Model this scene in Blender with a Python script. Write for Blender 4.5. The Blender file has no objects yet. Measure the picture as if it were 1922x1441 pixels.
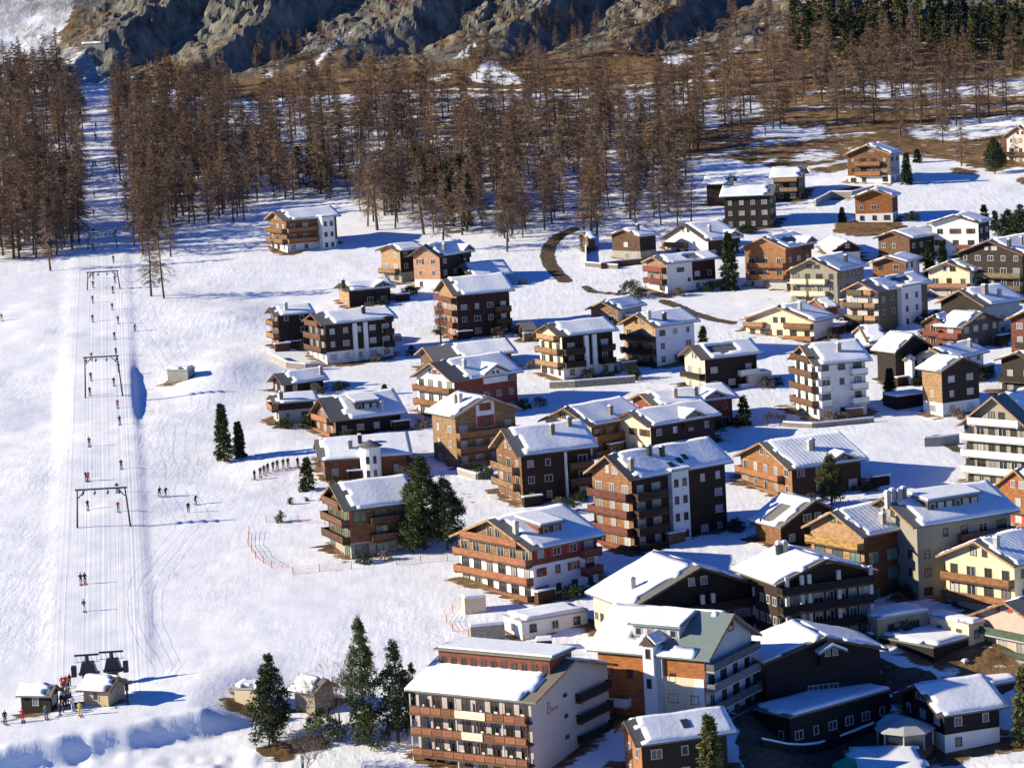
import bpy, bmesh, math, random
import numpy as np
from mathutils import Vector, Matrix

SC = bpy.context.scene
COL = SC.collection
# ------------------------------------------------------------------ camera, sky, sun, exposure
CAM_H = 70.0
cam_d = bpy.data.cameras.new('camera'); cam = bpy.data.objects.new('camera', cam_d); COL.objects.link(cam)
cam_d.sensor_width = 36.0; cam_d.lens = 36.0*5000/1922; cam_d.clip_start = 1.0; cam_d.clip_end = 6000.0
_p = math.radians(7.5); _r = math.radians(3.15)
_f = Vector((0, math.cos(_p), -math.sin(_p))); _u0 = Vector((0, math.sin(_p), math.cos(_p))); _r0 = Vector((1, 0, 0))
_rc = math.cos(_r)*_r0 - math.sin(_r)*_u0; _uc = math.cos(_r)*_u0 + math.sin(_r)*_r0
_m = Matrix((( _rc.x, _uc.x, -_f.x, 0), (_rc.y, _uc.y, -_f.y, 0), (_rc.z, _uc.z, -_f.z, CAM_H), (0, 0, 0, 1)))
cam.matrix_world = _m
SC.camera = cam

SUN_EL = 21.0; SUN_AZ = -94.0        # compass from +Y (north), clockwise: the sun stands to the left, a touch in front
world = bpy.data.worlds.new('World'); SC.world = world; world.use_nodes = True
wn = world.node_tree.nodes; wl = world.node_tree.links
bg = wn['Background']; sky = wn.new('ShaderNodeTexSky'); sky.sky_type = 'NISHITA'; sky.sun_disc = False
sky.sun_elevation = math.radians(SUN_EL); sky.sun_rotation = math.radians(SUN_AZ % 360)
sky.altitude = 1800; sky.air_density = 1.0; sky.dust_density = 0.1; sky.ozone_density = 7.0
hs = wn.new('ShaderNodeHueSaturation'); hs.inputs['Hue'].default_value = 0.515; hs.inputs['Saturation'].default_value = 1.15
wl.new(sky.outputs[0], hs.inputs['Color']); wl.new(hs.outputs[0], bg.inputs['Color']); bg.inputs['Strength'].default_value = 0.095
sun_d = bpy.data.lights.new('sun', 'SUN'); sun = bpy.data.objects.new('sun', sun_d); COL.objects.link(sun)
sun_d.energy = 5.0; sun_d.angle = math.radians(0.5); sun_d.color = (1.0, 0.905, 0.69)
_sd = Vector((math.sin(math.radians(SUN_AZ))*math.cos(math.radians(SUN_EL)), math.cos(math.radians(SUN_AZ))*math.cos(math.radians(SUN_EL)), math.sin(math.radians(SUN_EL))))
sun.rotation_euler = _sd.to_track_quat('Z', 'Y').to_euler()
SC.view_settings.view_transform = 'Standard'; SC.view_settings.look = 'None'
SC.view_settings.exposure = 0.72; SC.view_settings.gamma = 1.0; SC.view_settings.use_curve_mapping = False
SC.cycles.max_bounces = 6; SC.cycles.diffuse_bounces = 3; SC.cycles.use_denoising = True

RNG = random.Random(7)
# ------------------------------------------------------------------ materials
MATS = {}
def nodes(m): return m.node_tree.nodes, m.node_tree.links
def mat_basic(name, col, var=0.25, scale=1.5, stretch=(1, 1, 1), rough=0.8, bump=0.0, bscale=6.0, spec=0.3, planks=None, metallic=0.0):
    m = bpy.data.materials.new(name); m.use_nodes = True; N, L = nodes(m)
    b = N['Principled BSDF']; b.inputs['Roughness'].default_value = rough
    b.inputs['Specular IOR Level'].default_value = spec; b.inputs['Metallic'].default_value = metallic
    tc = N.new('ShaderNodeTexCoord'); mp = N.new('ShaderNodeMapping'); mp.inputs['Scale'].default_value = stretch
    L.new(tc.outputs['Object'], mp.inputs[0])
    nz = N.new('ShaderNodeTexNoise'); nz.inputs['Scale'].default_value = scale; nz.inputs['Detail'].default_value = 5
    L.new(mp.outputs[0], nz.inputs['Vector'])
    oi = N.new('ShaderNodeObjectInfo')
    ad = N.new('ShaderNodeMath'); ad.operation = 'MULTIPLY_ADD'; ad.inputs[1].default_value = 0.35; L.new(oi.outputs['Random'], ad.inputs[0]); L.new(nz.outputs[0], ad.inputs[2])
    mr = N.new('ShaderNodeMapRange'); mr.inputs[1].default_value = 0.35; mr.inputs[2].default_value = 1.0; mr.inputs[3].default_value = 1-var; mr.inputs[4].default_value = 1+var
    L.new(ad.outputs[0], mr.inputs[0])
    mx = N.new('ShaderNodeMix'); mx.data_type = 'RGBA'; mx.blend_type = 'MULTIPLY'; mx.inputs[0].default_value = 1.0
    mx.inputs[6].default_value = (*col, 1); L.new(mr.outputs[0], mx.inputs[7])
    out = mx.outputs[2]
    if planks:
        wv = N.new('ShaderNodeTexWave'); wv.wave_type = 'BANDS'; wv.bands_direction = planks; wv.inputs['Scale'].default_value = 1.6
        wv.inputs['Distortion'].default_value = 0.4; wv.inputs['Detail'].default_value = 1
        L.new(tc.outputs['Object'], wv.inputs['Vector'])
        m2 = N.new('ShaderNodeMix'); m2.data_type = 'RGBA'; m2.blend_type = 'MULTIPLY'; m2.inputs[0].default_value = 0.35
        L.new(out, m2.inputs[6]); L.new(wv.outputs[0], m2.inputs[7]); out = m2.outputs[2]
    L.new(out, b.inputs['Base Color'])
    if bump:
        n2 = N.new('ShaderNodeTexNoise'); n2.inputs['Scale'].default_value = bscale; n2.inputs['Detail'].default_value = 4
        L.new(tc.outputs['Object'], n2.inputs['Vector'])
        bp = N.new('ShaderNodeBump'); bp.inputs['Strength'].default_value = bump; bp.inputs['Distance'].default_value = 0.1
        L.new(n2.outputs[0], bp.inputs['Height']); L.new(bp.outputs[0], b.inputs['Normal'])
    MATS[name] = m
    return m
WOOD = dict(wood_dark=(.030, .019, .014), wood_black=(.016, .013, .013), wood_brown=(.058, .028, .015), wood_mid=(.13, .064, .033), wood_orange=(.28, .125, .052),  # brown and rust are dimmed, putting the shade of right-hand walls into the colour
            wood_orange2=(.25, .10, .05), wood_bright=(.34, .125, .038), wood_tan=(.34, .20, .10), wood_pink=(.36, .19, .12), wood_rust=(.17, .066, .026), wood_red=(.19, .055, .035),
            wood_reddark=(.085, .030, .022), wood_grey=(.10, .085, .07), wood_yellow=(.55, .33, .10), wood_olive=(.15, .12, .065), green_wood=(.06, .09, .06), grey_rail=(.16, .16, .17))
for k, c in WOOD.items():
    mat_basic(k, c, var=.6, scale=1.6, stretch=(.6, .6, 2.2), rough=.75, planks='Z')
for k, c, v in (('white', (.74, .72, .69), .10), ('cream', (.68, .56, .38), .12), ('grey', (.40, .39, .38), .12), ('grey_shade', (.46, .45, .47), .14), ('pinkgrey', (.50, .42, .38), .08), ('pink', (.55, .36, .30), .12),
                ('olive', (.28, .26, .20), .12), ('yellow', (.46, .36, .20), .15), ('concrete', (.27, .27, .24), .25)):
    mat_basic(k, c, var=v, scale=.7, rough=.9, bump=.15)
mat_basic('stone', (.27, .24, .20), var=.5, scale=3.0, rough=.9, bump=.5, bscale=4)
mat_basic('roof', (.165, .16, .145), var=.3, scale=3.0, rough=.7, bump=.3)
mat_basic('roof_green', (.17, .21, .20), var=.12, scale=2.0, rough=.5)
mat_basic('roof_olive', (.20, .185, .135), var=.15, scale=2.0, rough=.6)
mat_basic('roof_brown', (.10, .045, .03), var=.2, rough=.6)
mat_basic('metal_dark', (.05, .055, .06), var=.2, rough=.45, metallic=.6)
mat_basic('metal_grey', (.30, .30, .30), var=.2, rough=.5, metallic=.5)
mat_basic('frame_white', (.46, .44, .41), var=.06, rough=.6)
mat_basic('frame_brown', (.10, .055, .03), var=.2, rough=.6)
mat_basic('shutter_red', (.36, .045, .035), var=.2, rough=.6)
mat_basic('sign_board', (.78, .66, .46), var=.05, rough=.7)
mat_basic('letter_grey', (.38, .33, .27), var=.1); mat_basic('letter_red', (.33, .08, .07), var=.1)
mat_basic('bark', (.085, .062, .048), var=.4, scale=3, stretch=(1, 1, .3), rough=.95)
mat_basic('bark_grey', (.16, .13, .11), var=.3, scale=3, rough=.95)
mat_basic('twig', (.195, .132, .092), var=.55, scale=.35, rough=.95, spec=.1)
mat_basic('twig_dark', (.135, .093, .068), var=.5, scale=.35, rough=.95, spec=.1)
mat_basic('twig_warm', (.235, .145, .085), var=.5, scale=.35, rough=.95, spec=.1)
mat_basic('twig_grey', (.20, .155, .125), var=.3, scale=.5, rough=.95, spec=.1)
mat_basic('needles', (.065, .085, .026), var=.55, scale=.9, rough=.7, spec=.2)
mat_basic('needles_dark', (.036, .052, .022), var=.5, scale=.9, rough=.7, spec=.2)
mat_basic('needles_olive', (.10, .10, .032), var=.5, scale=.9, rough=.7, spec=.2)
mat_basic('dry_grass', (.22, .11, .04), var=.5, scale=3, rough=.95)
for k, c in dict(cloth_black=(.02, .02, .025), cloth_blue=(.04, .08, .22), cloth_red=(.5, .04, .035), cloth_green=(.05, .2, .14), cloth_white=(.7, .7, .68), cloth_orange=(.55, .16, .05), cloth_yellow=(.6, .45, .08), skin=(.5, .32, .24), net_red=(.75, .22, .16), net_orange=(.75, .34, .12), parasol_green=(.01, .33, .17)).items():
    mat_basic(k, c, var=.15, rough=.85)
def mat_glass(name, col, rough):
    m = bpy.data.materials.new(name); m.use_nodes = True; N, L = nodes(m); b = N['Principled BSDF']
    oi = N.new('ShaderNodeObjectInfo'); rp = N.new('ShaderNodeMapRange'); rp.inputs[3].default_value = .45; rp.inputs[4].default_value = 1.5
    L.new(oi.outputs['Random'], rp.inputs[0])
    mx = N.new('ShaderNodeMix'); mx.data_type = 'RGBA'; mx.blend_type = 'MULTIPLY'; mx.inputs[0].default_value = 1; mx.inputs[6].default_value = (*col, 1); L.new(rp.outputs[0], mx.inputs[7])
    L.new(mx.outputs[2], b.inputs['Base Color']); b.inputs['Roughness'].default_value = rough; b.inputs['Specular IOR Level'].default_value = .7
    MATS[name] = m
mat_glass('pane_dark', (.035, .04, .05), .12); mat_glass('pane_pale', (.30, .29, .29), .25); mat_glass('pane_green', (.10, .16, .14), .1)

def mat_snow(name, bump=.35, tint=(.86, .87, .89)):
    m = bpy.data.materials.new(name); m.use_nodes = True; N, L = nodes(m); b = N['Principled BSDF']
    tc = N.new('ShaderNodeTexCoord'); b.inputs['Roughness'].default_value = .75; b.inputs['Specular IOR Level'].default_value = .25
    n1 = N.new('ShaderNodeTexNoise'); n1.inputs['Scale'].default_value = .55; n1.inputs['Detail'].default_value = 4; L.new(tc.outputs['Object'], n1.inputs['Vector'])
    cr = N.new('ShaderNodeValToRGB'); cr.color_ramp.elements[0].position = .3; cr.color_ramp.elements[1].position = .6
    cr.color_ramp.elements[0].color = (tint[0]*.90, tint[1]*.91, tint[2]*.93, 1); cr.color_ramp.elements[1].color = (*tint, 1)
    L.new(n1.outputs[0], cr.inputs[0]); L.new(cr.outputs[0], b.inputs['Base Color'])
    n2 = N.new('ShaderNodeTexNoise'); n2.inputs['Scale'].default_value = 1.4; n2.inputs['Detail'].default_value = 5; L.new(tc.outputs['Object'], n2.inputs['Vector'])
    bp = N.new('ShaderNodeBump'); bp.inputs['Strength'].default_value = bump; bp.inputs['Distance'].default_value = .25
    L.new(n2.outputs[0], bp.inputs['Height']); L.new(bp.outputs[0], b.inputs['Normal'])
    MATS[name] = m
mat_snow('snow'); mat_snow('snow_roof', .2)

def mat_ground():
    m = bpy.data.materials.new('ground'); m.use_nodes = True; N, L = nodes(m); b = N['Principled BSDF']
    def new(t, **k):
        n = N.new(t)
        for a, v in k.items(): setattr(n, a, v)
        return n
    def math_(op, a, c, cl=False):
        n = new('ShaderNodeMath', operation=op, use_clamp=cl)
        for i, v in enumerate((a, c)):
            if isinstance(v, (int, float)): n.inputs[i].default_value = v
            else: L.new(v, n.inputs[i])
        return n.outputs[0]
    tc = new('ShaderNodeTexCoord'); P = tc.outputs['Object']
    def noise(scale, det=5, stretch=None, rough=.55):
        n = new('ShaderNodeTexNoise'); n.inputs['Scale'].default_value = scale; n.inputs['Detail'].default_value = det; n.inputs['Roughness'].default_value = rough
        if stretch:
            mp = new('ShaderNodeMapping'); mp.inputs['Scale'].default_value = stretch[0]; mp.inputs['Rotation'].default_value = stretch[1]; L.new(P, mp.inputs[0]); L.new(mp.outputs[0], n.inputs['Vector'])
        else: L.new(P, n.inputs['Vector'])
        return n.outputs[0]
    def attr(nm):
        a = new('ShaderNodeAttribute'); a.attribute_name = nm; return a.outputs['Fac']
    def ramp(src, stops):
        c = new('ShaderNodeValToRGB'); e = c.color_ramp.elements
        while len(e) < len(stops): e.new(.5)
        for el, (p, col) in zip(e, stops): el.position = p; el.color = (*col, 1)
        L.new(src, c.inputs[0]); return c.outputs[0]
    def mix(f, a, c):
        n = new('ShaderNodeMix', data_type='RGBA'); L.new(f, n.inputs[0]); L.new(a, n.inputs[6]); L.new(c, n.inputs[7]); return n.outputs[2]
    def mrange(s, a, c, d=0., e=1.):
        n = new('ShaderNodeMapRange'); n.inputs[1].default_value = a; n.inputs[2].default_value = c; n.inputs[3].default_value = d; n.inputs[4].default_value = e; L.new(s, n.inputs[0]); return n.outputs[0]
    snow = ramp(noise(.25, 5), [(.3, (.78, .79, .82)), (.62, (.87, .88, .90))])
    grass = ramp(noise(.22, 8, rough=.7), [(.30, (.045, .032, .02)), (.42, (.12, .073, .036)), (.52, (.23, .13, .055)), (.66, (.24, .165, .08))])
    rock = ramp(noise(.16, 9, ((1, 1, .45), (0, .4, .3)), .72), [(.32, (.045, .043, .042)), (.45, (.125, .118, .10)), (.56, (.20, .19, .155)), (.68, (.29, .265, .20))])
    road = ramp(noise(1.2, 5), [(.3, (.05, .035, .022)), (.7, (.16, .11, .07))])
    geo = new('ShaderNodeNewGeometry'); sep = new('ShaderNodeSeparateXYZ'); L.new(geo.outputs['Normal'], sep.inputs[0])
    steep = mrange(math_('ADD', sep.outputs[2], math_('MULTIPLY', noise(.12, 6), .35)), 1.06, .90)
    steep = math_('ADD', steep, mrange(noise(.045, 6, None, .62), .47, .60), True)
    rk = math_('MULTIPLY', steep, attr('rocky'), True)
    base = mix(rk, grass, rock)
    sf = math_('ADD', attr('snowy'), math_('MULTIPLY', math_('SUBTRACT', noise(.35, 6, ((.7, 1.6, 1), (0, 0, .2)), .62), .5), 1.5))
    sf = mrange(sf, .44, .56)
    sf2 = math_('MULTIPLY', sf, math_('SUBTRACT', 1.0, math_('MULTIPLY', rk, .8), True), True)
    c = mix(sf2, base, snow)
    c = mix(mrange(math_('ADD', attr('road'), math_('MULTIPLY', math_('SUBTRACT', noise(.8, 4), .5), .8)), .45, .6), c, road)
    L.new(c, b.inputs['Base Color']); b.inputs['Roughness'].default_value = .85; b.inputs['Specular IOR Level'].default_value = .2
    tracks = noise(.55, 4, ((1.7, .30, 1), (0, 0, .35)))
    hh = math_('ADD', math_('MULTIPLY', noise(1.1, 6), 1.0), math_('MULTIPLY', tracks, 1.1))
    rough_ = math_('MULTIPLY', noise(.42, 9, ((1, 1, .5), (0, 0, 0)), .72), math_('MULTIPLY', math_('SUBTRACT', 1.0, sf2), 15.0))
    lane = new('ShaderNodeTexNoise', noise_dimensions='1D'); lane.inputs['Scale'].default_value = 1.6; lane.inputs['Detail'].default_value = 3; L.new(attr('lane'), lane.inputs['W'])
    calm = mrange(noise(.02, 3), .38, .62, .25, 1.0)
    hh = math_('MULTIPLY', hh, math_('MULTIPLY', calm, math_('SUBTRACT', 1.0, math_('MULTIPLY', attr('piste'), .75))))
    hh = math_('ADD', math_('ADD', hh, rough_), math_('MULTIPLY', math_('MULTIPLY', lane.outputs[0], attr('piste')), .6))
    bp = new('ShaderNodeBump'); bp.inputs['Strength'].default_value = .42; bp.inputs['Distance'].default_value = .25; L.new(hh, bp.inputs['Height']); L.new(bp.outputs[0], b.inputs['Normal'])
    MATS['ground'] = m; return m
mat_ground()

# ------------------------------------------------------------------ helpers
def link(name, me, parent=None, mat=None, kind=None, loc=None, rotz=None):
    o = bpy.data.objects.new(name, me); COL.objects.link(o)
    if parent is not None: o.parent = parent
    if loc is not None: o.location = loc
    if rotz is not None: o.rotation_euler = (0, 0, rotz)
    if mat is not None and len(me.materials) == 0: me.materials.append(MATS[mat])
    if kind: o['kind'] = kind
    return o
def tag(o, label, cat, group=None):
    o['label'] = label; o['category'] = cat
    if group: o['group'] = group
    return o
def empty(name, loc, rotz, label, cat, group=None):
    o = bpy.data.objects.new(name, None); COL.objects.link(o); o.location = loc; o.rotation_euler = (0, 0, rotz); o.empty_display_size = .5
    return tag(o, label, cat, group)
class MB:
    def __init__(s): s.v = []; s.f = []
    def poly(s, pts):
        i = len(s.v); s.v += [tuple(p) for p in pts]; s.f.append(tuple(range(i, i+len(pts))))
    def prism(s, bot, top):
        n = len(bot); i = len(s.v); s.v += [tuple(p) for p in bot]+[tuple(p) for p in top]
        s.f.append(tuple(range(i+n-1, i-1, -1))); s.f.append(tuple(range(i+n, i+2*n)))
        for k in range(n): s.f.append((i+k, i+(k+1) % n, i+n+(k+1) % n, i+n+k))
    def box(s, x0, x1, y0, y1, z0, z1):
        s.prism([(x0, y0, z0), (x1, y0, z0), (x1, y1, z0), (x0, y1, z0)], [(x0, y0, z1), (x1, y0, z1), (x1, y1, z1), (x0, y1, z1)])
    def obox(s, fr, a0, a1, n0, n1, z0, z1):
        # box in the frame of a facade: a along it, n outward
        p = lambda a, n, z: (fr[0]+fr[2]*a+fr[4]*n, fr[1]+fr[3]*a+fr[5]*n, z)
        s.prism([p(a0, n1, z0), p(a1, n1, z0), p(a1, n0, z0), p(a0, n0, z0)], [p(a0, n1, z1), p(a1, n1, z1), p(a1, n0, z1), p(a0, n0, z1)])
    def tube(s, p0, p1, r0, r1, n=6):
        p0 = Vector(p0); p1 = Vector(p1); d = (p1-p0).normalized(); a = d.orthogonal().normalized(); c = d.cross(a)
        s.prism([p0+(a*math.cos(t)+c*math.sin(t))*r0 for t in [2*math.pi*k/n for k in range(n)]], [p1+(a*math.cos(t)+c*math.sin(t))*r1 for t in [2*math.pi*k/n for k in range(n)]])
    def mesh(s, name, smooth=False):
        me = bpy.data.meshes.new(name); me.from_pydata(s.v, [], s.f)
        if smooth: me.polygons.foreach_set('use_smooth', [True]*len(me.polygons))
        me.update(); return me
    def obj(s, name, mat, parent=None, **k): return link(name, s.mesh(name, k.pop('smooth', False)), parent, mat, **k)
def fixn(me):
    bm = bmesh.new(); bm.from_mesh(me); bmesh.ops.recalc_face_normals(bm, faces=bm.faces); bm.to_mesh(me); bm.free()

# ------------------------------------------------------------------ terrain
PROF = [(60,-75),(150,-48),(300,-27.5),(345,-20.5),(392,-13.5),(470,-7),(552,0),(630,8),(712,18),(780,28),(850,39),(905,46.5),(945,53),(975,63),(1010,86),(1060,124),(1150,195),(1300,300),(1600,470),(1900,600)]
_py = np.arange(0.0, 2000.0, 2.0)
_pz = np.interp(_py, [p[0] for p in PROF], [p[1] for p in PROF])
for _ in range(2):
    _pz[15:-15] = np.convolve(_pz, np.ones(13)/13.0, 'same')[15:-15]

def sstep(a, b, x):
    t = np.clip((x-a)/(b-a), 0.0, 1.0)
    return t*t*(3-2*t)

def vnoise(x, y, seed=0):
    xi = np.floor(x).astype(np.int64); yi = np.floor(y).astype(np.int64)
    fx = x-xi; fy = y-yi
    fx = fx*fx*(3-2*fx); fy = fy*fy*(3-2*fy)
    def h(i, j):
        n = (i*374761393 + j*668265263 + seed*974634777) & 0xffffffff
        n = ((n ^ (n >> 13))*1274126177) & 0xffffffff
        n = (n ^ (n >> 16)) & 0xffff
        return n/32767.5 - 1.0
    a = h(xi, yi); b = h(xi+1, yi); c = h(xi, yi+1); d = h(xi+1, yi+1)
    return (a+(b-a)*fx)*(1-fy) + (c+(d-c)*fx)*fy

def fbm(x, y, scale, octv=3, seed=0):
    s = 0.0; amp = 1.0; tot = 0.0; f = 1.0/scale
    for k in range(octv):
        s = s + amp*vnoise(x*f+17.3*k, y*f-9.1*k, seed+k); tot += amp; amp *= 0.5; f *= 2.03
    return s/tot

def worley(x, y, seed=0):
    xi = np.floor(x).astype(np.int64); yi = np.floor(y).astype(np.int64)
    best = np.full(np.shape(x), 9.0); sec = best.copy(); val = np.zeros(np.shape(x))
    for i in (-1, 0, 1):
        for j in (-1, 0, 1):
            a, c = xi+i, yi+j
            n = (a*374761393 + c*668265263 + seed*974634777) & 0xffffffff
            n = ((n ^ (n >> 13))*1274126177) & 0xffffffff
            n = n ^ (n >> 16)
            px = a+(n & 255)/255.0; pyy = c+((n >> 8) & 255)/255.0; v = ((n >> 16) & 255)/255.0
            d = np.hypot(x-px, y-pyy); nb = d < best
            sec = np.where(nb, best, np.minimum(sec, d)); val = np.where(nb, v, val); best = np.where(nb, d, best)
    return val, sec-best

CORR = [(-55.0,335.0),(-60.5,372.7),(-73.6,467.4),(-89.3,578.3),(-103.5,681.6),(-114.8,761.9),(-125.2,836.9),(-139.6,938.4),(-146.0,985.0)]
def corr_x(y):
    return np.interp(y, [c[1] for c in CORR], [c[0] for c in CORR])

def terrain(x, y):
    x = np.asarray(x, dtype=float); y = np.asarray(y, dtype=float)
    z = np.interp(y, _py, _pz)
    # soft ground in the village, snow mounds beside the piste, forest floor
    z = z + 0.35*fbm(x, y, 32, 3, 5)*sstep(330, 360, y)*(1-sstep(700, 760, y))
    z = z + 1.1*fbm(x, y, 27, 3, 11)*sstep(-25, -50, x)*sstep(415, 460, y)*(1-sstep(640, 700, y))
    z = z + 1.6*fbm(x, y, 34, 3, 21)*sstep(700, 760, y)*(1-sstep(930, 950, y))
    z = z + 0.09*fbm(x, y, 4.0, 2, 31)*sstep(330, 350, y)
    z = z + 0.55*fbm(x, y, 2.6, 2, 33)*(1-sstep(331, 338, y-.25*(x+64)))*(1-sstep(-36, -26, x))*sstep(300, 310, y)
    # piste of the drag lift: a groomed, slightly raised ramp with a sharp right bank
    cx = corr_x(y); d = x-cx
    on = sstep(-10.5, -6.0, d)*(1-sstep(6.0, 8.0, d))*sstep(360, 385, y)*(1-sstep(900, 930, y))
    z = z + on*(0.25 + 1.0*np.exp(-((y-548)/26.0)**2))
    z = z + 2.0*np.exp(-((x+62)/10)**2-((y-560)/16)**2)
    z = z + 1.6*np.exp(-((x+66)/12)**2-((y-625)/12)**2)
    # levelled lift station and the bank in front of it
    tilt = y - 0.36*(x+64)
    lift = sstep(337.6, 340.3, tilt)*(1-sstep(347, 368, tilt))*(1-sstep(-46, -32, x))
    z = z + 2.8*lift + .55*fbm(x, y, 2.2, 2, 35)*np.exp(-((tilt-338.5)/3.0)**2)*(1-sstep(-46, -34, x))
    # the village street lies lower at the right, a shovelled heap beside it
    z = z - 5.5*sstep(26, 40, x)*(1-sstep(344, 362, y))
    z = z + 3.2*np.exp(-((x-64)/7)**2-((y-327)/6)**2)*(1+.35*fbm(x, y, 2.2, 2, 77))
    # mountain: sawtooth spurs whose right sides fall steeply, ledges and gullies
    m = sstep(952, 1000, y+10*fbm(x, y, 60, 2, 41))
    left = sstep(-172, -146, x-0.35*(y-980)); right = 1-0.6*sstep(60, 110, x)
    q = (x-0.95*(y-960)+9*fbm(x, y, 26, 3, 43))/52.0
    fr = q-np.floor(q)
    hsh = 0.55+0.45*vnoise(np.floor(q)*7.3, np.floor(q)*1.7, 47)
    saw = np.where(fr < 0.78, fr/0.78, (1-fr)/0.22)
    z = z + m*left*right*(17*hsh*(saw-0.4))
    rid = 1-np.abs(fbm(x, y, 17, 3, 51)); rid2 = 1-np.abs(fbm(x, y, 6.5, 2, 53))
    rid3 = 1-np.abs(fbm(x+.4*y, y*.5, 3.4, 2, 57)); amp = .45+.55*sstep(-.25, .35, fbm(x, y, 40, 2, 59))
    z = z + m*left*right*amp*(9*(rid-0.7)+5.5*(rid2-0.7)+2.6*(rid3-.7))
    jx = x+2.5*fbm(x, y, 6, 2, 81); jy = y+2.0*fbm(x, y, 6, 2, 83)
    w1, e1 = worley(jx/9.0, jy/5.0, 85); w2, e2 = worley(jx/3.8, jy/2.4, 87)
    z = z + m*left*right*amp*(4.6*(w1-.5)+1.9*(w2-.5)-1.3*(1-sstep(0, .22, e1)))
    z = z + m*(1-left)*3*fbm(x, y, 30, 3, 61)
    return z


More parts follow.
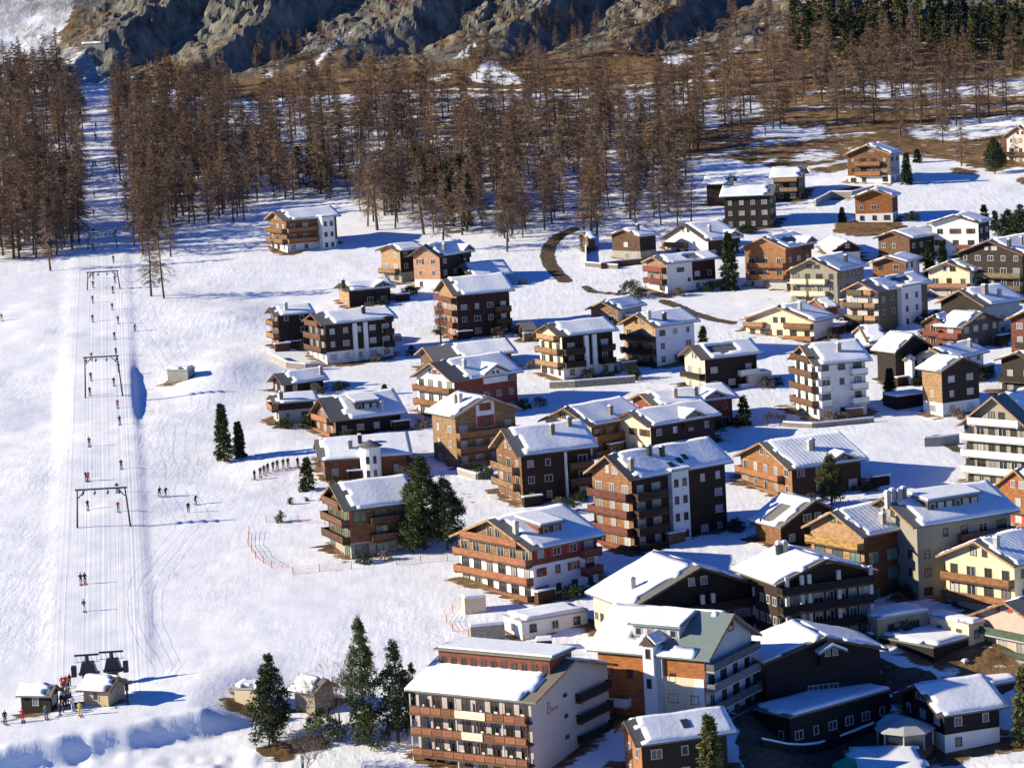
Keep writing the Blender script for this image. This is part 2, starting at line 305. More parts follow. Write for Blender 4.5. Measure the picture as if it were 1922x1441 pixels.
BUILDINGS = [
{'key': 'B1', 'name': 'chalet', 'lab': 'orange and white chalet standing alone at the forest edge by the piste', 'rid': 'R', 'base': 1, 'bc': 'white', 'wc': 'wood_orange', 'win': 'd', 'bal': [('L', (1, 2), 'wood_orange', 0, 1), ('R', (1, 2), 'wood_orange', 0, 0.58)], 'tower': ('R', 0.62, 0.86, 'white', 3.2), 'bare': 0.12, 'x': -57.37, 'y': 695.17, 'z': 15.87, 'h': 8.56, 'th': 27.0, 'L': 16.7, 'W': 13.25, 'rise': 2.27, 'cat': 'chalet'},
{'key': 'B2', 'name': 'chalet', 'lab': 'small dark timber chalet with a snowy roof above the pair of dark apartment houses', 'rid': 'R', 'base': 0, 'wc': 'wood_dark', 'lc': 'wood_tan', 'win': 'd', 'xg': [('R', 0.75, 0.55)], 'chim': [(0.02, 0.45)], 'x': -38.11, 'y': 626.53, 'z': 7.55, 'h': 3.99, 'th': 19.0, 'L': 12.5, 'W': 10.3, 'rise': 1.48, 'cat': 'chalet'},
{'key': 'B3', 'name': 'chalet', 'lab': 'tan gabled chalet with a stilted balcony left of the taller pinkish one', 'rid': 'R', 'base': 1, 'bc': 'stone', 'wc': 'wood_dark', 'lc': 'wood_tan', 'win': 'd', 'bal': [('L', (1,), 'wood_tan', 0, 0.9)], 'x': -25.96, 'y': 650.76, 'z': 10.34, 'h': 8.02, 'th': 41.0, 'L': 8.8, 'W': 9.2, 'rise': 1.32, 'cat': 'chalet'},
{'key': 'B3b', 'name': 'chalet', 'lab': 'tall pinkish timber chalet with shuttered gable and white base', 'rid': 'R', 'base': 1, 'bc': 'white', 'wc': 'wood_dark', 'lc': 'wood_pink', 'win': 'd', 'chim': [(0.3, 0.35)], 'xg': [('R', 0.8, 0.5)], 'x': -15.87, 'y': 639.75, 'z': 9.15, 'h': 8.27, 'th': 51.0, 'L': 13.75, 'W': 10.0, 'rise': 2.68, 'cat': 'chalet'},
{'key': 'B4', 'name': 'apartment_house', 'lab': 'long dark timber apartment house with two white chimney shafts beside the piste', 'rid': 'R', 'base': 1, 'bc': 'white', 'wc': 'wood_dark', 'lc': 'wood_dark', 'win': 'p', 'bal': [('L', (1, 2, 3), 'wood_mid', 0, 1), ('R', (1, 2, 3), 'wood_dark', 0.86, 1)], 'shaft': [(0.4, 0.46), (0.56, 0.62)], 'bare': 0.13, 'chim': [(0.62, 0.5)], 'x': -40.02, 'y': 566.37, 'z': 1.55, 'h': 8.59, 'th': 24.0, 'L': 17.7, 'W': 12.35, 'rise': 1.95, 'cat': 'apartment house'},
{'key': 'B5', 'name': 'chalet', 'lab': 'brown chalet with orange balconies tucked against the long dark apartment house', 'rid': 'R', 'base': 0, 'wc': 'wood_dark', 'lc': 'wood_mid', 'win': 'd', 'bal': [('L', (1, 2), 'wood_orange', 0, 1)], 'chim': [(0.35, 0.45)], 'x': -51.28, 'y': 580.79, 'z': 3.53, 'h': 7.65, 'th': 18.0, 'L': 9.4, 'W': 8.7, 'rise': 1.53, 'cat': 'chalet'},
{'key': 'B5c', 'name': 'side_wing', 'lab': 'low snow roofed side wing in front of the brown chalet', 'rid': 'R', 'base': 1, 'bc': 'stone', 'wc': 'wood_dark', 'win': 'd', 'x': -48.45, 'y': 582.86, 'z': 3.79, 'h': 4.89, 'th': 14.0, 'L': 5.25, 'W': 9.2, 'rise': 1.32, 'cat': 'annex'},
{'key': 'B6', 'name': 'low_chalet', 'lab': 'low dark chalet with a long snowy roof above the sledging meadow', 'rid': 'R', 'base': 0, 'wc': 'wood_dark', 'win': 'p', 'chim': [(0.9, 0.4)], 'bare': 0.2, 'x': -46.8, 'y': 539.19, 'z': -1.25, 'h': 2.48, 'th': 29.0, 'L': 10.6, 'W': 7.7, 'rise': 1.98, 'cat': 'chalet'},
{'key': 'B6b', 'name': 'low_chalet', 'lab': 'dark flat fronted chalet half hidden behind the one with the big dormer', 'rid': 'R', 'base': 1, 'bc': 'grey', 'wc': 'wood_dark', 'win': 'd', 'bal': [('L', (1,), 'wood_orange', 0, 1)], 'chim': [(0.2, 0.3)], 'x': -46.49, 'y': 512.48, 'z': -3.12, 'h': 4.11, 'th': 14.0, 'L': 9.15, 'W': 8.4, 'rise': 1.2, 'cat': 'chalet'},
{'key': 'B7', 'name': 'chalet', 'lab': 'dark chalet with one big roof dormer casting a blue shadow on its snow', 'rid': 'R', 'base': 0, 'wc': 'wood_dark', 'lc': 'wood_orange', 'win': 'p', 'bal': [('L', (0, 1), 'wood_orange', 0, 1)], 'dorm': [('R', 0.52, 0.42, 4.6)], 'chim': [(0.7, 0.2)], 'bare': 0.2, 'x': -34.57, 'y': 499.74, 'z': -4.47, 'h': 3.21, 'th': 24.0, 'L': 15.6, 'W': 12.95, 'rise': 3.83, 'cat': 'chalet'},
{'key': 'B8', 'name': 'chalet', 'lab': 'orange boarded chalet with a round white stair tower in its middle', 'rid': 'R', 'base': 0, 'wc': 'wood_rust', 'win': 'p', 'rtower': ('R', 0.56, 'white', 1.9), 'chim': [(0.36, 0.4), (0.47, 0.62)], 'bare': 0.05, 'x': -35.11, 'y': 466.99, 'z': -7.27, 'h': 3.75, 'th': 7.0, 'L': 16.9, 'W': 15.35, 'rise': 2.73, 'cat': 'chalet'},
{'key': 'B9', 'name': 'chalet', 'lab': 'orange glazed chalet with stacked left balconies beside the big dark pine', 'rid': 'R', 'base': 1, 'bc': 'stone', 'wc': 'wood_orange', 'win': 'g', 'bal': [('L', (1, 2, 3), 'wood_mid', 0, 1), ('R', (1, 2), 'wood_mid', 0.3, 1)], 'bare': 0.1, 'x': -27.67, 'y': 414.76, 'z': -11.53, 'h': 8.02, 'th': 22.0, 'L': 13.05, 'W': 12.6, 'rise': 3.4, 'cat': 'chalet'},
{'key': 'B10b', 'name': 'chalet', 'lab': 'chalet with twin little gables behind the red and white one', 'rid': 'R', 'base': 0, 'wc': 'wood_mid', 'win': 'd', 'bare': 0.3, 'x': -16.19, 'y': 548.83, 'z': -0.34, 'h': 3.73, 'th': 19.0, 'L': 18.8, 'W': 13.0, 'rise': 2.18, 'cat': 'chalet'},
{'key': 'B10', 'name': 'chalet', 'lab': 'red and white chalet with curved orange balconies and a white cross gable', 'rid': 'R', 'base': 0, 'wc': 'wood_red', 'lc': 'white', 'win': 'd', 'bal': [('L', (0, 1, 2), 'wood_orange', 0, 1)], 'xg': [('R', 0.62, 0.78, 'white')], 'bare': 0.22, 'chim': [(0.33, 0.5)], 'x': -11.57, 'y': 508.85, 'z': -3.94, 'h': 7.74, 'th': 36.0, 'L': 17.3, 'W': 14.45, 'rise': 3.35, 'cat': 'chalet'},
{'key': 'B11', 'name': 'apartment_house', 'lab': 'tan apartment house with white shaded gable and red shutters in the village middle', 'rid': 'L', 'base': 0, 'wc': 'wood_tan', 'lc': 'wood_tan', 'win': 'p', 'bal': [('R', (0, 1, 2), 'wood_orange', 0.0, 1)], 'gwhite': True, 'chim': [(0.5, 0.5), (0.6, 0.55)], 'x': -10.69, 'y': 470.67, 'z': -7.01, 'h': 9.35, 'th': 30.0, 'L': 14.15, 'W': 10.95, 'rise': 2.93, 'cat': 'apartment house'},
{'key': 'B12', 'name': 'apartment_house', 'lab': 'dark brown timber house with bright orange gable and a white downpipe post', 'rid': 'R', 'base': 0, 'wc': 'wood_brown', 'lc': 'wood_orange', 'win': 'd', 'bal': [('L', (1, 2), 'wood_tan', 0, 0.9), ('R', (0, 1, 2), 'wood_mid', 0.66, 1)], 'bare': 0.09, 'chim': [(0.55, 0.6), (0.8, 0.8)], 'shaft': [(0.61, 0.635)], 'x': 0.13, 'y': 442.96, 'z': -9.42, 'h': 8.64, 'th': 22.0, 'L': 15.15, 'W': 12.75, 'rise': 3.8, 'cat': 'apartment house'},
{'key': 'B13', 'name': 'apartment_house', 'lab': 'big brown apartment house with red balconies and a tall white stair tower', 'rid': 'R', 'base': 0, 'wc': 'wood_brown', 'lc': 'wood_orange', 'win': 'p', 'bal': [('L', (0, 1, 2, 3), 'wood_red', 0, 1), ('R', (0, 1, 2, 3), 'wood_brown', 0, 0.32)], 'tower': ('R', 0.38, 0.56, 'white', 1.0), 'chim': [(0.1, 0.35), (0.35, 0.7), (0.45, 0.6)], 'bare': 0.06, 'sky': [(0.45, 0.2), (0.62, 0.4), (0.55, 0.3)], 'x': 17.46, 'y': 410.95, 'z': -11.93, 'h': 11.42, 'th': 35.0, 'L': 21.3, 'W': 11.95, 'rise': 3.38, 'cat': 'apartment house'},
{'key': 'B14', 'name': 'chalet', 'lab': 'orange brown chalet with ribbed white roof and half round attic window', 'rid': 'R', 'base': 0, 'wc': 'wood_rust', 'lc': 'cream', 'win': 'd', 'bal': [('R', (0, 1), 'wood_orange', 0, 1)], 'rib': True, 'chim': [(0.5, 0.3)], 'x': 13.54, 'y': 473.76, 'z': -6.72, 'h': 5.71, 'th': 41.0, 'L': 14.45, 'W': 13.9, 'rise': 2.9, 'cat': 'chalet'},
{'key': 'B15', 'name': 'chalet', 'lab': 'cream and dark wood chalet with a ribbed roof and bay window gable', 'rid': 'R', 'base': 0, 'wc': 'wood_dark', 'lc': 'cream', 'win': 'd', 'xg': [('R', 0.62, 0.6)], 'rib': True, 'bal': [('L', (0,), 'wood_red', 0, 1)], 'x': 23.93, 'y': 471.24, 'z': -6.89, 'h': 5.58, 'th': 35.0, 'L': 17.1, 'W': 11.75, 'rise': 2.2, 'cat': 'chalet'},
{'key': 'B16', 'name': 'chalet', 'lab': 'wide roofed chalet with red gable boards behind the cream bay window one', 'rid': 'R', 'base': 0, 'wc': 'wood_red', 'lc': 'wood_red', 'win': 'd', 'xg': [('R', 0.72, 0.6)], 'chim': [(0.32, 0.4), (0.55, 0.35)], 'bal': [('R', (0,), 'wood_dark', 0.8, 1)], 'x': 25.92, 'y': 487.58, 'z': -5.63, 'h': 5.48, 'th': 23.0, 'L': 17.95, 'W': 12.0, 'rise': 1.88, 'cat': 'chalet'},
{'key': 'B17', 'name': 'apartment_house', 'lab': 'black timber and white apartment house with tan left balconies on a white plinth', 'rid': 'R', 'base': 1, 'bc': 'white', 'wc': 'wood_dark', 'lc': 'cream', 'win': 'd', 'bal': [('L', (1, 2, 3), 'wood_tan', 0, 1), ('R', (1, 2), 'wood_dark', 0, 0.4), ('R', (1, 2), 'wood_dark', 0.72, 1)], 'shaft': [(0.42, 0.5), (0.58, 0.66)], 'bare': 0.11, 'x': 10.08, 'y': 540.46, 'z': -1.28, 'h': 9.07, 'th': 27.0, 'L': 14.15, 'W': 11.65, 'rise': 2.2, 'cat': 'apartment house'},
{'key': 'B17b', 'name': 'chalet', 'lab': 'small grey walled chalet with an orange balcony above the black and white house', 'rid': 'R', 'base': 0, 'wc': 'grey', 'lc': 'wood_tan', 'win': 'd', 'bal': [('L', (0,), 'wood_orange', 0.1, 0.9)], 'bare': 0.1, 'x': 24.5, 'y': 590.85, 'z': 3.93, 'h': 3.3, 'th': 51.0, 'L': 11.2, 'W': 9.25, 'rise': 1.95, 'cat': 'chalet'},
{'key': 'B18', 'name': 'apartment_house', 'lab': 'lilac white apartment house with dark timber balconies on its left gable', 'rid': 'R', 'base': 0, 'wc': 'white', 'lc': 'wood_tan', 'win': 'd', 'bal': [('L', (0, 1, 2), 'wood_dark', 0, 1)], 'chim': [(0.1, 0.5), (0.35, 0.3)], 'x': 29.91, 'y': 547.68, 'z': -0.55, 'h': 8.42, 'th': 35.0, 'L': 12.55, 'W': 12.45, 'rise': 2.43, 'cat': 'apartment house'},
{'key': 'B19', 'name': 'apartment_house', 'lab': 'black timber house with bare moustache shaped patches on its snowy roof', 'rid': 'R', 'base': 0, 'wc': 'wood_dark', 'lc': 'cream', 'win': 'p', 'bal': [('L', (0, 1), 'wood_dark', 0, 1), ('R', (0, 1), 'white', 0.62, 1)], 'bare': 0.13, 'hole': [(0.45, 0.55, 0.2, 0.2)], 'x': 37.57, 'y': 520.78, 'z': -2.6, 'h': 6.57, 'th': 23.0, 'L': 13.85, 'W': 10.4, 'rise': 2.4, 'cat': 'apartment house'},
{'key': 'B20', 'name': 'apartment_tower', 'lab': 'five storey white apartment block with white loggia balconies beside the meadow', 'rid': 'R', 'base': 9, 'bc': 'white', 'wc': 'white', 'win': 'd', 'bal': [('L', (1, 2, 3, 4), 'wood_mid', 0, 1), ('R', (1, 2, 3), 'white', 0, 0.22), ('R', (1, 2, 3), 'white', 0.66, 1)], 'bare': 0.13, 'chim': [(0.55, 0.5)], 'x': 56.31, 'y': 492.36, 'z': -5.14, 'h': 10.45, 'th': 17.0, 'L': 12.05, 'W': 12.5, 'rise': 3.2, 'cat': 'apartment block'},
{'key': 'B21', 'name': 'barn', 'lab': 'dark barn with a bright left roof slope right of the white apartment block', 'rid': 'L', 'base': 0, 'wc': 'wood_dark', 'win': 'n', 'bare': 0, 'x': 75.44, 'y': 518.87, 'z': -2.97, 'h': 6.44, 'th': 29.0, 'L': 9.9, 'W': 8.0, 'rise': 3.08, 'cat': 'barn'},
{'key': 'B22', 'name': 'apartment_house', 'lab': 'tall black timber house with white window frames on a white base', 'rid': 'L', 'base': 1, 'bc': 'white', 'wc': 'wood_dark', 'lc': 'wood_tan', 'win': 'p', 'bare': 0.08, 'x': 79.55, 'y': 489.04, 'z': -5.38, 'h': 8.62, 'th': 28.0, 'L': 10.3, 'W': 8.0, 'rise': 2.15, 'cat': 'apartment house'},
{'key': 'B23', 'name': 'apartment_tower', 'lab': 'white six storey apartment block with full width balconies at the frame edge', 'rid': 'R', 'base': 9, 'bc': 'olive', 'wc': 'olive', 'win': 'd', 'bal': [('L', (1, 2, 3, 4, 5), 'white', 0.0, 1)], 'bare': 0.2, 'dens': 2.0, 'x': 84.94, 'y': 433.55, 'z': -10.19, 'h': 10.28, 'th': 45.0, 'L': 16.75, 'W': 14.95, 'rise': 5.43, 'cat': 'apartment block'},
{'key': 'B24', 'name': 'chalet', 'lab': 'orange wood chalet with ribbed white roof and a dark tree before its dormer', 'rid': 'R', 'base': 0, 'wc': 'wood_brown', 'lc': 'wood_orange', 'win': 'd', 'bal': [('L', (0, 1), 'wood_orange', 0, 0.85), ('R', (0,), 'wood_mid', 0.85, 1)], 'xg': [('R', 0.68, 0.6)], 'rib': True, 'chim': [(0.45, 0.5), (0.5, 0.55)], 'x': 45.08, 'y': 436.64, 'z': -9.71, 'h': 5.1, 'th': 24.0, 'L': 15.65, 'W': 19.05, 'rise': 3.53, 'cat': 'chalet'},
{'key': 'B25', 'name': 'barn', 'lab': 'small barn with a mossy bright roof slope and red shuttered front', 'rid': 'L', 'base': 0, 'wc': 'wood_dark', 'lc': 'wood_orange', 'win': 'd', 'bare': 0.05, 'hole': [(0.5, 0.4, 0.12, 0.25)], 'x': 40.45, 'y': 407.45, 'z': -12.15, 'h': 3.45, 'th': 28.0, 'L': 13.65, 'W': 9.3, 'rise': 3.48, 'cat': 'barn'},
{'key': 'B26', 'name': 'chalet', 'lab': 'modern orange timber chalet with tall glazed gable and yellow balcony', 'rid': 'R', 'base': 0, 'wc': 'wood_rust', 'lc': 'wood_tan', 'win': 'g', 'bal': [('L', (2, 3), 'wood_yellow', 0, 1)], 'bare': 0.12, 'rib': True, 'chim': [(0.6, 0.25)], 'x': 49.43, 'y': 379.58, 'z': -15.58, 'h': 10.2, 'th': 35.0, 'L': 9.55, 'W': 13.2, 'rise': 3.08, 'cat': 'chalet'},
{'key': 'B26b', 'name': 'apartment_house', 'lab': 'long olive grey house with a wide shed dormer and white roof stacks', 'rid': 'R', 'base': 9, 'bc': 'olive', 'wc': 'olive', 'win': 'd', 'sdorm': ('R', 0.25, 0.72), 'bal': [('R', (2, 3), 'wood_mid', 0.42, 1)], 'bare': 0.08, 'chim': [(0.0, 0.8), (0.06, 0.85), (0.1, 0.8), (0.16, 0.85)], 'x': 56.87, 'y': 378.92, 'z': -15.51, 'h': 11.25, 'th': 27.0, 'L': 19.25, 'W': 15.5, 'rise': 3.45, 'cat': 'apartment house'},
{'key': 'B27', 'name': 'chalet', 'lab': 'cream chalet with two carved orange balconies at the right frame edge', 'rid': 'R', 'base': 9, 'bc': 'cream', 'wc': 'cream', 'win': 'd', 'bal': [('L', (1, 2), 'wood_orange', 0, 1)], 'rib': True, 'chim': [(0.15, 0.6)], 'x': 69.25, 'y': 368.62, 'z': -17.1, 'h': 8.5, 'th': 41.0, 'L': 10.65, 'W': 14.15, 'rise': 2.98, 'cat': 'chalet'},
{'key': 'B28', 'name': 'chalet', 'lab': 'old stone roofed house with red shutters at the right frame edge', 'rid': 'R', 'base': 9, 'bc': 'pink', 'wc': 'pink', 'win': 'r', 'bal': [('L', (1, 2), 'green_wood', 0, 1)], 'bare': 0.45, 'x': 70.41, 'y': 354.19, 'z': -22.08, 'h': 7.48, 'th': 36.0, 'L': 10.7, 'W': 14.6, 'rise': 2.95, 'cat': 'chalet'},
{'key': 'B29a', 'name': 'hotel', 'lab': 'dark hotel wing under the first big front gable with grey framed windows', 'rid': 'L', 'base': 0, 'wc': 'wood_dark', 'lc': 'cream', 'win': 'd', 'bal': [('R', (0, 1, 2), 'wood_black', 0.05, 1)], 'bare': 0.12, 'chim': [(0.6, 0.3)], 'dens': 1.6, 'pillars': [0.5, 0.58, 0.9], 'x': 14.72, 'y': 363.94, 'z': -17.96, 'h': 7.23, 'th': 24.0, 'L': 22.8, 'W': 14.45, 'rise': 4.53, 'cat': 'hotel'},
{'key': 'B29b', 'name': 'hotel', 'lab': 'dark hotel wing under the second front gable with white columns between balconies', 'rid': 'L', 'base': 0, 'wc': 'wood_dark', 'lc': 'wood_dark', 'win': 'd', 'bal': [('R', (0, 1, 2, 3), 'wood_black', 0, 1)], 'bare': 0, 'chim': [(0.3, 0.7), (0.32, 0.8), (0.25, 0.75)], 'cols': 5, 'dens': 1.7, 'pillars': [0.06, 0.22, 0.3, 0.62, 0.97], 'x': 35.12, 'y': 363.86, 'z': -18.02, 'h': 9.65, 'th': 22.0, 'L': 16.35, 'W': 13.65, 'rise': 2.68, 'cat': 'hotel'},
{'key': 'B30', 'name': 'apartment_house', 'lab': 'green roofed house with orange boarded front and slim white turret', 'rid': 'L', 'base': 0, 'wc': 'grey_shade', 'lc': 'wood_bright', 'win': 'd', 'bal': [('R', (0, 1, 2, 3), 'grey_rail', 0, 1), ('L', (1,), 'white', 0.0, 0.3)], 'roofc': 'roof_green', 'ltower': 0.52, 'sdorm': ('L', 0.3, 0.68), 'hole': [(0.33, 0.62, 0.3, 0.42)], 'bare': 0.1, 'panels': [('L', 0.62, 0.9, -6, 7.2, 'cream'), ('L', 0.9, 0.99, -6, 7.2, 'white')], 'x': 23.53, 'y': 337.36, 'z': -21.89, 'h': 9.8, 'th': 58.0, 'L': 15.4, 'W': 18.25, 'rise': 4.53, 'cat': 'apartment house'},
{'key': 'B31', 'name': 'hotel', 'lab': 'four storey hotel with long panelled wooden balconies at the bottom edge', 'rid': 'L', 'base': 9, 'bc': 'pinkgrey', 'wc': 'pinkgrey', 'win': 'd', 'hotel': True, 'roofc': 'roof_olive', 'x': 0.66, 'y': 324.89, 'z': -23.85, 'h': 10.64, 'th': 58.0, 'L': 21.2, 'W': 19.65, 'rise': 3.04, 'cat': 'hotel'},
{'key': 'B32', 'name': 'chalet', 'lab': 'dark brown chalet with tan gable and a thin spruce in front at the bottom edge', 'rid': 'R', 'base': 0, 'wc': 'wood_dark', 'lc': 'wood_orange', 'win': 'd', 'bare': 0.06, 'sky': [(0.55, 0.5)], 'x': 12.89, 'y': 321.45, 'z': -24.28, 'h': 5.7, 'th': 17.0, 'L': 13.45, 'W': 8.0, 'rise': 2.33, 'cat': 'chalet'},
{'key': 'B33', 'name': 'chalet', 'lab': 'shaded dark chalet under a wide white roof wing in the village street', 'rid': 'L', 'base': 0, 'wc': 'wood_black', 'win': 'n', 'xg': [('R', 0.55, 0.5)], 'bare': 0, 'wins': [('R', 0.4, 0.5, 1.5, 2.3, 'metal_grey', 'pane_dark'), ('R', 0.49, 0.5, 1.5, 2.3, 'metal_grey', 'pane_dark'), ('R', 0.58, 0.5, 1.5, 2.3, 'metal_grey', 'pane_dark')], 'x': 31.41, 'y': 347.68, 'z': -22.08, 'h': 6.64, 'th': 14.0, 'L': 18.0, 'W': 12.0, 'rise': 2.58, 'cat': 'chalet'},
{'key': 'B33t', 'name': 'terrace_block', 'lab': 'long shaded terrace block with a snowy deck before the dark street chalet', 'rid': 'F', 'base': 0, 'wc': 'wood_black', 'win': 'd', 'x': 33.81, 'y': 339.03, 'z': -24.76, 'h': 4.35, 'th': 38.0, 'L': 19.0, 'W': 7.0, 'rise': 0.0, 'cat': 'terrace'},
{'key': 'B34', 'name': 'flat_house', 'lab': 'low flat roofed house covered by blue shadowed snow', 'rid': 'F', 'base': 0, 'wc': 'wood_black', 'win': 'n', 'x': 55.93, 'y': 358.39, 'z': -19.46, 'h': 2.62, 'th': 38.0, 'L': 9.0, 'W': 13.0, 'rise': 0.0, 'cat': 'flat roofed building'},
{'key': 'B34b', 'name': 'flat_house', 'lab': 'grey single storey terrace block below the olive grey house', 'rid': 'F', 'base': 9, 'bc': 'olive', 'wc': 'olive', 'win': 'd', 'x': 49.39, 'y': 366.44, 'z': -17.56, 'h': 3.34, 'th': 23.0, 'L': 8.65, 'W': 5.25, 'rise': 0.0, 'cat': 'flat roofed building'},
{'key': 'B34c', 'name': 'flat_house', 'lab': 'cream ground floor annex with tall windows under the cream chalet', 'rid': 'F', 'base': 9, 'bc': 'cream', 'wc': 'cream', 'win': 'd', 'x': 61.57, 'y': 362.51, 'z': -18.1, 'h': 3.16, 'th': 32.0, 'L': 3.15, 'W': 8.45, 'rise': 0.0, 'cat': 'flat roofed building'},
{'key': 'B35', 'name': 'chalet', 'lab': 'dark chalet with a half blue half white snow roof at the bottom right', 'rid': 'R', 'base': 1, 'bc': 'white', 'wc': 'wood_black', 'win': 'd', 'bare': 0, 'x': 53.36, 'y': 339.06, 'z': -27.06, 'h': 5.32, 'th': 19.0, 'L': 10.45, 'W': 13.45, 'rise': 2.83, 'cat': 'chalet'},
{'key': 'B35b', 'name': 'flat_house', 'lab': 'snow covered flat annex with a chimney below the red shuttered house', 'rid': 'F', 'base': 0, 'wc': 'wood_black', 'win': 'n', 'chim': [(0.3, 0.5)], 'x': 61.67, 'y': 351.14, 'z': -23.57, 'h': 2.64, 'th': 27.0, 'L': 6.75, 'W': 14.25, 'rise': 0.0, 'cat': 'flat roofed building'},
{'key': 'B37', 'name': 'flat_house', 'lab': 'flat snow roofed hall beside the green parasol at the bottom edge', 'rid': 'F', 'base': 0, 'wc': 'wood_black', 'win': 'n', 'x': 40.58, 'y': 327.6, 'z': -28.78, 'h': 3.35, 'th': 0.0, 'L': 10.0, 'W': 12.0, 'rise': 0.0, 'cat': 'flat roofed building'},
{'key': 'B31b', 'name': 'chalet', 'lab': 'white chalet with four curved reddish balconies and a shed dormer above the snow bank', 'rid': 'R', 'base': 2, 'bc': 'white', 'wc': 'wood_red', 'lc': 'wood_tan', 'win': 'd', 'bal': [('L', (0, 1, 2, 3), 'wood_orange2', 0, 1), ('R', (1, 2), 'wood_red', 0.72, 1)], 'dorm': [('R', 0.45, 0.35, 4.0)], 'chim': [(0.1, 0.5)], 'bare': 0.11, 'x': 1.23, 'y': 388.3, 'z': -14.28, 'h': 7.92, 'th': 38.0, 'L': 14.85, 'W': 19.8, 'rise': 3.65, 'cat': 'chalet'},
{'key': 'C1', 'name': 'chalet', 'lab': 'tall chalet with orange balconies alone on the upper right hillside', 'rid': 'R', 'base': 1, 'bc': 'white', 'wc': 'grey', 'lc': 'wood_orange', 'win': 'd', 'bal': [('L', (1, 2), 'wood_orange', 0.2, 0.8)], 'gw2': True, 'x': 108.31, 'y': 739.45, 'z': 22.34, 'h': 8.5, 'th': 59.0, 'L': 9.25, 'W': 14.4, 'rise': 2.7, 'cat': 'chalet'},
{'key': 'C2', 'name': 'chalet', 'lab': 'bright orange boarded chalet with white ground floor above a brown bank', 'rid': 'R', 'base': 1, 'bc': 'white', 'wc': 'wood_brown', 'lc': 'wood_bright', 'win': 'd', 'x': 101.88, 'y': 691.65, 'z': 15.42, 'h': 6.87, 'th': 71.0, 'L': 9.95, 'W': 11.5, 'rise': 2.0, 'cat': 'chalet'},
{'key': 'C3', 'name': 'chalet', 'lab': 'grey shaded chalet with two light balconies uphill from the black one', 'rid': 'L', 'base': 0, 'wc': 'wood_grey', 'lc': 'wood_dark', 'win': 'd', 'bal': [('L', (1, 2), 'wood_tan', 0.05, 0.95)], 'bare': 0.05, 'x': 82.25, 'y': 727.87, 'z': 20.05, 'h': 6.5, 'th': 76.0, 'L': 14.85, 'W': 9.2, 'rise': 2.13, 'cat': 'chalet'},
{'key': 'C4', 'name': 'chalet', 'lab': 'black boarded chalet with bluish thin snow on its roof at the forest edge', 'rid': 'L', 'base': 0, 'wc': 'wood_dark', 'lc': 'wood_dark', 'win': 'p', 'bare': 0.1, 'thin': True, 'x': 70.75, 'y': 694.06, 'z': 15.59, 'h': 8.68, 'th': 77.0, 'L': 13.85, 'W': 14.3, 'rise': 2.3, 'cat': 'chalet'},
{'key': 'C5', 'name': 'chalet', 'lab': 'half hidden dark chalet at the foot of the larches left of the black one', 'rid': 'L', 'base': 0, 'wc': 'wood_dark', 'lc': 'wood_dark', 'win': 'n', 'bare': 0.1, 'x': 62.81, 'y': 725.83, 'z': 19.79, 'h': 6.05, 'th': 78.0, 'L': 12.25, 'W': 8.2, 'rise': 1.76, 'cat': 'chalet'},
{'key': 'C6', 'name': 'chalet', 'lab': 'orange and white chalet with double gables below the black boarded one', 'rid': 'R', 'base': 0, 'wc': 'wood_dark', 'lc': 'white', 'win': 'd', 'bal': [('L', (0, 1), 'wood_orange', 0, 0.55)], 'xg': [('R', 0.75, 0.6)], 'chim': [(0.35, 0.4)], 'x': 50.08, 'y': 659.06, 'z': 11.56, 'h': 4.46, 'th': 33.0, 'L': 11.75, 'W': 19.5, 'rise': 3.95, 'cat': 'chalet'},
{'key': 'C7', 'name': 'chalet', 'lab': 'chalet half white plaster half dark red boards above the open snow field', 'rid': 'R', 'base': 1, 'bc': 'white', 'wc': 'wood_reddark', 'lc': 'wood_pink', 'win': 'd', 'halfw': True, 'bal': [('L', (1, 2), 'wood_red', 0, 1)], 'hole': [(0.6, 0.5, 0.08, 0.3)], 'x': 37.0, 'y': 621.2, 'z': 7.0, 'h': 7.3, 'th': 28.0, 'L': 15.85, 'W': 10.35, 'rise': 1.48, 'cat': 'chalet'},
{'key': 'C8', 'name': 'chalet', 'lab': 'orange chalet with broad balconies right of the dark spruce', 'rid': 'R', 'base': 1, 'bc': 'grey', 'wc': 'wood_rust', 'lc': 'wood_orange', 'win': 'd', 'bal': [('L', (1, 2), 'wood_orange', 0.1, 1)], 'xg': [('R', 0.8, 0.6)], 'hole': [(0.5, 0.5, 0.2, 0.2)], 'x': 65.42, 'y': 618.92, 'z': 6.69, 'h': 9.86, 'th': 52.0, 'L': 13.85, 'W': 12.95, 'rise': 2.6, 'cat': 'chalet'},
{'key': 'C9', 'name': 'apartment_house', 'lab': 'olive green apartment house with cream balcony boxes', 'rid': 'R', 'base': 9, 'bc': 'olive', 'wc': 'olive', 'win': 'd', 'bal': [('L', (0, 1, 2), 'cream', 0.05, 0.4), ('L', (0, 1, 2), 'cream', 0.45, 0.8)], 'chim': [(0.6, 0.4)], 'x': 74.44, 'y': 596.48, 'z': 4.48, 'h': 8.08, 'th': 53.0, 'L': 14.7, 'W': 13.9, 'rise': 2.95, 'cat': 'apartment house'},
{'key': 'C10', 'name': 'apartment_house', 'lab': 'tan apartment house with a lilac white stair tower full of small windows', 'rid': 'R', 'base': 0, 'wc': 'wood_olive', 'lc': 'pinkgrey', 'win': 'd', 'bal': [('L', (0, 1, 2, 3), 'wood_olive', 0, 0.6), ('L', (0, 1, 2, 3), 'wood_tan', 0.65, 1)], 'tower': ('R', 0.38, 0.78, 'white', 1.2), 'bare': 0.15, 'hole': [(0.6, 0.6, 0.12, 0.25)], 'x': 79.5, 'y': 568.78, 'z': 1.55, 'h': 8.85, 'th': 45.0, 'L': 20.15, 'W': 10.2, 'rise': 2.15, 'cat': 'apartment house'},
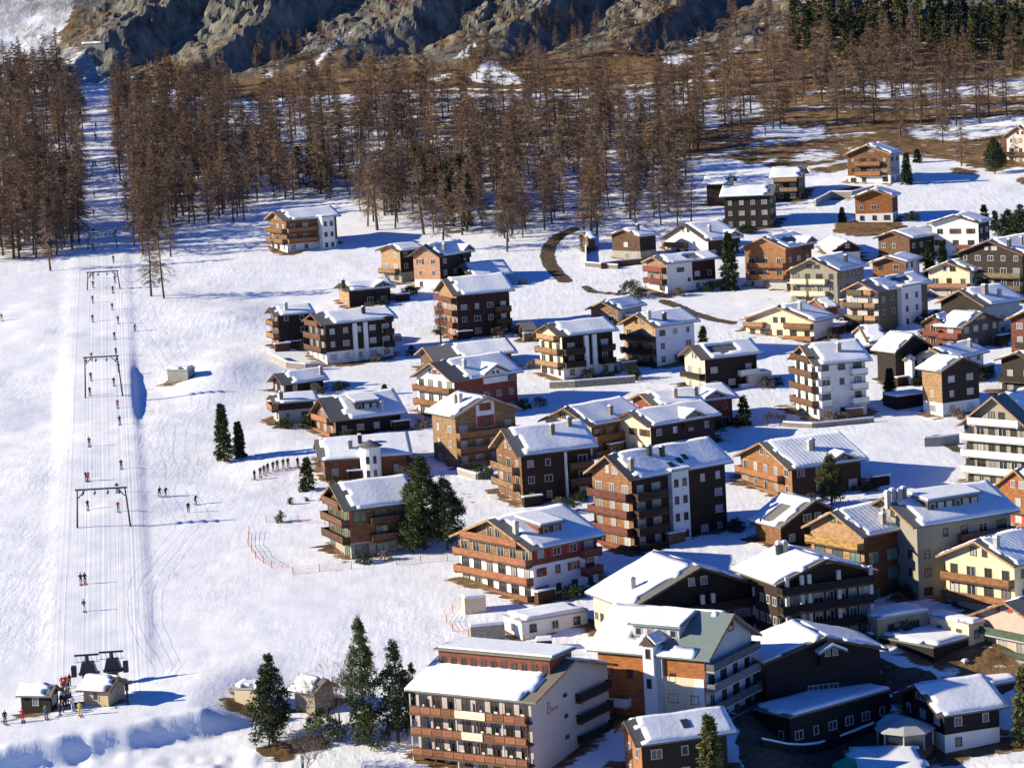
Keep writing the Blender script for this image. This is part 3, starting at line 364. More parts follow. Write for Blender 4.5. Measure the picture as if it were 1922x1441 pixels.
{'key': 'C11', 'name': 'chalet', 'lab': 'orange gabled chalet with a white tower corner behind the tan apartment house', 'rid': 'R', 'base': 0, 'wc': 'white', 'lc': 'wood_orange', 'win': 'd', 'bal': [('L', (0,), 'wood_orange', 0, 0.6)], 'x': 92.93, 'y': 617.02, 'z': 6.66, 'h': 5.16, 'th': 60.0, 'L': 12.05, 'W': 9.55, 'rise': 1.4, 'cat': 'chalet'},
{'key': 'C12', 'name': 'chalet', 'lab': 'dark brown chalet with a hooded gable balcony behind two spruces', 'rid': 'R', 'base': 0, 'wc': 'wood_dark', 'lc': 'wood_mid', 'win': 'd', 'bal': [('L', (0,), 'wood_tan', 0.2, 0.8)], 'x': 97.71, 'y': 641.42, 'z': 9.27, 'h': 6.0, 'th': 44.0, 'L': 14.55, 'W': 11.15, 'rise': 1.73, 'cat': 'chalet'},
{'key': 'C13', 'name': 'chalet', 'lab': 'white house with a red balcony gable below the big snow meadow', 'rid': 'R', 'base': 0, 'wc': 'wood_dark', 'lc': 'white', 'win': 'd', 'bal': [('L', (0, 1), 'wood_red', 0.55, 1)], 'x': 114.93, 'y': 642.08, 'z': 9.21, 'h': 8.94, 'th': 58.0, 'L': 9.35, 'W': 13.65, 'rise': 1.96, 'cat': 'chalet'},
{'key': 'C14', 'name': 'chalet', 'lab': 'dark gabled house with a red wall panel at the upper right frame edge', 'rid': 'R', 'base': 0, 'wc': 'wood_dark', 'lc': 'wood_dark', 'win': 'd', 'bal': [('L', (0, 1, 2), 'wood_olive', 0, 1)], 'chim': [(0.1, 0.5), (0.4, 0.5)], 'x': 115.3, 'y': 591.71, 'z': 3.94, 'h': 10.61, 'th': 48.0, 'L': 17.45, 'W': 18.15, 'rise': 3.12, 'cat': 'chalet'},
{'key': 'C15', 'name': 'chalet', 'lab': 'cream chalet with an orange gable triangle and a dark balcony below', 'rid': 'R', 'base': 1, 'bc': 'grey', 'wc': 'grey_shade', 'lc': 'cream', 'win': 'd', 'bal': [('L', (1,), 'wood_pink', 0, 1)], 'gor': True, 'x': 104.45, 'y': 596.89, 'z': 4.56, 'h': 6.31, 'th': 52.0, 'L': 16.25, 'W': 12.2, 'rise': 2.23, 'cat': 'chalet'},
{'key': 'C16', 'name': 'chalet', 'lab': 'broad dark chalet with a stout snow topped stone chimney', 'rid': 'R', 'base': 1, 'bc': 'grey', 'wc': 'grey_shade', 'lc': 'wood_dark', 'win': 'd', 'chim': [(0.35, 0.55), (0.55, 0.3)], 'bare': 0.12, 'bigch': True, 'x': 99.99, 'y': 556.72, 'z': 0.39, 'h': 7.12, 'th': 38.0, 'L': 13.3, 'W': 14.0, 'rise': 3.08, 'cat': 'chalet'},
{'key': 'C17', 'name': 'chalet', 'lab': 'narrow red fronted chalet squeezed below the broad dark one', 'rid': 'R', 'base': 0, 'wc': 'wood_dark', 'lc': 'wood_red', 'win': 'd', 'bal': [('L', (0, 1), 'wood_red', 0, 1)], 'x': 90.17, 'y': 550.81, 'z': -0.09, 'h': 5.28, 'th': 54.0, 'L': 6.45, 'W': 5.0, 'rise': 1.3, 'cat': 'chalet'},
{'key': 'C18', 'name': 'chalet', 'lab': 'dark chalet with a bright left roof slope and red balconies beside it', 'rid': 'L', 'base': 0, 'wc': 'wood_grey', 'lc': 'wood_red', 'win': 'p', 'bal': [('L', (0, 1), 'wood_red', 0, 1)], 'bare': 0.1, 'x': 93.57, 'y': 546.27, 'z': -0.52, 'h': 4.92, 'th': 40.0, 'L': 13.7, 'W': 8.0, 'rise': 2.45, 'cat': 'chalet'},
{'key': 'C19', 'name': 'chalet', 'lab': 'red brown chalet with a projecting gable cut by the right frame edge', 'rid': 'R', 'base': 0, 'wc': 'wood_mid', 'lc': 'wood_red', 'win': 'd', 'bal': [('L', (0, 1), 'wood_dark', 0.2, 1)], 'x': 108.16, 'y': 532.34, 'z': -1.77, 'h': 8.2, 'th': 46.0, 'L': 8.95, 'W': 10.1, 'rise': 2.1, 'cat': 'chalet'},
{'key': 'C20', 'name': 'chalet', 'lab': 'low cream house with a wide snowy roof behind the tall black house', 'rid': 'R', 'base': 9, 'bc': 'white', 'wc': 'white', 'win': 'd', 'chim': [(0.75, 0.5)], 'x': 86.4, 'y': 515.95, 'z': -3.11, 'h': 4.86, 'th': 49.0, 'L': 13.75, 'W': 10.1, 'rise': 2.02, 'cat': 'chalet'},
{'key': 'C21', 'name': 'chalet', 'lab': 'black chalet with a white roof rim at the right edge above the apartment block', 'rid': 'R', 'base': 0, 'wc': 'wood_dark', 'lc': 'wood_dark', 'win': 'p', 'bal': [('L', (0, 1), 'wood_black', 0, 1)], 'x': 99.76, 'y': 502.07, 'z': -4.33, 'h': 6.64, 'th': 43.0, 'L': 8.65, 'W': 9.8, 'rise': 1.6, 'cat': 'chalet'},
{'key': 'C22', 'name': 'chalet', 'lab': 'white and orange chalet with a sloping snow roof in front of the olive house', 'rid': 'R', 'base': 0, 'wc': 'white', 'lc': 'cream', 'win': 'd', 'bal': [('L', (0, 1), 'wood_orange', 0.6, 1), ('L', (0, 1), 'wood_tan', 0.0, 0.3)], 'chim': [(0.35, 0.6)], 'x': 65.05, 'y': 564.6, 'z': 1.14, 'h': 4.06, 'th': 50.0, 'L': 9.85, 'W': 19.3, 'rise': 3.1, 'cat': 'chalet'},
{'key': 'C23', 'name': 'shed', 'lab': 'small snow topped shed behind the tan apartment house', 'rid': 'R', 'base': 0, 'wc': 'wood_red', 'win': 'n', 'x': 69.96, 'y': 585.69, 'z': 3.39, 'h': 2.34, 'th': 18.0, 'L': 3.75, 'W': 10.7, 'rise': 1.53, 'cat': 'shed'},
{'key': 'C24', 'name': 'shed', 'lab': 'low outbuilding with thick bluish snow below the tan apartment house', 'rid': 'R', 'base': 0, 'wc': 'grey_shade', 'win': 'n', 'x': 74.12, 'y': 549.58, 'z': -0.11, 'h': 2.31, 'th': 4.0, 'L': 4.6, 'W': 16.4, 'rise': 2.35, 'cat': 'shed'},
{'key': 'C25', 'name': 'chalet', 'lab': 'dark flat gabled chalet among larch trunks left of the double gabled one', 'rid': 'R', 'base': 1, 'bc': 'stone', 'wc': 'wood_dark', 'lc': 'wood_mid', 'win': 'p', 'chim': [(0.4, 0.6)], 'bare': 0, 'x': 33.52, 'y': 659.49, 'z': 11.66, 'h': 6.3, 'th': 40.0, 'L': 7.3, 'W': 11.95, 'rise': 1.73, 'cat': 'chalet'},
{'key': 'C26', 'name': 'hut', 'lab': 'tiny wooden hut under the larches above the curving brown road', 'rid': 'R', 'base': 0, 'wc': 'wood_mid', 'win': 'd', 'x': 21.12, 'y': 677.41, 'z': 13.76, 'h': 2.96, 'th': 12.0, 'L': 2.4, 'W': 9.65, 'rise': 1.38, 'cat': 'hut'},
{'key': 'C27', 'name': 'chalet', 'lab': 'half visible chalet with a thick snow roof at the top right frame edge', 'rid': 'R', 'base': 0, 'wc': 'wood_mid', 'lc': 'pinkgrey', 'win': 'd', 'bal': [('L', (0, 1), 'wood_mid', 0, 1)], 'x': 151.72, 'y': 757.97, 'z': 24.36, 'h': 7.96, 'th': 32.0, 'L': 10.3, 'W': 13.15, 'rise': 3.18, 'cat': 'chalet'},
{'key': 'C28', 'name': 'apartment_house', 'lab': 'tall brown chalet with a stack of red balconies in the meadow centre', 'rid': 'R', 'base': 0, 'wc': 'wood_reddark', 'lc': 'wood_tan', 'win': 'd', 'bal': [('L', (0, 1, 2, 3), 'wood_red', 0, 1), ('R', (1, 2), 'wood_mid', 0.7, 1)], 'x': -11.98, 'y': 585.66, 'z': 3.3, 'h': 9.69, 'th': 20.0, 'L': 14.7, 'W': 13.95, 'rise': 3.3, 'cat': 'apartment house'},
{'key': 'C29', 'name': 'shed', 'lab': 'dark snowless shed right of the tall brown chalet', 'rid': 'R', 'base': 0, 'wc': 'wood_dark', 'win': 'n', 'bare': 1, 'x': 3.43, 'y': 580.73, 'z': 2.89, 'h': 2.09, 'th': 14.0, 'L': 3.05, 'W': 9.35, 'rise': 1.34, 'cat': 'shed'},
{'key': 'C30', 'name': 'chalet', 'lab': 'low white roofed chalet uphill from the tall brown one', 'rid': 'R', 'base': 0, 'wc': 'wood_dark', 'win': 'n', 'x': -8.97, 'y': 638.89, 'z': 9.17, 'h': 2.93, 'th': 21.0, 'L': 11.45, 'W': 11.95, 'rise': 2.85, 'cat': 'chalet'},
{'key': 'C31', 'name': 'chalet', 'lab': 'small white chalet with a dark facing gable between the orange and dark brown chalets', 'rid': 'L', 'base': 1, 'bc': 'white', 'wc': 'wood_dark', 'lc': 'cream', 'win': 'p', 'bare': 0, 'x': 79.59, 'y': 646.51, 'z': 9.8, 'h': 3.09, 'th': 4.0, 'L': 7.9, 'W': 19.8, 'rise': 2.23, 'cat': 'chalet'},
{'key': 'B38', 'name': 'chalet', 'lab': 'orange gabled chalet with a red round shutter cut by the right frame edge', 'rid': 'R', 'base': 0, 'wc': 'wood_brown', 'lc': 'wood_bright', 'win': 'r', 'bal': [('L', (1,), 'wood_orange', 0, 1)], 'x': 81.08, 'y': 408.97, 'z': -11.95, 'h': 5.86, 'th': 32.0, 'L': 5.65, 'W': 10.9, 'rise': 3.45, 'cat': 'chalet'},
{'key': 'D1', 'name': 'lift_station', 'lab': 'yellow walled drag lift station with brown roof rim and thick snow', 'rid': 'L', 'base': 0, 'wc': 'yellow', 'lc': 'yellow', 'win': 'd', 'roofc': 'roof_brown', 'bare': 0.03, 'x': -56.3, 'y': 349.7, 'z': -17.08, 'h': 2.2, 'th': 66.0, 'L': 5.55, 'W': 5.2, 'rise': 1.38, 'cat': 'lift station'},
{'key': 'D2', 'name': 'ticket_hut', 'lab': 'dark wooden ticket hut with a thick white snow cap beside the lift queue', 'rid': 'L', 'base': 0, 'wc': 'wood_dark', 'lc': 'wood_dark', 'win': 'p', 'bare': 0.12, 'x': -64.11, 'y': 350.01, 'z': -17.3, 'h': 2.2, 'th': 75.0, 'L': 3.5, 'W': 5.2, 'rise': 1.18, 'cat': 'hut'},
{'key': 'D3', 'name': 'hut', 'lab': 'pale yellow hut with an overhanging flat roof behind the spruce', 'rid': 'F', 'base': 9, 'bc': 'cream', 'wc': 'cream', 'win': 'n', 'x': -36.27, 'y': 351.13, 'z': -18.98, 'h': 3.28, 'th': 70.0, 'L': 4.0, 'W': 4.0, 'rise': 0.0, 'cat': 'hut'},
{'key': 'D3b', 'name': 'hut', 'lab': 'stone walled hut with a doorway under a snowy roof among the trees', 'rid': 'L', 'base': 9, 'bc': 'stone', 'wc': 'stone', 'win': 'n', 'x': -28.84, 'y': 349.79, 'z': -19.8, 'h': 2.99, 'th': 50.0, 'L': 5.0, 'W': 5.0, 'rise': 1.5, 'cat': 'hut'},
{'key': 'D4', 'name': 'concrete_bunker', 'lab': 'grey concrete bunker half buried in the snow slope beside the piste', 'rid': 'F', 'base': 9, 'bc': 'concrete', 'wc': 'concrete', 'win': 'n', 'x': -67.67, 'y': 553.89, 'z': 1.61, 'h': 2.33, 'th': 70.0, 'L': 3.75, 'W': 5.0, 'rise': 0.0, 'cat': 'bunker'},
{'key': 'D5', 'name': 'garage_block', 'lab': 'white garage block with a snowy terrace on top below the reddish balconied chalet', 'rid': 'F', 'base': 9, 'bc': 'white', 'wc': 'white', 'win': 'd', 'x': -0.57, 'y': 373.47, 'z': -16.32, 'h': 2.88, 'th': 28.0, 'L': 11.2, 'W': 5.8, 'rise': 0.0, 'cat': 'garage'},
{'key': 'D6', 'name': 'avalanche_wall', 'lab': 'grey green concrete avalanche wall at the top of the ski run', 'rid': 'F', 'base': 9, 'bc': 'concrete', 'wc': 'concrete', 'win': 'n', 'x': -142.05, 'y': 983.74, 'z': 69.47, 'h': 5.03, 'th': 80.0, 'L': 5.0, 'W': 9.0, 'rise': 0.0, 'cat': 'wall'},
{'key': 'D7', 'name': 'chapel', 'lab': 'tiny white wayside chapel with an arched front right of the apartment block', 'rid': 'R', 'base': 9, 'bc': 'white', 'wc': 'white', 'win': 'n', 'x': 78.8, 'y': 518.66, 'z': -2.94, 'h': 4.78, 'th': 60.0, 'L': 2.0, 'W': 2.1, 'rise': 0.76, 'cat': 'chapel'}]
GROUND_POLYS = [(0.3, [(65.52, 917.37), (55.5, 790.76), (61.45, 786.4), (69.36, 787.01), (77.24, 772.75), (86.43, 772.07), (89.7, 761.29), (99.39, 765.19), (103.23, 781.87), (117.84, 785.24), (124.6, 778.78), (131.35, 772.9), (137.26, 754.98), (148.04, 754.45), (157.04, 748.45), (460.0, 1000.0), (460.0, 1840.0), (60.0, 1840.0)]), (0.24, [(-136.71, 945.3), (-141.72, 974.55), (-146.85, 981.52), (-162.17, 991.54), (-157.41, 1011.91), (-175.0, 1120.0), (-150.0, 1840.0), (120.0, 1840.0), (67.64, 920.85), (39.77, 913.64), (12.54, 917.07), (-24.18, 929.45), (-54.04, 934.47), (-68.96, 935.18), (-87.48, 933.77), (-99.51, 943.65), (-113.66, 953.81), (-126.13, 946.61)]), (0.46, [(-57.52, 929.1), (-32.41, 918.42), (-7.96, 919.29), (16.35, 909.3), (40.26, 902.15), (64.22, 900.94), (56.12, 798.57), (41.52, 794.77), (26.1, 805.41), (-5.98, 835.85), (-40.56, 868.62), (-66.16, 890.06)]), (0.57, [(-191.06, 974.31), (-167.4, 971.28), (-145.05, 940.13), (-128.47, 824.67), (-115.19, 732.34), (-119.09, 702.05), (-142.76, 708.23), (-166.4, 836.91)]), (0.57, [(-134.97, 944.95), (-108.88, 935.92), (-83.23, 926.59), (-70.6, 765.6), (-80.64, 742.2), (-93.98, 728.77), (-107.35, 759.5)]), (0.57, [(-76.57, 863.91), (-53.04, 852.92), (-30.04, 840.79), (-7.64, 825.21), (14.07, 816.24), (35.28, 806.36), (56.12, 798.57), (51.27, 719.36), (22.29, 715.91), (4.28, 711.02), (-13.52, 707.9), (-45.54, 755.01), (-68.11, 773.13)]), (0.0, [(85.69, 695.99), (91.63, 698.52), (101.65, 690.8), (105.46, 684.36), (103.46, 676.18), (88.78, 677.99), (84.25, 682.88)]), (0.1, [(88.72, 735.81), (97.48, 740.41), (104.13, 735.26), (96.01, 729.91), (94.41, 723.67), (86.65, 725.42)]), (0.2, [(127.37, 760.66), (131.49, 764.97), (134.97, 758.94), (133.76, 752.34), (127.19, 749.22)]), (0.1, [(143.37, 743.8), (147.66, 746.6), (144.76, 732.37), (142.39, 735.18)]), (0.72, [(34.64, 883.0), (48.21, 902.93), (65.03, 911.34), (62.2, 874.92), (51.24, 868.13), (42.24, 862.35)]), (0.9, [(80.0, 828.15), (85.97, 837.26), (92.95, 826.11), (99.74, 827.52), (97.29, 814.82), (81.52, 811.65), (76.68, 811.92)]), (0.62, [(119.27, 896.43), (130.17, 909.68), (141.71, 902.71), (153.86, 890.06), (180.42, 898.45), (172.58, 860.31), (150.25, 869.83), (133.07, 870.96), (119.92, 888.53)]), (0.6, [(84.95, 785.84), (94.69, 800.74), (100.18, 794.04), (96.88, 781.05), (87.38, 779.93)]), (0.62, [(125.61, 824.15), (143.32, 831.11), (163.33, 829.79), (158.11, 804.14), (138.65, 805.12), (126.17, 807.47)]), (0.55, [(63.32, 889.49), (86.48, 890.41), (85.74, 850.47), (65.27, 829.9), (59.44, 839.85)]), (0.8, [(-9.33, 945.73), (-6.33, 960.89), (0.41, 963.9), (6.78, 950.61), (10.24, 937.93), (-0.05, 936.2)]), (0.8, [(-14.86, 966.99), (-8.81, 978.93), (-6.46, 979.51), (-10.59, 967.93)]), (0.8, [(-69.43, 983.96), (-62.61, 987.85), (-60.68, 983.88), (-67.9, 980.13)]), (0.75, [(-83.75, 961.12), (-79.52, 970.77), (-77.55, 966.54), (-81.33, 959.13)]), (0.75, [(-24.44, 951.9), (-15.91, 956.89), (-16.48, 945.89), (-22.88, 945.32)]), (0.8, [(68.15, 971.24), (75.43, 982.86), (77.0, 975.08), (70.29, 969.41)]), (0.75, [(59.47, 959.27), (71.33, 964.1), (68.38, 952.03), (60.81, 952.19)]), (1.0, [(56.65, 781.71), (61.39, 785.75), (74.92, 780.11), (75.69, 769.78), (66.19, 754.38), (58.58, 753.77), (54.74, 762.17)]), (0.25, [(-37.54, 344.07), (-34.68, 338.8), (-29.73, 337.49), (-24.94, 339.17), (-27.93, 342.91)])]
GROUND_PATHS = [(0.9, 1.0, [(-68.96, 935.18), (-42.95, 936.41), (-31.79, 937.96), (-14.96, 935.75), (3.57, 929.29), (20.02, 922.44), (32.93, 923.54), (57.12, 927.73), (77.37, 926.98)]), (0.8, 1.0, [(87.59, 867.6), (113.59, 855.44), (142.98, 847.97), (166.66, 846.33)]), (0.8, 1.0, [(57.15, 791.57), (63.8, 795.11), (71.18, 797.38)]), (0.8, 1.0, [(75.92, 804.61), (90.95, 809.31), (101.47, 815.62), (114.28, 814.07)]), (0.8, 1.0, [(88.66, 771.36), (96.09, 775.0), (101.76, 780.26)]), (0.8, 1.0, [(71.2, 774.18), (78.28, 782.28), (80.8, 788.08)]), (0.7, 1.0, [(102.16, 887.9), (119.07, 895.05), (129.31, 909.97)]), (0.7, 1.0, [(-70.3, 959.9), (-55.64, 985.51), (-51.68, 986.74)]), (0.6, 1.0, [(66.2, 925.83), (86.55, 962.72), (95.79, 976.07)])]
ROADS = [(2.0, [(18.79, 706.85), (14.59, 699.45), (11.75, 687.97), (10.72, 675.73), (11.19, 663.12), (12.49, 652.89), (14.37, 642.41)]), (1.6, [(36.15, 615.67), (39.82, 606.85), (41.73, 600.03), (45.86, 591.96), (49.61, 587.4)]), (1.2, [(75.97, 476.51), (77.15, 470.41), (78.24, 464.71)]), (1.2, [(18.73, 635.36), (20.25, 629.06), (26.14, 625.58)])]
LANES = [(1.6, [(1.56, 542.12), (7.85, 531.84), (16.94, 530.53), (25.07, 532.07), (30.25, 521.3), (31.67, 511.66)]), (1.5, [(24.41, 549.52), (27.44, 535.61), (30.25, 521.3)]), (1.5, [(43.24, 513.64), (46.17, 501.66), (49.8, 488.72), (66.22, 485.85)]), (1.5, [(-21.8, 535.38), (-17.93, 506.59), (-16.36, 479.89), (-11.35, 463.84), (-6.64, 445.07)]), (1.5, [(68.07, 560.96), (73.46, 535.71), (73.69, 508.96), (76.22, 483.84)]), (1.4, [(91.4, 504.52), (81.58, 519.32), (79.76, 534.49)]), (1.6, [(32.7, 401.66), (33.54, 393.61), (32.41, 367.42), (28.57, 344.42)]), (1.5, [(28.23, 596.43), (39.42, 570.78), (49.34, 566.29), (60.34, 582.85)]), (1.4, [(50.29, 614.46), (59.88, 611.59), (62.71, 593.26)]), (1.3, [(89.29, 602.75), (92.91, 584.33), (86.43, 548.78)]), (1.2, [(-38.23, 559.07), (-29.02, 554.28), (-21.8, 535.38)])]
ROAD_SHADE_POLYS = [[(27.97, 341.88), (31.57, 346.52), (36.07, 348.99), (43.61, 351.53), (46.46, 351.32), (45.98, 343.69), (42.22, 342.15), (38.12, 332.36), (26.18, 320.54), (26.28, 331.6)], [(31.3, 367.59), (35.7, 357.14), (47.84, 359.82), (48.91, 362.01), (37.98, 363.63)], [(48.27, 362.68), (54.55, 358.15), (55.02, 350.72), (50.52, 349.71), (46.46, 351.32)]]
WALLS = [([(7.59, 534.35), (12.76, 533.62), (19.26, 534.32), (24.91, 534.9)], 1.3, 0.5, 'stone', 'dark retaining wall on the road below the black and white apartment house'), ([(-52.28, 573.63), (-47.54, 563.72), (-43.49, 562.15), (-40.48, 563.02)], 1.2, 0.5, 'stone', 'curved retaining wall under the stair end of the long dark apartment house'), ([(23.46, 654.62), (28.42, 656.52), (33.75, 657.25)], 1.4, 0.4, 'wood_rust', 'orange terrace edge wall below the dark chalet among larch trunks'), ([(21.6, 699.2), (19.94, 658.82), (27.59, 653.13)], 1.0, 0.4, 'stone', 'stone garden wall beside the tiny wooden hut'), ([(72.77, 468.74), (76.17, 469.15), (79.17, 469.95)], 1.6, 0.5, 'concrete', 'grey concrete wall below the tall black timber house'), ([(49.93, 489.81), (55.05, 487.07), (66.71, 489.22)], 0.8, 0.4, 'stone', 'low wall at the foot of the white five storey block'), ([(84.38, 718.99), (89.91, 728.04), (95.46, 725.97), (101.99, 730.78)], 1.8, 0.6, 'stone', 'brown stone bank wall left of the bright orange boarded chalet'), ([(49.48, 370.84), (54.15, 371.54), (57.71, 372.38)], 0.9, 0.4, 'concrete', 'concrete terrace wall before the olive grey house'), ([(-10.43, 467.49), (-7.11, 463.13), (-4.28, 466.45)], 1.0, 0.4, 'stone', 'garden wall below the tan apartment house'), ([(29.63, 334.6), (33.29, 337.14), (39.69, 344.33), (45.84, 347.45)], 1.1, 0.3, 'wood_black', 'curving dark balustrade along the shaded street house')]
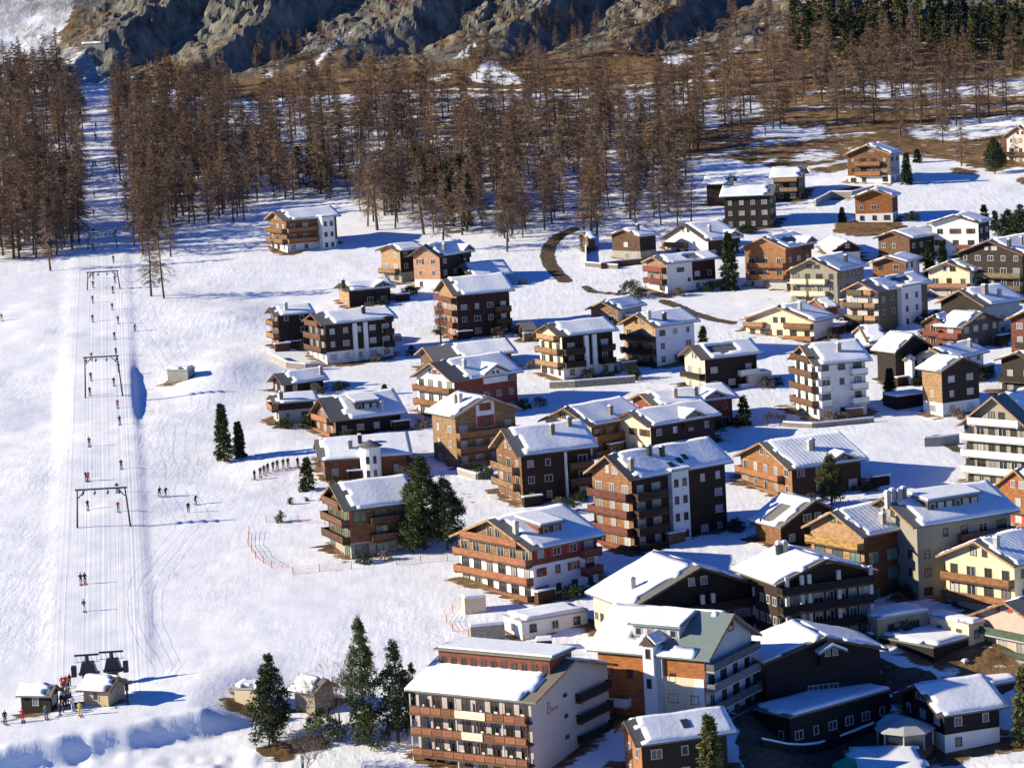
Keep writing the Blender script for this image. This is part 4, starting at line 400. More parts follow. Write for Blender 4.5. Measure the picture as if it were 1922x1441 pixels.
LARCHES = [(3,-83.3,645.2,21,18),(3,-86.8,648.5,17,3),(7,-15.9,687.2,21,28),(9,22.5,688.2,21,32),(7,0.6,682.8,20,41),(7,2.3,703.2,20.7,18),(1,-117.9,689.7,19,33),(7,-21.3,709.7,20.8,4),(5,-29.2,719.9,22,34),(1,-138.1,704.8,19.8,31),(9,24.4,698.5,19,13),(7,1.1,694.6,18.5,5),(7,5.8,710.4,20,25),(5,-34.0,718.5,21,33),(7,-11.0,706.2,18.7,30),(1,-129.1,708.6,18.9,37),(9,35.1,704.2,18.3,41),(6,3.1,718.1,19.9,36),(9,25.2,719.8,20.1,39),(9,16.6,726.9,20.9,6),(1,-130.4,707.4,18.3,45),(9,45.9,701.9,17.4,46),(7,10.9,706.7,18,21),(5,-36.8,723.8,20,15),(3,-94.1,718.7,19.3,18),(9,34.2,715.2,18.7,12),(1,-136.8,724.9,19.9,25),(3,-99.2,725.0,19.9,43),(1,-126.0,712.9,18.1,47),(1,-122.7,721.3,19.1,29),(3,-95.8,705.0,17,5),(1,-133.2,721.9,19.0,5),(3,-92.9,709.9,17.5,41),(9,13.1,714.3,18,22),(5,-28.7,726.5,19.5,22),(3,-93.9,723.4,19.1,21),(1,-134.3,713.5,17.7,27),(7,-9.9,709.8,17.2,7),(8,37.6,738.8,20.8,29),(6,3.0,730.5,19.7,43),(1,-139.2,718.0,18.1,45),(9,21.3,705.6,16.5,44),(9,49.7,705.0,16.3,31),(7,0.2,699.0,15.5,42),(1,-130.6,719.0,18,33),(1,-139.2,708.5,16.6,10),(8,29.3,733.4,19.7,30),(5,-35.4,729.0,19.1,18),(1,-124.5,707.9,16.4,6),(1,-131.4,712.4,16.9,18),(9,45.1,722.0,18.1,29),(1,-120.7,709.5,16.4,24),(1,-127.0,727.4,18.6,12),(9,14.0,721.2,17.8,13),(1,-139.2,737.7,19.8,15),(6,-8.9,739.4,20.0,35),(6,11.5,744.6,20.6,29),(3,-93.4,730.2,18.8,2),(1,-140.2,727.9,18.5,21),(1,-116.9,723.5,17.9,23),(3,-87.9,700.4,15,28),(1,-136.4,739.7,19.9,8),(1,-142.3,724.0,17.9,17),(7,-15.6,715.4,16.8,17),(6,-16.7,748.6,20.9,39),(7,2.0,714.0,16.5,5),(3,-85.6,740.5,19.8,39),(5,-32.0,738.6,19.5,38),(1,-121.4,736.4,19.2,11),(9,24.7,727.6,18.1,13),(1,-134.1,737.5,19.3,23),(1,-137.9,724.0,17.6,7),(1,-139.1,713.1,16.2,1),(7,5.0,698.9,14.3,16),(1,-115.2,722.2,17.2,23),(7,-18.7,711.0,15.8,3),(1,-127.0,743.7,19.7,18),(6,-21.8,750.9,20.5,13),(6,-6.8,731.2,18.0,29),(5,-32.5,734.6,18.4,5),(1,-120.1,715.5,16.0,21),(1,-119.9,732.3,18.0,29),(6,1.4,730.0,17.7,40),(7,-5.7,709.6,15.1,1),(6,-6.1,723.9,16.8,9),(1,-118.8,720.1,16.3,42),(9,41.9,706.4,14.5,37),(3,-96.0,732.4,17.7,44),(8,48.4,741.0,18.7,26),(1,-116.0,715.1,15.4,43),(9,40.6,715.2,15.4,11),(1,-118.9,716.6,15.5,15),(3,-87.2,740.7,18.5,47),(6,2.2,760.4,20.9,3),(3,-99.5,717.3,15.5,1),(3,-90.0,752.7,19.9,45),(8,29.8,757.0,20.4,1),(6,-1.4,735.5,17.7,38),(7,5.0,709.2,14.4,0),(1,-124.1,719.5,15.6,15),(1,-119.4,710.3,14.4,38),(1,-136.2,706.7,13.9,4),(3,-102.4,740.8,18.1,47),(1,-129.2,734.5,17.3,6),(8,33.5,737.4,17.6,37),(5,-30.5,734.4,17.2,7),(8,26.9,737.9,17.6,47),(3,-92.2,737.3,17.5,46),(1,-134.9,749.5,19.0,2),(6,-9.3,728.5,16.3,27),(9,24.6,716.1,14.7,19),(5,-36.0,743.2,18.0,42),(5,-31.3,749.8,18.8,0),(1,-119.8,743.0,17.9,25),(8,36.1,753.4,19.2,11),(8,26.7,762.6,20.3,40),(8,47.6,728.4,16.0,22),(8,43.4,762.1,20.2,8),(8,36.4,729.1,15.9,28),(3,-91.7,750.0,18.5,26),(8,44.7,734.4,16.5,0),(6,-13.9,735.6,16.6,35),(6,11.4,740.4,17.2,10),(1,-130.3,725.2,15.3,24),(1,-144.1,746.6,17.9,14),(3,-96.2,709.9,13.3,3),(3,-79.0,758.1,19.3,44),(6,8.4,770.1,20.8,41),(6,5.6,759.7,19.4,20),(5,-37.3,748.2,17.9,25),(6,-11.7,764.4,19.9,43),(1,-138.7,743.2,17.2,2),(6,-18.7,756.2,18.8,25),(3,-98.8,727.8,15.2,47),(3,-74.7,739.0,16.6,40),(8,25.0,755.4,18.6,25),(6,-21.7,742.9,17.0,4),(8,39.6,774.2,20.9,25),(0,-144.3,761.9,19.2,40),(4,-52.2,771.8,20.2,21),(3,-74.2,745.6,16.8,36),(6,-7.4,745.0,16.7,17),(1,-127.3,732.5,15.1,31),(4,-49.2,774.2,20.3,22),(8,13.8,742.2,16.3,32),(8,16.8,772.0,20.0,31),(8,16.6,758.6,18.3,16),(8,25.3,750.7,17.3,45),(3,-100.2,736.6,15.5,15),(6,-6.7,751.5,17.3,34),(3,-81.6,738.3,15.6,47),(3,-97.1,726.0,14.0,15),(2,-70.2,766.3,19.0,47),(6,-11.7,781.7,20.9,44),(6,-27.1,752.8,17.2,12),(1,-123.1,741.7,15.8,39),(8,22.5,766.0,18.7,14),(1,-118.1,742.1,15.7,46),(3,-96.3,722.1,13.2,44),(1,-125.5,744.9,16.0,18),(8,24.9,732.3,14.4,30),(0,-147.9,776.5,19.9,33),(2,-98.1,770.8,19.1,30),(6,4.3,785.3,20.9,20),(0,-122.3,761.5,17.9,30),(3,-81.8,743.3,15.6,3),(3,-96.7,751.8,16.6,10),(3,-78.6,750.3,16.4,30),(8,26.6,768.0,18.5,4),(6,-24.6,736.0,14.5,23),(1,-124.3,734.6,14.3,36),(6,-2.8,776.2,19.5,34),(3,-94.8,758.0,17.2,13),(4,-70.5,786.2,20.7,11),(0,-135.7,772.0,18.9,23),(6,-20.5,773.2,19.0,37),(4,-54.4,779.7,19.8,18),(6,-16.1,775.4,19.2,5),(3,-100.8,763.6,17.7,9),(2,-100.8,777.5,19.4,44),(8,14.5,755.9,16.7,14),(5,-39.5,740.2,14.7,29),(4,-39.1,791.1,21.0,13),(1,-142.6,743.2,15.0,16),(5,-27.9,748.1,15.6,3),(2,-81.8,765.8,17.8,30),(4,-67.9,790.8,20.9,33),(2,-106.3,774.0,18.8,33),(0,-131.9,755.1,16.4,7),(8,27.5,744.8,15.1,1),(1,-128.6,739.0,14.3,27),(5,-28.7,741.0,14.5,33),(3,-91.7,742.7,14.6,18),(3,-71.6,738.7,14.1,7),(6,-17.6,785.2,19.9,45),(6,-11.2,746.8,15.1,40),(8,41.6,761.4,16.9,20),(3,-101.3,757.5,16.4,26),(6,-25.5,791.4,20.6,5),(4,-53.6,792.5,20.7,30),(0,-133.9,759.0,16.5,10),(8,24.7,784.8,19.7,33),(1,-123.1,735.6,13.5,47),(3,-105.2,748.8,15.1,5),(0,-125.4,755.1,15.8,0),(2,-85.7,787.1,19.8,24),(6,-14.7,753.7,15.6,14),(2,-100.3,771.0,17.7,0),(1,-132.5,738.5,13.6,26),(2,-94.5,787.6,19.7,20),(4,-32.1,775.6,18.1,21),(3,-81.9,755.5,15.5,44),(8,45.9,745.5,14.2,38),(0,-132.8,778.4,18.3,46),(2,-103.8,773.8,17.7,29),(0,-139.1,769.0,17.1,37),(2,-83.8,782.8,18.8,11),(3,-94.0,748.8,14.5,21),(4,-51.1,801.2,20.9,7),(4,-65.7,772.8,17.3,23),(0,-127.1,772.2,17.2,5),(4,-30.1,769.9,16.9,25),(4,-64.6,778.1,17.9,19),(4,-39.5,761.6,15.8,16),(3,-79.3,745.9,13.8,4),(2,-105.9,789.6,19.2,11),(2,-96.1,770.6,16.8,13),(5,-33.3,753.1,14.6,28),(6,2.0,776.5,17.5,9),(4,-48.2,803.4,20.8,41),(0,-144.7,774.9,17.2,43),(3,-102.9,751.1,14.2,40),(3,-98.5,745.5,13.5,43),(8,50.5,776.7,17.4,5),(2,-86.4,783.6,18.2,10),(0,-129.6,754.8,14.5,42),(6,-5.9,770.6,16.4,34),(2,-100.1,796.6,19.6,12),(1,-146.1,747.3,13.4,9),(6,-23.8,773.0,16.6,40),(6,-6.8,788.2,18.5,24),(4,-41.7,806.0,20.7,7),(1,-131.0,749.2,13.6,24),(0,-136.7,766.9,15.8,20),(6,2.1,771.1,16.3,1),(2,-83.2,795.8,19.3,36),(8,52.7,760.6,14.9,9),(3,-74.8,759.9,14.8,4),(2,-83.2,788.0,18.3,29),(6,-2.2,760.3,14.8,13),(2,-84.5,794.7,19.1,21),(6,-20.5,760.5,14.8,44),(2,-80.8,780.8,17.3,31),(3,-76.0,756.6,14.2,41),(0,-123.4,785.7,17.8,38),(6,5.0,765.1,15.2,3),(8,39.7,762.8,14.9,26),(0,-120.7,761.2,14.7,19),(5,-59.7,764.4,15.1,39),(2,-96.9,786.2,17.8,9),(6,5.2,777.8,16.7,35),(8,47.4,778.8,16.8,28),(8,54.9,792.6,18.5,14),(8,18.2,780.2,16.9,32),(4,-65.4,783.4,17.3,19),(2,-92.7,779.9,16.8,24),(8,46.5,785.3,17.4,17),(2,-86.7,804.1,19.7,39),(2,-88.7,796.9,18.8,41),(0,-131.5,765.0,14.8,3),(6,2.2,780.2,16.7,36),(0,-129.3,791.4,18.0,43),(8,51.4,803.8,19.5,38),(6,-1.1,765.5,14.7,29),(10,132.9,800.0,19,23),(2,-77.1,780.2,16.5,47),(8,28.7,813.9,20.7,11),(4,-62.7,776.5,16.0,44),(0,-141.4,803.9,19.4,16),(0,-127.1,809.4,20.0,42),(2,-111.8,807.0,19.7,7),(6,-0.9,779.3,16.2,19),(8,31.2,799.6,18.7,6),(10,59.8,802.3,19.0,33),(4,-43.5,766.4,14.5,4),(4,-31.3,808.1,19.7,22),(6,-9.2,818.7,21.0,32),(8,58.9,811.7,20.1,35),(2,-73.3,770.5,14.9,2),(8,49.0,817.2,20.7,10),(0,-126.0,773.7,15.2,28),(4,-62.2,768.1,14.5,28),(4,-47.8,812.7,20.0,13),(10,132.2,764.7,14,13),(8,38.9,800.8,18.5,31),(8,14.6,772.1,14.8,14),(2,-101.2,787.4,16.7,31),(8,47.6,774.9,15.1,11),(8,57.3,806.1,19.0,15),(4,-44.6,775.2,15.1,17)]
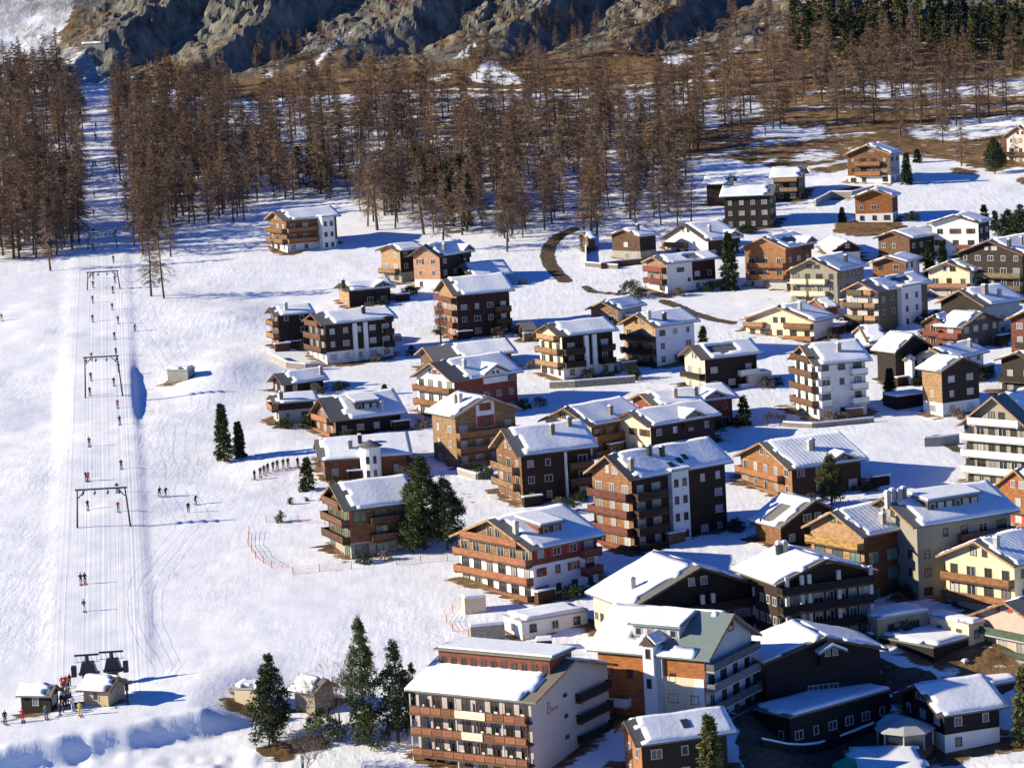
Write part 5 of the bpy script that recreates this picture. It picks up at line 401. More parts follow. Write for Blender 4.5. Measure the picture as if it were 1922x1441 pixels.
LARCHES_FAR = [(2,-109.5,797.7,17.9,18),(6,-21.0,793.1,17.3,44),(2,-73.1,785.2,16.3,38),(4,-28.6,783.7,16.1,6),(4,-35.5,794.8,17.4,40),(0,-144.4,791.6,17.0,0),(4,-56.2,798.0,17.8,22),(8,31.3,811.7,19.5,24),(0,-124.6,789.5,16.7,26),(2,-90.0,780.3,15.5,36),(2,-105.5,792.6,17.0,2),(2,-94.5,808.4,18.9,27),(0,-135.0,779.7,15.3,9),(4,-68.9,815.8,19.8,15),(4,-30.9,798.3,17.6,37),(2,-89.6,771.4,14.2,18),(8,29.8,773.8,14.5,5),(8,21.3,809.2,18.9,12),(6,5.5,825.3,20.9,39),(2,-108.2,789.4,16.4,6),(4,-66.2,792.0,16.7,2),(0,-144.9,798.1,17.4,4),(8,20.5,798.1,17.4,14),(6,-6.0,802.2,17.9,28),(0,-145.4,770.6,13.9,30),(0,-130.5,780.0,15.0,44),(4,-49.7,783.2,15.4,47),(0,-132.4,793.7,16.7,21),(10,122.1,812.1,19,47),(2,-76.2,794.7,16.8,13),(0,-148.1,771.6,13.9,16),(3,-88.7,766.1,13.2,32),(0,-137.5,775.0,14.3,22),(0,-150.1,800.6,17.5,13),(6,-1.3,791.3,16.3,3),(8,43.1,780.1,14.9,27),(8,27.8,790.1,16.1,0),(4,-40.8,782.3,15.1,20),(8,50.2,791.2,16.2,39),(0,-143.5,814.8,19.1,47),(2,-106.7,779.8,14.7,39),(2,-74.4,794.6,16.5,28),(4,-73.5,829.1,20.8,28),(0,-145.2,818.9,19.5,11),(8,24.2,819.0,19.4,36),(0,-135.4,823.9,20.0,33),(2,-114.5,804.7,17.6,7),(2,-102.4,778.4,14.3,11),(2,-112.7,824.0,20.0,39),(10,148.9,831.2,20.9,38),(10,158.0,829.8,20.7,36),(0,-139.5,796.7,16.5,42),(6,5.2,807.3,17.8,0),(2,-106.4,797.1,16.5,41),(4,-70.6,810.3,18.1,30),(4,-62.7,809.0,17.9,35),(8,21.4,781.0,14.4,44),(8,37.3,796.6,16.3,17),(10,105.2,828.6,20.3,13),(6,-5.3,781.5,14.4,9),(0,-156.3,812.8,18.3,20),(4,-49.3,826.5,20.0,1),(6,-12.5,809.8,17.9,31),(6,11.9,801.4,16.8,18),(2,-93.8,819.5,19.0,5),(8,58.1,799.9,16.5,32),(10,85.2,828.2,20.0,7),(2,-79.7,795.6,15.9,31),(8,50.4,833.2,20.6,15),(8,23.0,787.5,14.8,28),(4,-44.4,811.7,17.8,38),(0,-143.6,801.4,16.5,25),(0,-140.0,808.9,17.4,22),(4,-57.6,820.1,18.8,32),(0,-128.0,817.8,18.5,11),(4,-58.3,788.3,14.8,31),(0,-144.6,785.9,14.4,12),(0,-142.3,789.4,14.8,23),(8,34.5,833.4,20.3,13),(2,-101.5,804.9,16.7,29),(8,26.3,824.1,19.1,30),(6,-27.6,807.3,17.0,39),(4,-71.8,817.1,18.2,22),(2,-97.6,805.2,16.7,19),(8,18.7,814.9,17.9,36),(8,15.9,828.6,19.6,8),(6,10.6,789.0,14.6,19),(2,-107.5,830.3,19.7,30),(6,-25.7,796.4,15.4,8),(0,-153.4,803.0,16.2,28),(6,9.4,811.9,17.3,21),(2,-96.7,780.9,13.4,10),(0,-150.5,823.5,18.7,10),(0,-142.4,783.5,13.7,27),(2,-93.2,800.4,15.8,0),(4,-69.9,805.4,16.4,18),(0,-138.4,800.3,15.7,22),(4,-69.6,841.9,20.9,9),(8,36.9,802.3,15.9,38),(8,19.0,794.5,14.9,37),(4,-54.0,821.7,18.2,37),(2,-93.8,804.7,16.0,10),(4,-42.1,809.9,16.6,34),(0,-153.3,789.1,14.0,17),(0,-125.4,792.4,14.4,34),(6,-26.0,800.5,15.4,22),(2,-104.5,786.1,13.6,5),(6,-23.3,811.2,16.6,46),(0,-129.3,798.7,15.0,14),(10,132.6,835.7,19.5,37),(2,-91.5,829.5,18.7,16),(6,-7.5,812.0,16.5,40),(10,152.8,831.4,18.9,2),(2,-88.2,822.1,17.7,11),(8,38.0,832.5,19.0,6),(2,-116.3,817.9,17.1,3),(0,-158.9,827.1,18.2,37),(6,-20.9,799.1,14.7,18),(10,70.7,833.1,18.9,44),(8,57.0,818.8,17.1,35),(10,71.8,822.0,17.5,25),(6,-20.5,835.7,19.2,32),(10,141.3,824.5,17.8,4),(0,-130.0,815.5,16.6,9),(4,-54.9,825.9,17.9,19),(6,13.3,814.8,16.5,29),(6,-3.2,844.3,20.1,23),(2,-83.6,801.3,14.7,32),(8,43.3,800.6,14.6,34),(4,-30.5,851.1,20.9,38),(6,-13.4,802.8,14.8,46),(4,-59.8,850.1,20.7,10),(4,-33.9,836.1,18.9,36),(2,-102.3,793.4,13.5,28),(0,-150.6,810.3,15.6,18),(0,-150.0,833.5,18.5,27),(2,-91.0,823.1,17.2,43),(10,135.7,826.4,17.6,30),(2,-104.1,794.4,13.6,27),(8,33.3,823.4,17.2,17),(2,-79.4,813.1,15.9,9),(6,0.7,837.9,19.0,30),(0,-143.7,822.3,17.0,11),(2,-87.3,842.3,19.5,6),(4,-34.5,813.6,15.9,9),(2,-82.8,820.9,16.8,23),(0,-150.7,814.8,15.9,17),(4,-55.5,848.8,20.1,47),(8,22.5,849.6,20.2,12),(8,43.6,831.2,17.9,1),(8,51.6,808.6,15.0,27),(0,-151.7,847.3,19.8,32),(4,-72.1,838.1,18.6,30),(0,-136.1,802.3,14.1,21),(2,-100.7,821.6,16.5,5),(10,141.8,850.5,20.1,16),(0,-157.6,821.3,16.4,40),(0,-152.3,819.7,16.2,44),(2,-90.4,799.8,13.7,20),(2,-100.5,841.9,18.9,39),(8,59.6,823.6,16.6,19),(6,10.4,822.9,16.5,23),(10,141.1,833.7,17.8,46),(0,-136.0,813.0,15.2,23),(8,34.1,813.9,15.3,8),(2,-103.4,844.4,19.1,5),(6,-1.7,812.3,15.0,9),(0,-142.0,837.2,18.1,16),(8,43.6,843.7,18.9,27),(0,-154.6,821.6,16.1,26),(0,-131.8,814.4,15.2,19),(8,43.5,815.4,15.3,21),(0,-144.2,835.5,17.8,10),(10,75.3,830.8,17.2,32),(2,-103.4,813.2,15.0,42),(4,-43.3,852.4,19.9,27),(0,-143.6,829.5,17.0,29),(2,-90.3,817.7,15.5,10),(2,-108.8,852.5,19.8,39),(10,78.5,852.1,19.7,19),(6,-10.9,838.7,17.9,22),(0,-146.9,832.5,17.1,32),(0,-138.8,804.6,13.6,35),(0,-156.6,835.1,17.4,6),(2,-85.0,840.0,18.0,17),(0,-130.8,805.7,13.6,2),(0,-138.4,817.1,15.0,39),(0,-131.9,838.2,17.6,27),(2,-111.6,840.7,17.9,38),(6,-6.0,820.8,15.4,19),(10,111.8,821.7,15.5,22),(6,-6.9,841.9,18.0,27),(6,-12.7,816.6,14.8,22),(4,-65.8,852.7,19.3,8),(6,-23.1,844.0,18.2,40),(2,-97.4,827.2,16.1,41),(6,-9.6,844.1,18.2,41),(0,-141.5,817.9,14.9,29),(2,-115.4,857.9,19.9,7),(4,-34.3,861.9,20.4,41),(2,-114.8,831.0,16.5,43),(2,-92.1,853.4,19.3,47),(6,-26.0,825.0,15.7,4),(10,130.8,826.9,15.9,27),(2,-107.0,858.9,19.9,39),(6,-11.3,864.5,20.6,41),(10,123.7,830.3,16.3,46),(4,-41.4,857.1,19.6,8),(8,53.9,817.9,14.7,19),(8,45.9,838.8,17.3,40),(2,-74.7,815.8,14.4,20),(2,-116.9,827.0,15.8,14),(6,-4.5,812.6,14.0,0),(8,36.2,858.4,19.7,3),(2,-83.7,814.2,14.1,10),(2,-103.8,832.1,16.3,29),(0,-150.5,854.0,18.9,42),(0,-154.6,846.9,18.0,19),(10,87.4,828.6,15.7,40),(2,-105.8,848.4,18.1,2),(0,-144.3,808.5,13.1,23),(10,81.4,815.8,14.0,14),(4,-69.7,826.2,15.3,35),(4,-33.2,823.4,14.8,22),(10,116.9,830.5,15.6,32),(2,-107.2,816.3,13.8,46),(2,-109.1,844.5,17.3,42),(2,-81.8,834.5,16.0,6),(10,170.3,854.0,18.4,44),(8,52.8,828.6,15.2,4),(6,1.2,819.4,14.0,43),(10,65.4,852.2,18.1,14),(10,148.5,824.3,14.6,45),(0,-138.3,855.6,18.5,28),(6,-25.6,861.0,19.0,24),(8,39.8,856.2,18.4,40),(8,32.0,876.2,20.9,34),(10,112.9,849.8,17.6,43),(8,51.6,849.1,17.5,40),(10,107.1,845.3,17,2),(10,130.1,836.3,15.8,39),(4,-74.5,855.1,18.1,20),(0,-154.7,830.8,15.0,15),(0,-150.9,871.7,20.0,31),(2,-114.6,842.6,16.3,2),(0,-141.6,863.5,18.9,3),(10,81.1,856.4,18.0,3),(8,18.1,850.1,17.1,24),(4,-65.7,867.7,19.3,7),(2,-77.0,822.3,13.6,29),(6,4.9,844.1,16.3,22),(2,-109.7,837.3,15.4,11),(0,-147.8,827.2,14.1,27),(6,9.5,849.2,16.8,38),(6,-1.2,843.8,16.1,27),(10,64.7,841.0,15.7,20),(2,-97.7,868.2,19.1,24),(4,-37.2,876.2,20.1,13),(4,-57.7,876.3,20.1,19),(0,-158.4,872.0,19.5,43),(2,-104.7,852.9,17.1,30),(2,-98.4,838.8,15.3,5),(8,27.4,840.7,15.4,33),(2,-102.4,836.8,14.9,33),(10,61.7,825.9,13.5,19),(2,-79.9,838.9,15.1,32),(8,31.4,833.4,14.4,39),(2,-100.7,866.4,18.4,7),(10,107.7,850.0,16.2,0),(6,-2.5,862.2,17.7,19),(10,75.4,885.1,20.5,23),(0,-135.2,851.7,16.3,36),(10,105.7,869.9,18.5,35),(8,55.4,842.0,14.9,20),(8,47.7,836.5,14.2,37),(2,-89.7,827.8,13.1,26),(2,-96.7,841.0,14.7,45),(8,54.0,879.5,19.5,42),(0,-162.7,875.6,19.0,36),(4,-45.9,870.2,18.3,37),(10,89.4,835.2,13.9,44),(6,11.4,877.1,19.1,43),(8,33.2,847.6,15.4,30),(2,-114.7,868.5,18.0,0),(2,-108.6,863.8,17.4,7),(0,-161.7,831.9,13.4,47),(8,33.9,878.3,19.2,23),(4,-38.3,852.0,15.9,13),(4,-44.0,878.0,19.1,11),(6,8.9,876.4,18.9,30),(2,-100.1,846.9,15.2,3),(6,9.9,856.8,16.4,14),(0,-165.1,850.4,15.6,31),(10,145.1,847.3,15.2,10),(0,-142.4,845.2,14.9,9),(4,-41.0,844.0,14.7,29),(4,-32.7,880.2,19.2,0),(8,56.0,860.4,16.7,38),(6,16.8,889.7,20.3,4),(2,-96.4,847.6,15.0,11),(2,-76.7,832.5,13.1,36),(2,-107.3,840.0,14.0,14),(4,-36.9,881.1,19.1,24),(8,18.7,860.4,16.5,28),(2,-90.5,848.0,14.9,24),(2,-88.9,862.2,16.6,29),(6,-22.7,885.7,19.5,47),(0,-148.3,854.6,15.6,11),(4,-32.2,852.6,15.3,5),(2,-120.1,847.9,14.7,17),(10,96.9,868.0,17.2,42),(0,-138.3,867.4,17.1,40),(10,117.4,873.1,17.8,5),(2,-78.2,854.5,15.4,11),(2,-93.3,851.3,15.0,19),(8,21.5,858.6,15.9,46),(0,-165.4,874.0,17.8,26),(10,135.3,843.5,13.9,30),(4,-65.5,890.8,19.8,39),(4,-62.5,880.6,18.5,40),(2,-122.6,879.2,18.3,3),(10,70.4,840.1,13.4,24),(0,-169.7,876.5,17.9,6),(8,56.0,874.1,17.6,23),(4,-69.9,855.9,15.3,17),(0,-143.7,870.6,17.1,8),(10,112.7,867.5,16.7,42),(2,-124.7,878.8,18.1,2),(0,-159.6,847.7,14.2,15),(4,-61.0,856.5,15.3,40),(2,-103.7,885.4,18.9,11),(6,15.6,850.3,14.5,9),(6,-17.9,880.1,18.2,35),(2,-102.6,863.9,16.1,32),(2,-113.6,884.3,18.6,34),(10,155.9,891.5,19.5,32),(10,125.7,901.9,20.8,8),(4,-43.0,870.8,16.9,38),(0,-168.0,890.0,19.2,8),(2,-120.5,864.7,16.0,31),(6,2.3,885.7,18.5,25),(8,38.3,881.2,17.9,27),(10,161.4,870.4,16.5,39),(2,-106.4,866.5,16.0,47),(2,-118.4,880.5,17.7,3),(8,63.9,893.4,19.3,24),(10,175.0,906.3,20.9,19),(4,-51.4,868.2,16.1,47),(2,-113.1,847.6,13.5,24),(10,129.6,877.3,17.2,9),(10,122.3,891.7,19.0,31),(10,172.0,861.4,15.2,31),(6,14.7,894.3,19.3,1),(4,-76.6,896.9,19.6,5),(4,-40.5,899.4,19.9,8),(0,-147.3,890.9,18.8,1),(4,-31.0,885.3,18.1,4),(10,161.4,853.0,14.0,30),(10,124.4,878.6,17.1,16),(2,-102.1,860.2,14.8,26),(0,-171.5,886.0,18.0,32),(2,-114.6,876.6,16.8,34),(6,-29.1,892.0,18.7,37),(10,99.9,876.3,16.7,2),(10,85.8,861.6,14.8,14),(0,-137.5,873.6,16.2,45),(2,-124.3,872.0,16.0,44),(8,40.0,865.0,15.1,11),(0,-166.0,880.5,17.0,46),(6,-25.0,892.6,18.5,5),(10,99.5,905.5,20.1,11),(0,-145.6,898.4,19.2,4),(6,-24.1,908.1,20.4,39),(10,107.4,901.3,19.5,5),(10,135.1,892.4,18.3,31),(2,-92.2,891.7,18.2,4),(10,131.5,900.2,19.2,38),(10,73.7,855.4,13.6,18),(0,-163.7,903.1,19.5,31),(10,145.9,887.2,17.5,29),(2,-91.6,871.6,15.5,28),(0,-157.2,855.1,13.4,33),(2,-98.5,901.5,19.2,33),(4,-74.3,886.4,17.3,39),(10,92.8,856.4,13.5,40),(6,10.9,900.6,19.0,27),(6,-28.5,880.0,16.4,18),(0,-161.7,854.6,13.2,42),(8,58.0,873.9,15.6,8),(0,-163.5,892.8,17.9,47),(10,154.3,900.2,18.8,15),(2,-88.8,881.1,16.4,6),(2,-112.9,863.6,14.2,11),(0,-161.2,889.3,17.3,22),(2,-81.5,858.3,13.4,41),(10,178.8,903.3,19.0,0),(0,-166.0,887.5,17.0,40),(0,-137.3,886.5,16.8,5),(4,-42.5,892.5,17.4,3),(6,-16.2,892.0,17.3,38),(8,27.7,901.7,18.5,47),(2,-95.8,870.8,14.6,42),(10,143.3,920.5,20.8,40),(10,70.7,916.0,20.2,37),(4,-42.7,913.3,19.8,8),(4,-68.7,886.3,16.4,0),(2,-125.3,888.0,16.6,29),(8,37.2,895.2,17.5,15),(2,-110.4,862.7,13.4,24),(10,149.2,889.5,16.6,3),(2,-107.5,911.9,19.2,20),(10,139.9,924.2,20.7,18),(0,-150.0,879.8,15.0,43),(0,-159.2,886.3,15.8,39),(10,135.1,887.4,15.7,14),(0,-170.3,920.2,19.8,46),(2,-101.7,882.9,15.1,2),(4,-74.7,876.0,14.2,16),(4,-64.0,919.4,19.6,5),(8,61.5,880.3,14.7,25),(10,121.1,885.0,15.2,13),(8,53.6,891.6,16.0,15),(10,102.0,887.6,15.5,33),(10,108.8,909.3,18.2,38),(10,77.3,918.4,19.2,7),(2,-118.8,871.2,13.3,31),(2,-99.0,886.0,15.1,44),(10,119.7,871.1,13.2,19),(0,-144.9,876.1,13.8,45),(2,-91.8,884.2,14.8,45),(4,-53.9,893.0,15.8,38),(10,113.8,924.2,19.6,47),(10,174.6,874.4,13.2,28),(0,-166.6,921.9,19.1,34),(0,-160.1,896.4,15.9,12),(0,-162.4,918.9,18.7,42),(10,134.6,921.4,19.0,30),(2,-94.9,928.7,19.9,43),(0,-145.6,891.1,15.1,11),(2,-95.0,884.7,14.3,20),(2,-126.9,900.6,16.2,36),(10,134.5,932.0,20.1,33),(8,32.8,892.2,15.1,40),(10,101.9,937.5,20.7,39),(10,145.6,934.5,20.2,16),(8,61.1,891.6,14.8,30),(10,80.5,903.7,16.3,21),(2,-113.3,908.6,16.8,46),(2,-127.1,932.4,19.6,40),(2,-101.4,935.9,19.9,24),(2,-96.2,920.1,17.9,25),(8,31.0,893.8,14.6,28),(0,-173.8,900.3,15.4,41),(2,-86.6,897.3,15.0,46),(10,80.6,928.0,18.8,39),(10,68.0,897.7,15.0,4),(2,-104.5,929.5,18.9,19),(2,-108.5,886.5,13.5,0),(10,128.4,912.7,16.7,23),(0,-147.6,924.9,18.2,45),(2,-105.0,922.6,17.9,46),(0,-143.4,922.7,17.9,31),(2,-95.6,913.3,16.7,47),(6,-10.4,915.8,17.0,28),(4,-57.5,921.8,17.7,3),(10,121.9,913.4,16.6,42),(2,-127.2,912.4,16.4,29),(10,109.9,888.0,13.3,34),(10,95.3,915.3,16.7,34),(4,-33.4,917.1,16.9,11),(10,176.4,915.2,16.6,24),(4,-67.0,918.4,16.9,7),(10,137.1,934.8,18.9,32),(0,-153.8,908.4,15.6,33),(0,-156.3,907.0,15.4,19),(2,-130.4,922.9,17.2,35),(6,13.5,910.0,15.5,28),(2,-115.0,940.1,19.2,29),(2,-125.3,912.4,15.7,24),(0,-182.0,943.0,19.4,38),(10,116.4,930.2,17.8,46),(10,86.0,926.4,17.3,30),(4,-62.8,926.7,17.3,25),(2,-122.0,904.4,14.5,32),(0,-162.4,931.9,17.9,47),(2,-89.7,907.7,14.8,14),(0,-141.0,903.0,14.2,47),(2,-112.1,896.5,13.3,32),(6,-21.1,910.9,15.1,33),(4,-35.7,916.7,15.8,31),(0,-182.0,949.6,19.9,34),(2,-107.3,926.5,17.0,16),(10,74.9,914.7,15.4,11),(2,-131.8,937.2,18.1,18),(10,116.5,940.5,18.4,39),(2,-95.7,905.0,13.9,43),(2,-130.2,912.4,14.8,25),(6,-1.6,907.8,14.2,26),(10,99.2,917.8,15.4,1),(0,-173.8,937.0,17.8,18),(0,-176.2,922.6,16.0,15),(0,-173.3,905.8,13.8,23),(2,-131.2,927.5,16.5,2),(2,-121.3,912.4,14.6,23),(0,-145.5,919.7,15.5,5),(2,-113.8,922.4,15.8,28),(0,-160.6,913.8,14.5,44),(2,-92.1,923.0,15.6,10),(2,-97.4,927.9,16.2,13),(4,-73.7,925.5,15.9,9),(0,-149.5,904.0,13.1,9),(0,-177.1,954.5,19.4,35),(2,-127.3,924.3,15.5,46),(0,-150.3,935.5,16.8,10),(0,-178.5,937.3,16.9,29),(2,-91.5,916.0,14.2,16),(0,-160.9,962.2,19.9,36),(0,-168.1,911.2,13.5,16),(0,-148.6,912.4,13.6,42),(2,-115.0,946.9,17.9,34),(0,-172.0,948.7,18.0,21),(10,150.5,928.1,15.4,10),(2,-101.6,940.1,16.9,46),(0,-159.5,920.3,14.4,45),(0,-148.3,919.8,14.3,4),(0,-154.6,921.6,14.5,14),(0,-163.7,952.9,18.4,8),(0,-170.6,945.0,17.3,5),(0,-151.1,916.9,13.7,24),(0,-160.1,953.9,18.2,19),(0,-167.8,943.7,16.9,3),(0,-168.2,954.6,18.2,44),(10,162.1,927.6,14.5,12),(2,-122.9,936.9,15.6,29),(0,-157.0,941.1,16.0,1),(0,-175.9,943.4,16.0,7),(2,-123.2,921.0,13.1,28),(0,-163.7,939.5,15.4,34),(2,-112.1,944.2,15.9,24),(10,131.2,939.9,15.3,23),(2,-119.1,952.5,16.8,41),(2,-129.2,944.9,15.5,34),(10,95.2,935.4,14.3,44),(0,-175.7,931.4,13.7,37),(2,-96.3,936.3,14.2,17),(2,-113.5,941.3,14.8,36),(0,-152.7,946.0,15.3,19),(0,-154.0,942.5,14.7,20),(0,-172.5,957.4,16.5,33),(0,-173.2,932.1,13.2,18),(0,-174.4,947.0,15.0,33),(2,-115.4,935.1,13.3,40),(0,-171.2,968.8,17.4,37),(0,-164.7,958.5,16.1,15),(0,-166.8,958.3,16.0,25),(0,-183.3,967.5,17.1,33),(10,81.8,938.1,13.4,31),(0,-147.0,936.3,13.1,13),(0,-158.2,962.7,16.4,43),(0,-160.5,959.5,15.9,24),(0,-177.4,947.6,14.4,4),(0,-157.8,970.4,17.2,9),(0,-181.7,973.9,17.4,20),(0,-150.6,954.4,14.7,17),(2,-132.3,946.6,13.7,29),(10,98.5,944.6,13.4,31),(0,-172.8,967.4,16.1,46),(2,-122.3,948.2,13.5,27),(0,-154.3,953.7,14.0,24),(0,-179.9,971.5,16.2,1),(11,57.1,933.9,11.5,17),(0,-165.0,946.9,13.1,43),(0,-175.3,953.6,13.9,24),(0,-155.4,963.3,15.1,24),(0,-158.4,966.2,15.4,31),(0,-160.5,964.9,15.1,31),(0,-171.4,964.5,14.8,5),(0,-181.1,957.9,13.7,44),(0,-162.1,955.0,13.2,35),(11,12.1,944.6,11.9,30),(0,-156.3,965.6,14.5,46),(11,73.0,937.1,10.8,7),(11,-6.5,947.5,11.7,15),(11,-58.5,951.0,11.9,37),(11,46.7,941.7,10.7,8),(0,-169.4,963.2,13.3,43),(0,-171.6,972.7,14.4,40),(11,70.4,946.7,11.1,34),(0,-183.0,964.7,13.3,37),(0,-165.5,967.8,13.6,3),(11,-64.5,951.0,11.5,17),(11,34.4,941.5,10.3,12),(11,57.8,946.5,10.9,45),(11,95.2,948.5,10.9,4),(0,-177.7,974.1,14.1,26),(0,-169.0,968.2,13.2,38),(11,80.9,950.4,10.9,13),(11,13.6,959.1,11.7,20),(11,73.4,957.9,11.2,47),(11,0.5,954.7,10.8,0),(11,29.4,962.5,11.7,40),(11,54.5,964.8,11.8,38),(11,48.8,968.9,11.8,5),(11,-43.7,955.7,10.1,3),(11,16.7,952.1,9.6,36),(11,51.2,961.4,10.7,46),(11,7.6,952.9,9.6,17),(11,-7.9,960.3,10.3,5),(11,67.2,934.1,6.9,9),(11,88.3,973.2,11.7,32),(11,89.0,941.6,7.7,31),(11,76.0,959.4,9.9,38),(11,98.5,965.7,10.6,5),(11,-62.6,979.2,12.0,20),(11,36.9,972.3,11.1,33),(11,-32.3,957.4,9.2,47),(11,66.3,938.4,6.8,29),(11,-85.1,978.4,11.7,23),(11,58.0,980.0,11.9,38),(11,-10.1,979.4,11.7,19),(11,62.4,945.6,7.4,7),(11,-7.5,966.1,9.9,18),(11,16.1,962.3,9.4,44),(11,73.6,947.2,7.5,46),(11,68.6,959.2,8.9,5),(11,45.3,977.6,11.2,4),(11,43.1,963.9,9.3,2),(11,101.8,981.6,11.4,25),(11,-2.0,965.9,9.4,14),(11,19.8,984.7,11.7,13),(11,27.8,941.7,6.3,17),(11,26.9,963.1,8.9,34),(11,-6.1,954.6,7.6,43),(11,-8.1,963.0,8.6,22),(11,15.4,945.2,6.3,10),(11,97.0,955.7,7.6,21),(11,-4.5,965.4,8.8,26),(11,-50.5,971.1,9.5,23),(11,38.7,983.3,11.0,7),(11,10.0,969.7,9.3,29),(11,108.5,979.6,10.4,9),(11,-58.9,977.4,10.1,44),(11,49.2,977.6,10.1,33),(11,-10.7,969.6,9.1,39),(11,-21.0,948.2,6.4,6),(11,65.1,981.0,10.5,40),(11,66.0,964.4,8.4,5),(11,-70.2,976.6,9.9,43),(11,22.6,973.1,9.3,40),(11,-6.4,976.1,9.6,4),(11,45.9,974.2,9.2,14),(11,4.8,949.5,6.1,8),(11,32.0,974.7,9.2,43),(11,-86.2,971.6,8.8,32),(11,31.6,964.7,7.9,9),(11,88.9,984.7,10.3,3),(11,104.8,954.5,6.4,6),(11,45.6,964.0,7.5,3),(11,1.9,959.3,6.9,0),(11,-1.3,963.0,7.3,3),(11,12.0,984.0,9.9,42),(11,108.2,973.9,8.6,2),(11,-79.4,973.8,8.5,23),(11,94.0,963.8,7.2,39),(11,54.1,956.6,6.3,36),(11,29.5,991.2,10.6,32),(11,37.1,968.7,7.7,37),(11,24.3,986.8,9.9,5),(11,55.3,975.3,8.4,44),(11,8.3,984.2,9.4,5),(11,93.4,960.0,6.3,19),(11,-46.0,963.3,6.6,14),(11,3.1,983.6,9.1,5),(11,-18.7,971.4,7.5,34),(11,64.6,982.6,8.9,0),(11,69.0,986.2,9.3,39),(11,62.9,977.8,8.2,12),(11,-74.7,984.0,8.8,21),(11,-78.8,961.8,6.0,11),(11,-2.9,970.8,7.1,12),(11,-76.7,974.9,7.5,7),(11,74.9,984.7,8.4,36),(11,29.0,976.7,7.4,44),(11,62.2,972.9,6.9,9),(11,43.4,983.9,8.2,32),(11,10.4,975.1,7.1,36),(11,85.9,973.3,6.5,11),(11,5.0,974.9,6.7,35),(11,-74.2,975.8,6.8,24),(11,16.5,981.5,7.5,41),(11,63.1,981.3,7.4,8),(11,-2.3,973.2,6.3,42),(11,16.0,984.6,7.6,39),(11,67.9,983.2,7.4,18),(11,-80.5,977.3,6.6,38),(11,18.4,986.2,7.7,34),(11,-76.7,985.2,7.5,41),(11,32.0,977.3,6.5,20),(11,87.8,990.2,7.8,8),(11,-71.8,985.6,7.1,28),(11,99.5,979.4,6.0,3),(11,-68.0,983.1,6.4,1),(11,-78.5,984.2,6.3,16),(11,34.8,996.4,7.3,26),(11,35.6,998.7,7.2,47)]
SPRUCES = [(0,109.3,970.6,16.4,5),(0,158.9,944.8,14.5,5),(0,177.3,954.8,14.8,8),(0,170.7,970.8,13.8,3),(0,136.3,965.0,14.5,8),(0,175.7,935.5,18.3,5),(0,141.2,975.6,19.2,9),(0,115.0,981.3,19.6,9),(0,123.0,970.6,15.3,6),(0,162.5,978.6,17.0,5),(0,145.0,981.9,17.3,2),(0,136.3,969.6,15.2,7),(0,174.2,975.3,13.9,5),(0,152.0,961.8,13.8,8),(0,132.3,976.8,17.4,4),(0,154.5,977.8,13.1,6),(0,166.6,966.2,17.7,6),(0,187.3,934.2,15.2,8),(0,169.5,952.4,13.6,8),(0,179.6,932.0,13.0,6),(0,160.8,969.1,19.4,4),(0,170.7,940.3,18.1,4),(0,183.2,956.7,19.7,7),(0,159.0,954.1,18.8,7),(0,164.4,950.8,18.6,6),(0,135.4,951.9,14.4,1),(0,183.1,950.0,16.1,1),(0,184.0,943.1,17.8,1),(0,194.4,970.6,15.2,8),(0,121.9,980.8,15.1,8),(0,177.8,973.9,16.1,4),(0,136.5,980.6,16.5,6),(0,154.8,949.2,14.5,1),(0,190.3,961.1,15.8,2),(0,183.7,928.7,13.4,8),(0,186.8,976.0,14.4,4),(0,139.9,981.0,13.9,4),(0,113.8,971.5,18.6,2),(0,123.2,975.0,14.8,4),(0,182.8,964.9,13.4,7),(0,124.5,943.2,16.7,9),(0,128.2,977.7,15.7,5),(0,167.2,939.4,15.7,0),(0,180.3,906.4,18.8,8),(0,147.9,968.2,17.3,2),(0,162.4,976.2,15.7,6),(0,158.3,964.4,19.0,6),(0,126.3,948.3,13.6,6),(0,154.1,973.5,14.1,1),(0,127.3,967.2,19.8,3),(0,108.5,961.1,19.6,0),(0,176.8,914.9,15.3,9),(0,148.8,980.0,18.1,0),(0,112.1,959.4,13.2,1),(0,145.5,963.0,18.5,8),(0,165.9,977.6,18.3,3),(0,190.3,953.1,13.3,2),(0,123.5,949.2,18.1,9),(0,131.3,960.5,15.9,7),(0,152.2,957.0,18.6,5),(0,172.5,933.7,13.5,4),(0,192.2,957.5,19.7,2),(0,108.0,967.4,16.7,1),(0,189.4,973.3,17.3,9),(0,138.2,946.1,19.3,8),(0,177.0,961.9,16.2,4),(0,149.6,976.9,17.3,8),(0,118.0,976.6,17.9,8),(0,156.1,961.2,16.0,2),(0,128.3,961.4,15.2,9),(1,-6.7,746.7,10.3,7),(1,-18.2,752.2,10.1,6),(1,-14.0,748.3,12.3,9),(1,-8.2,775.5,11.9,8),(1,-11.4,741.1,14.5,7),(1,-9.3,718.1,14.2,4),(1,-9.0,771.6,12.7,4),(1,-14.2,716.4,13.9,1),(1,-7.0,765.7,11.5,7),(1,-23.0,771.0,12.3,1),(1,-16.8,747.7,10.1,1),(1,-10.7,753.5,11.7,7),(1,-24.4,766.4,13.6,0),(1,-9.5,712.5,12.5,1),(1,-21.7,744.9,14.2,3),(1,-15.2,736.3,13.3,9),(1,-56.2,802.3,12.4,4),(1,-53.2,774.6,11.7,8),(1,-52.7,782.6,12.3,7),(1,-55.9,783.4,12.2,7),(1,-59.1,782.2,12.5,8),(1,-51.1,776.3,13.9,3),(1,-52.0,787.1,13.7,2),(1,-49.9,762.3,10.3,5)]
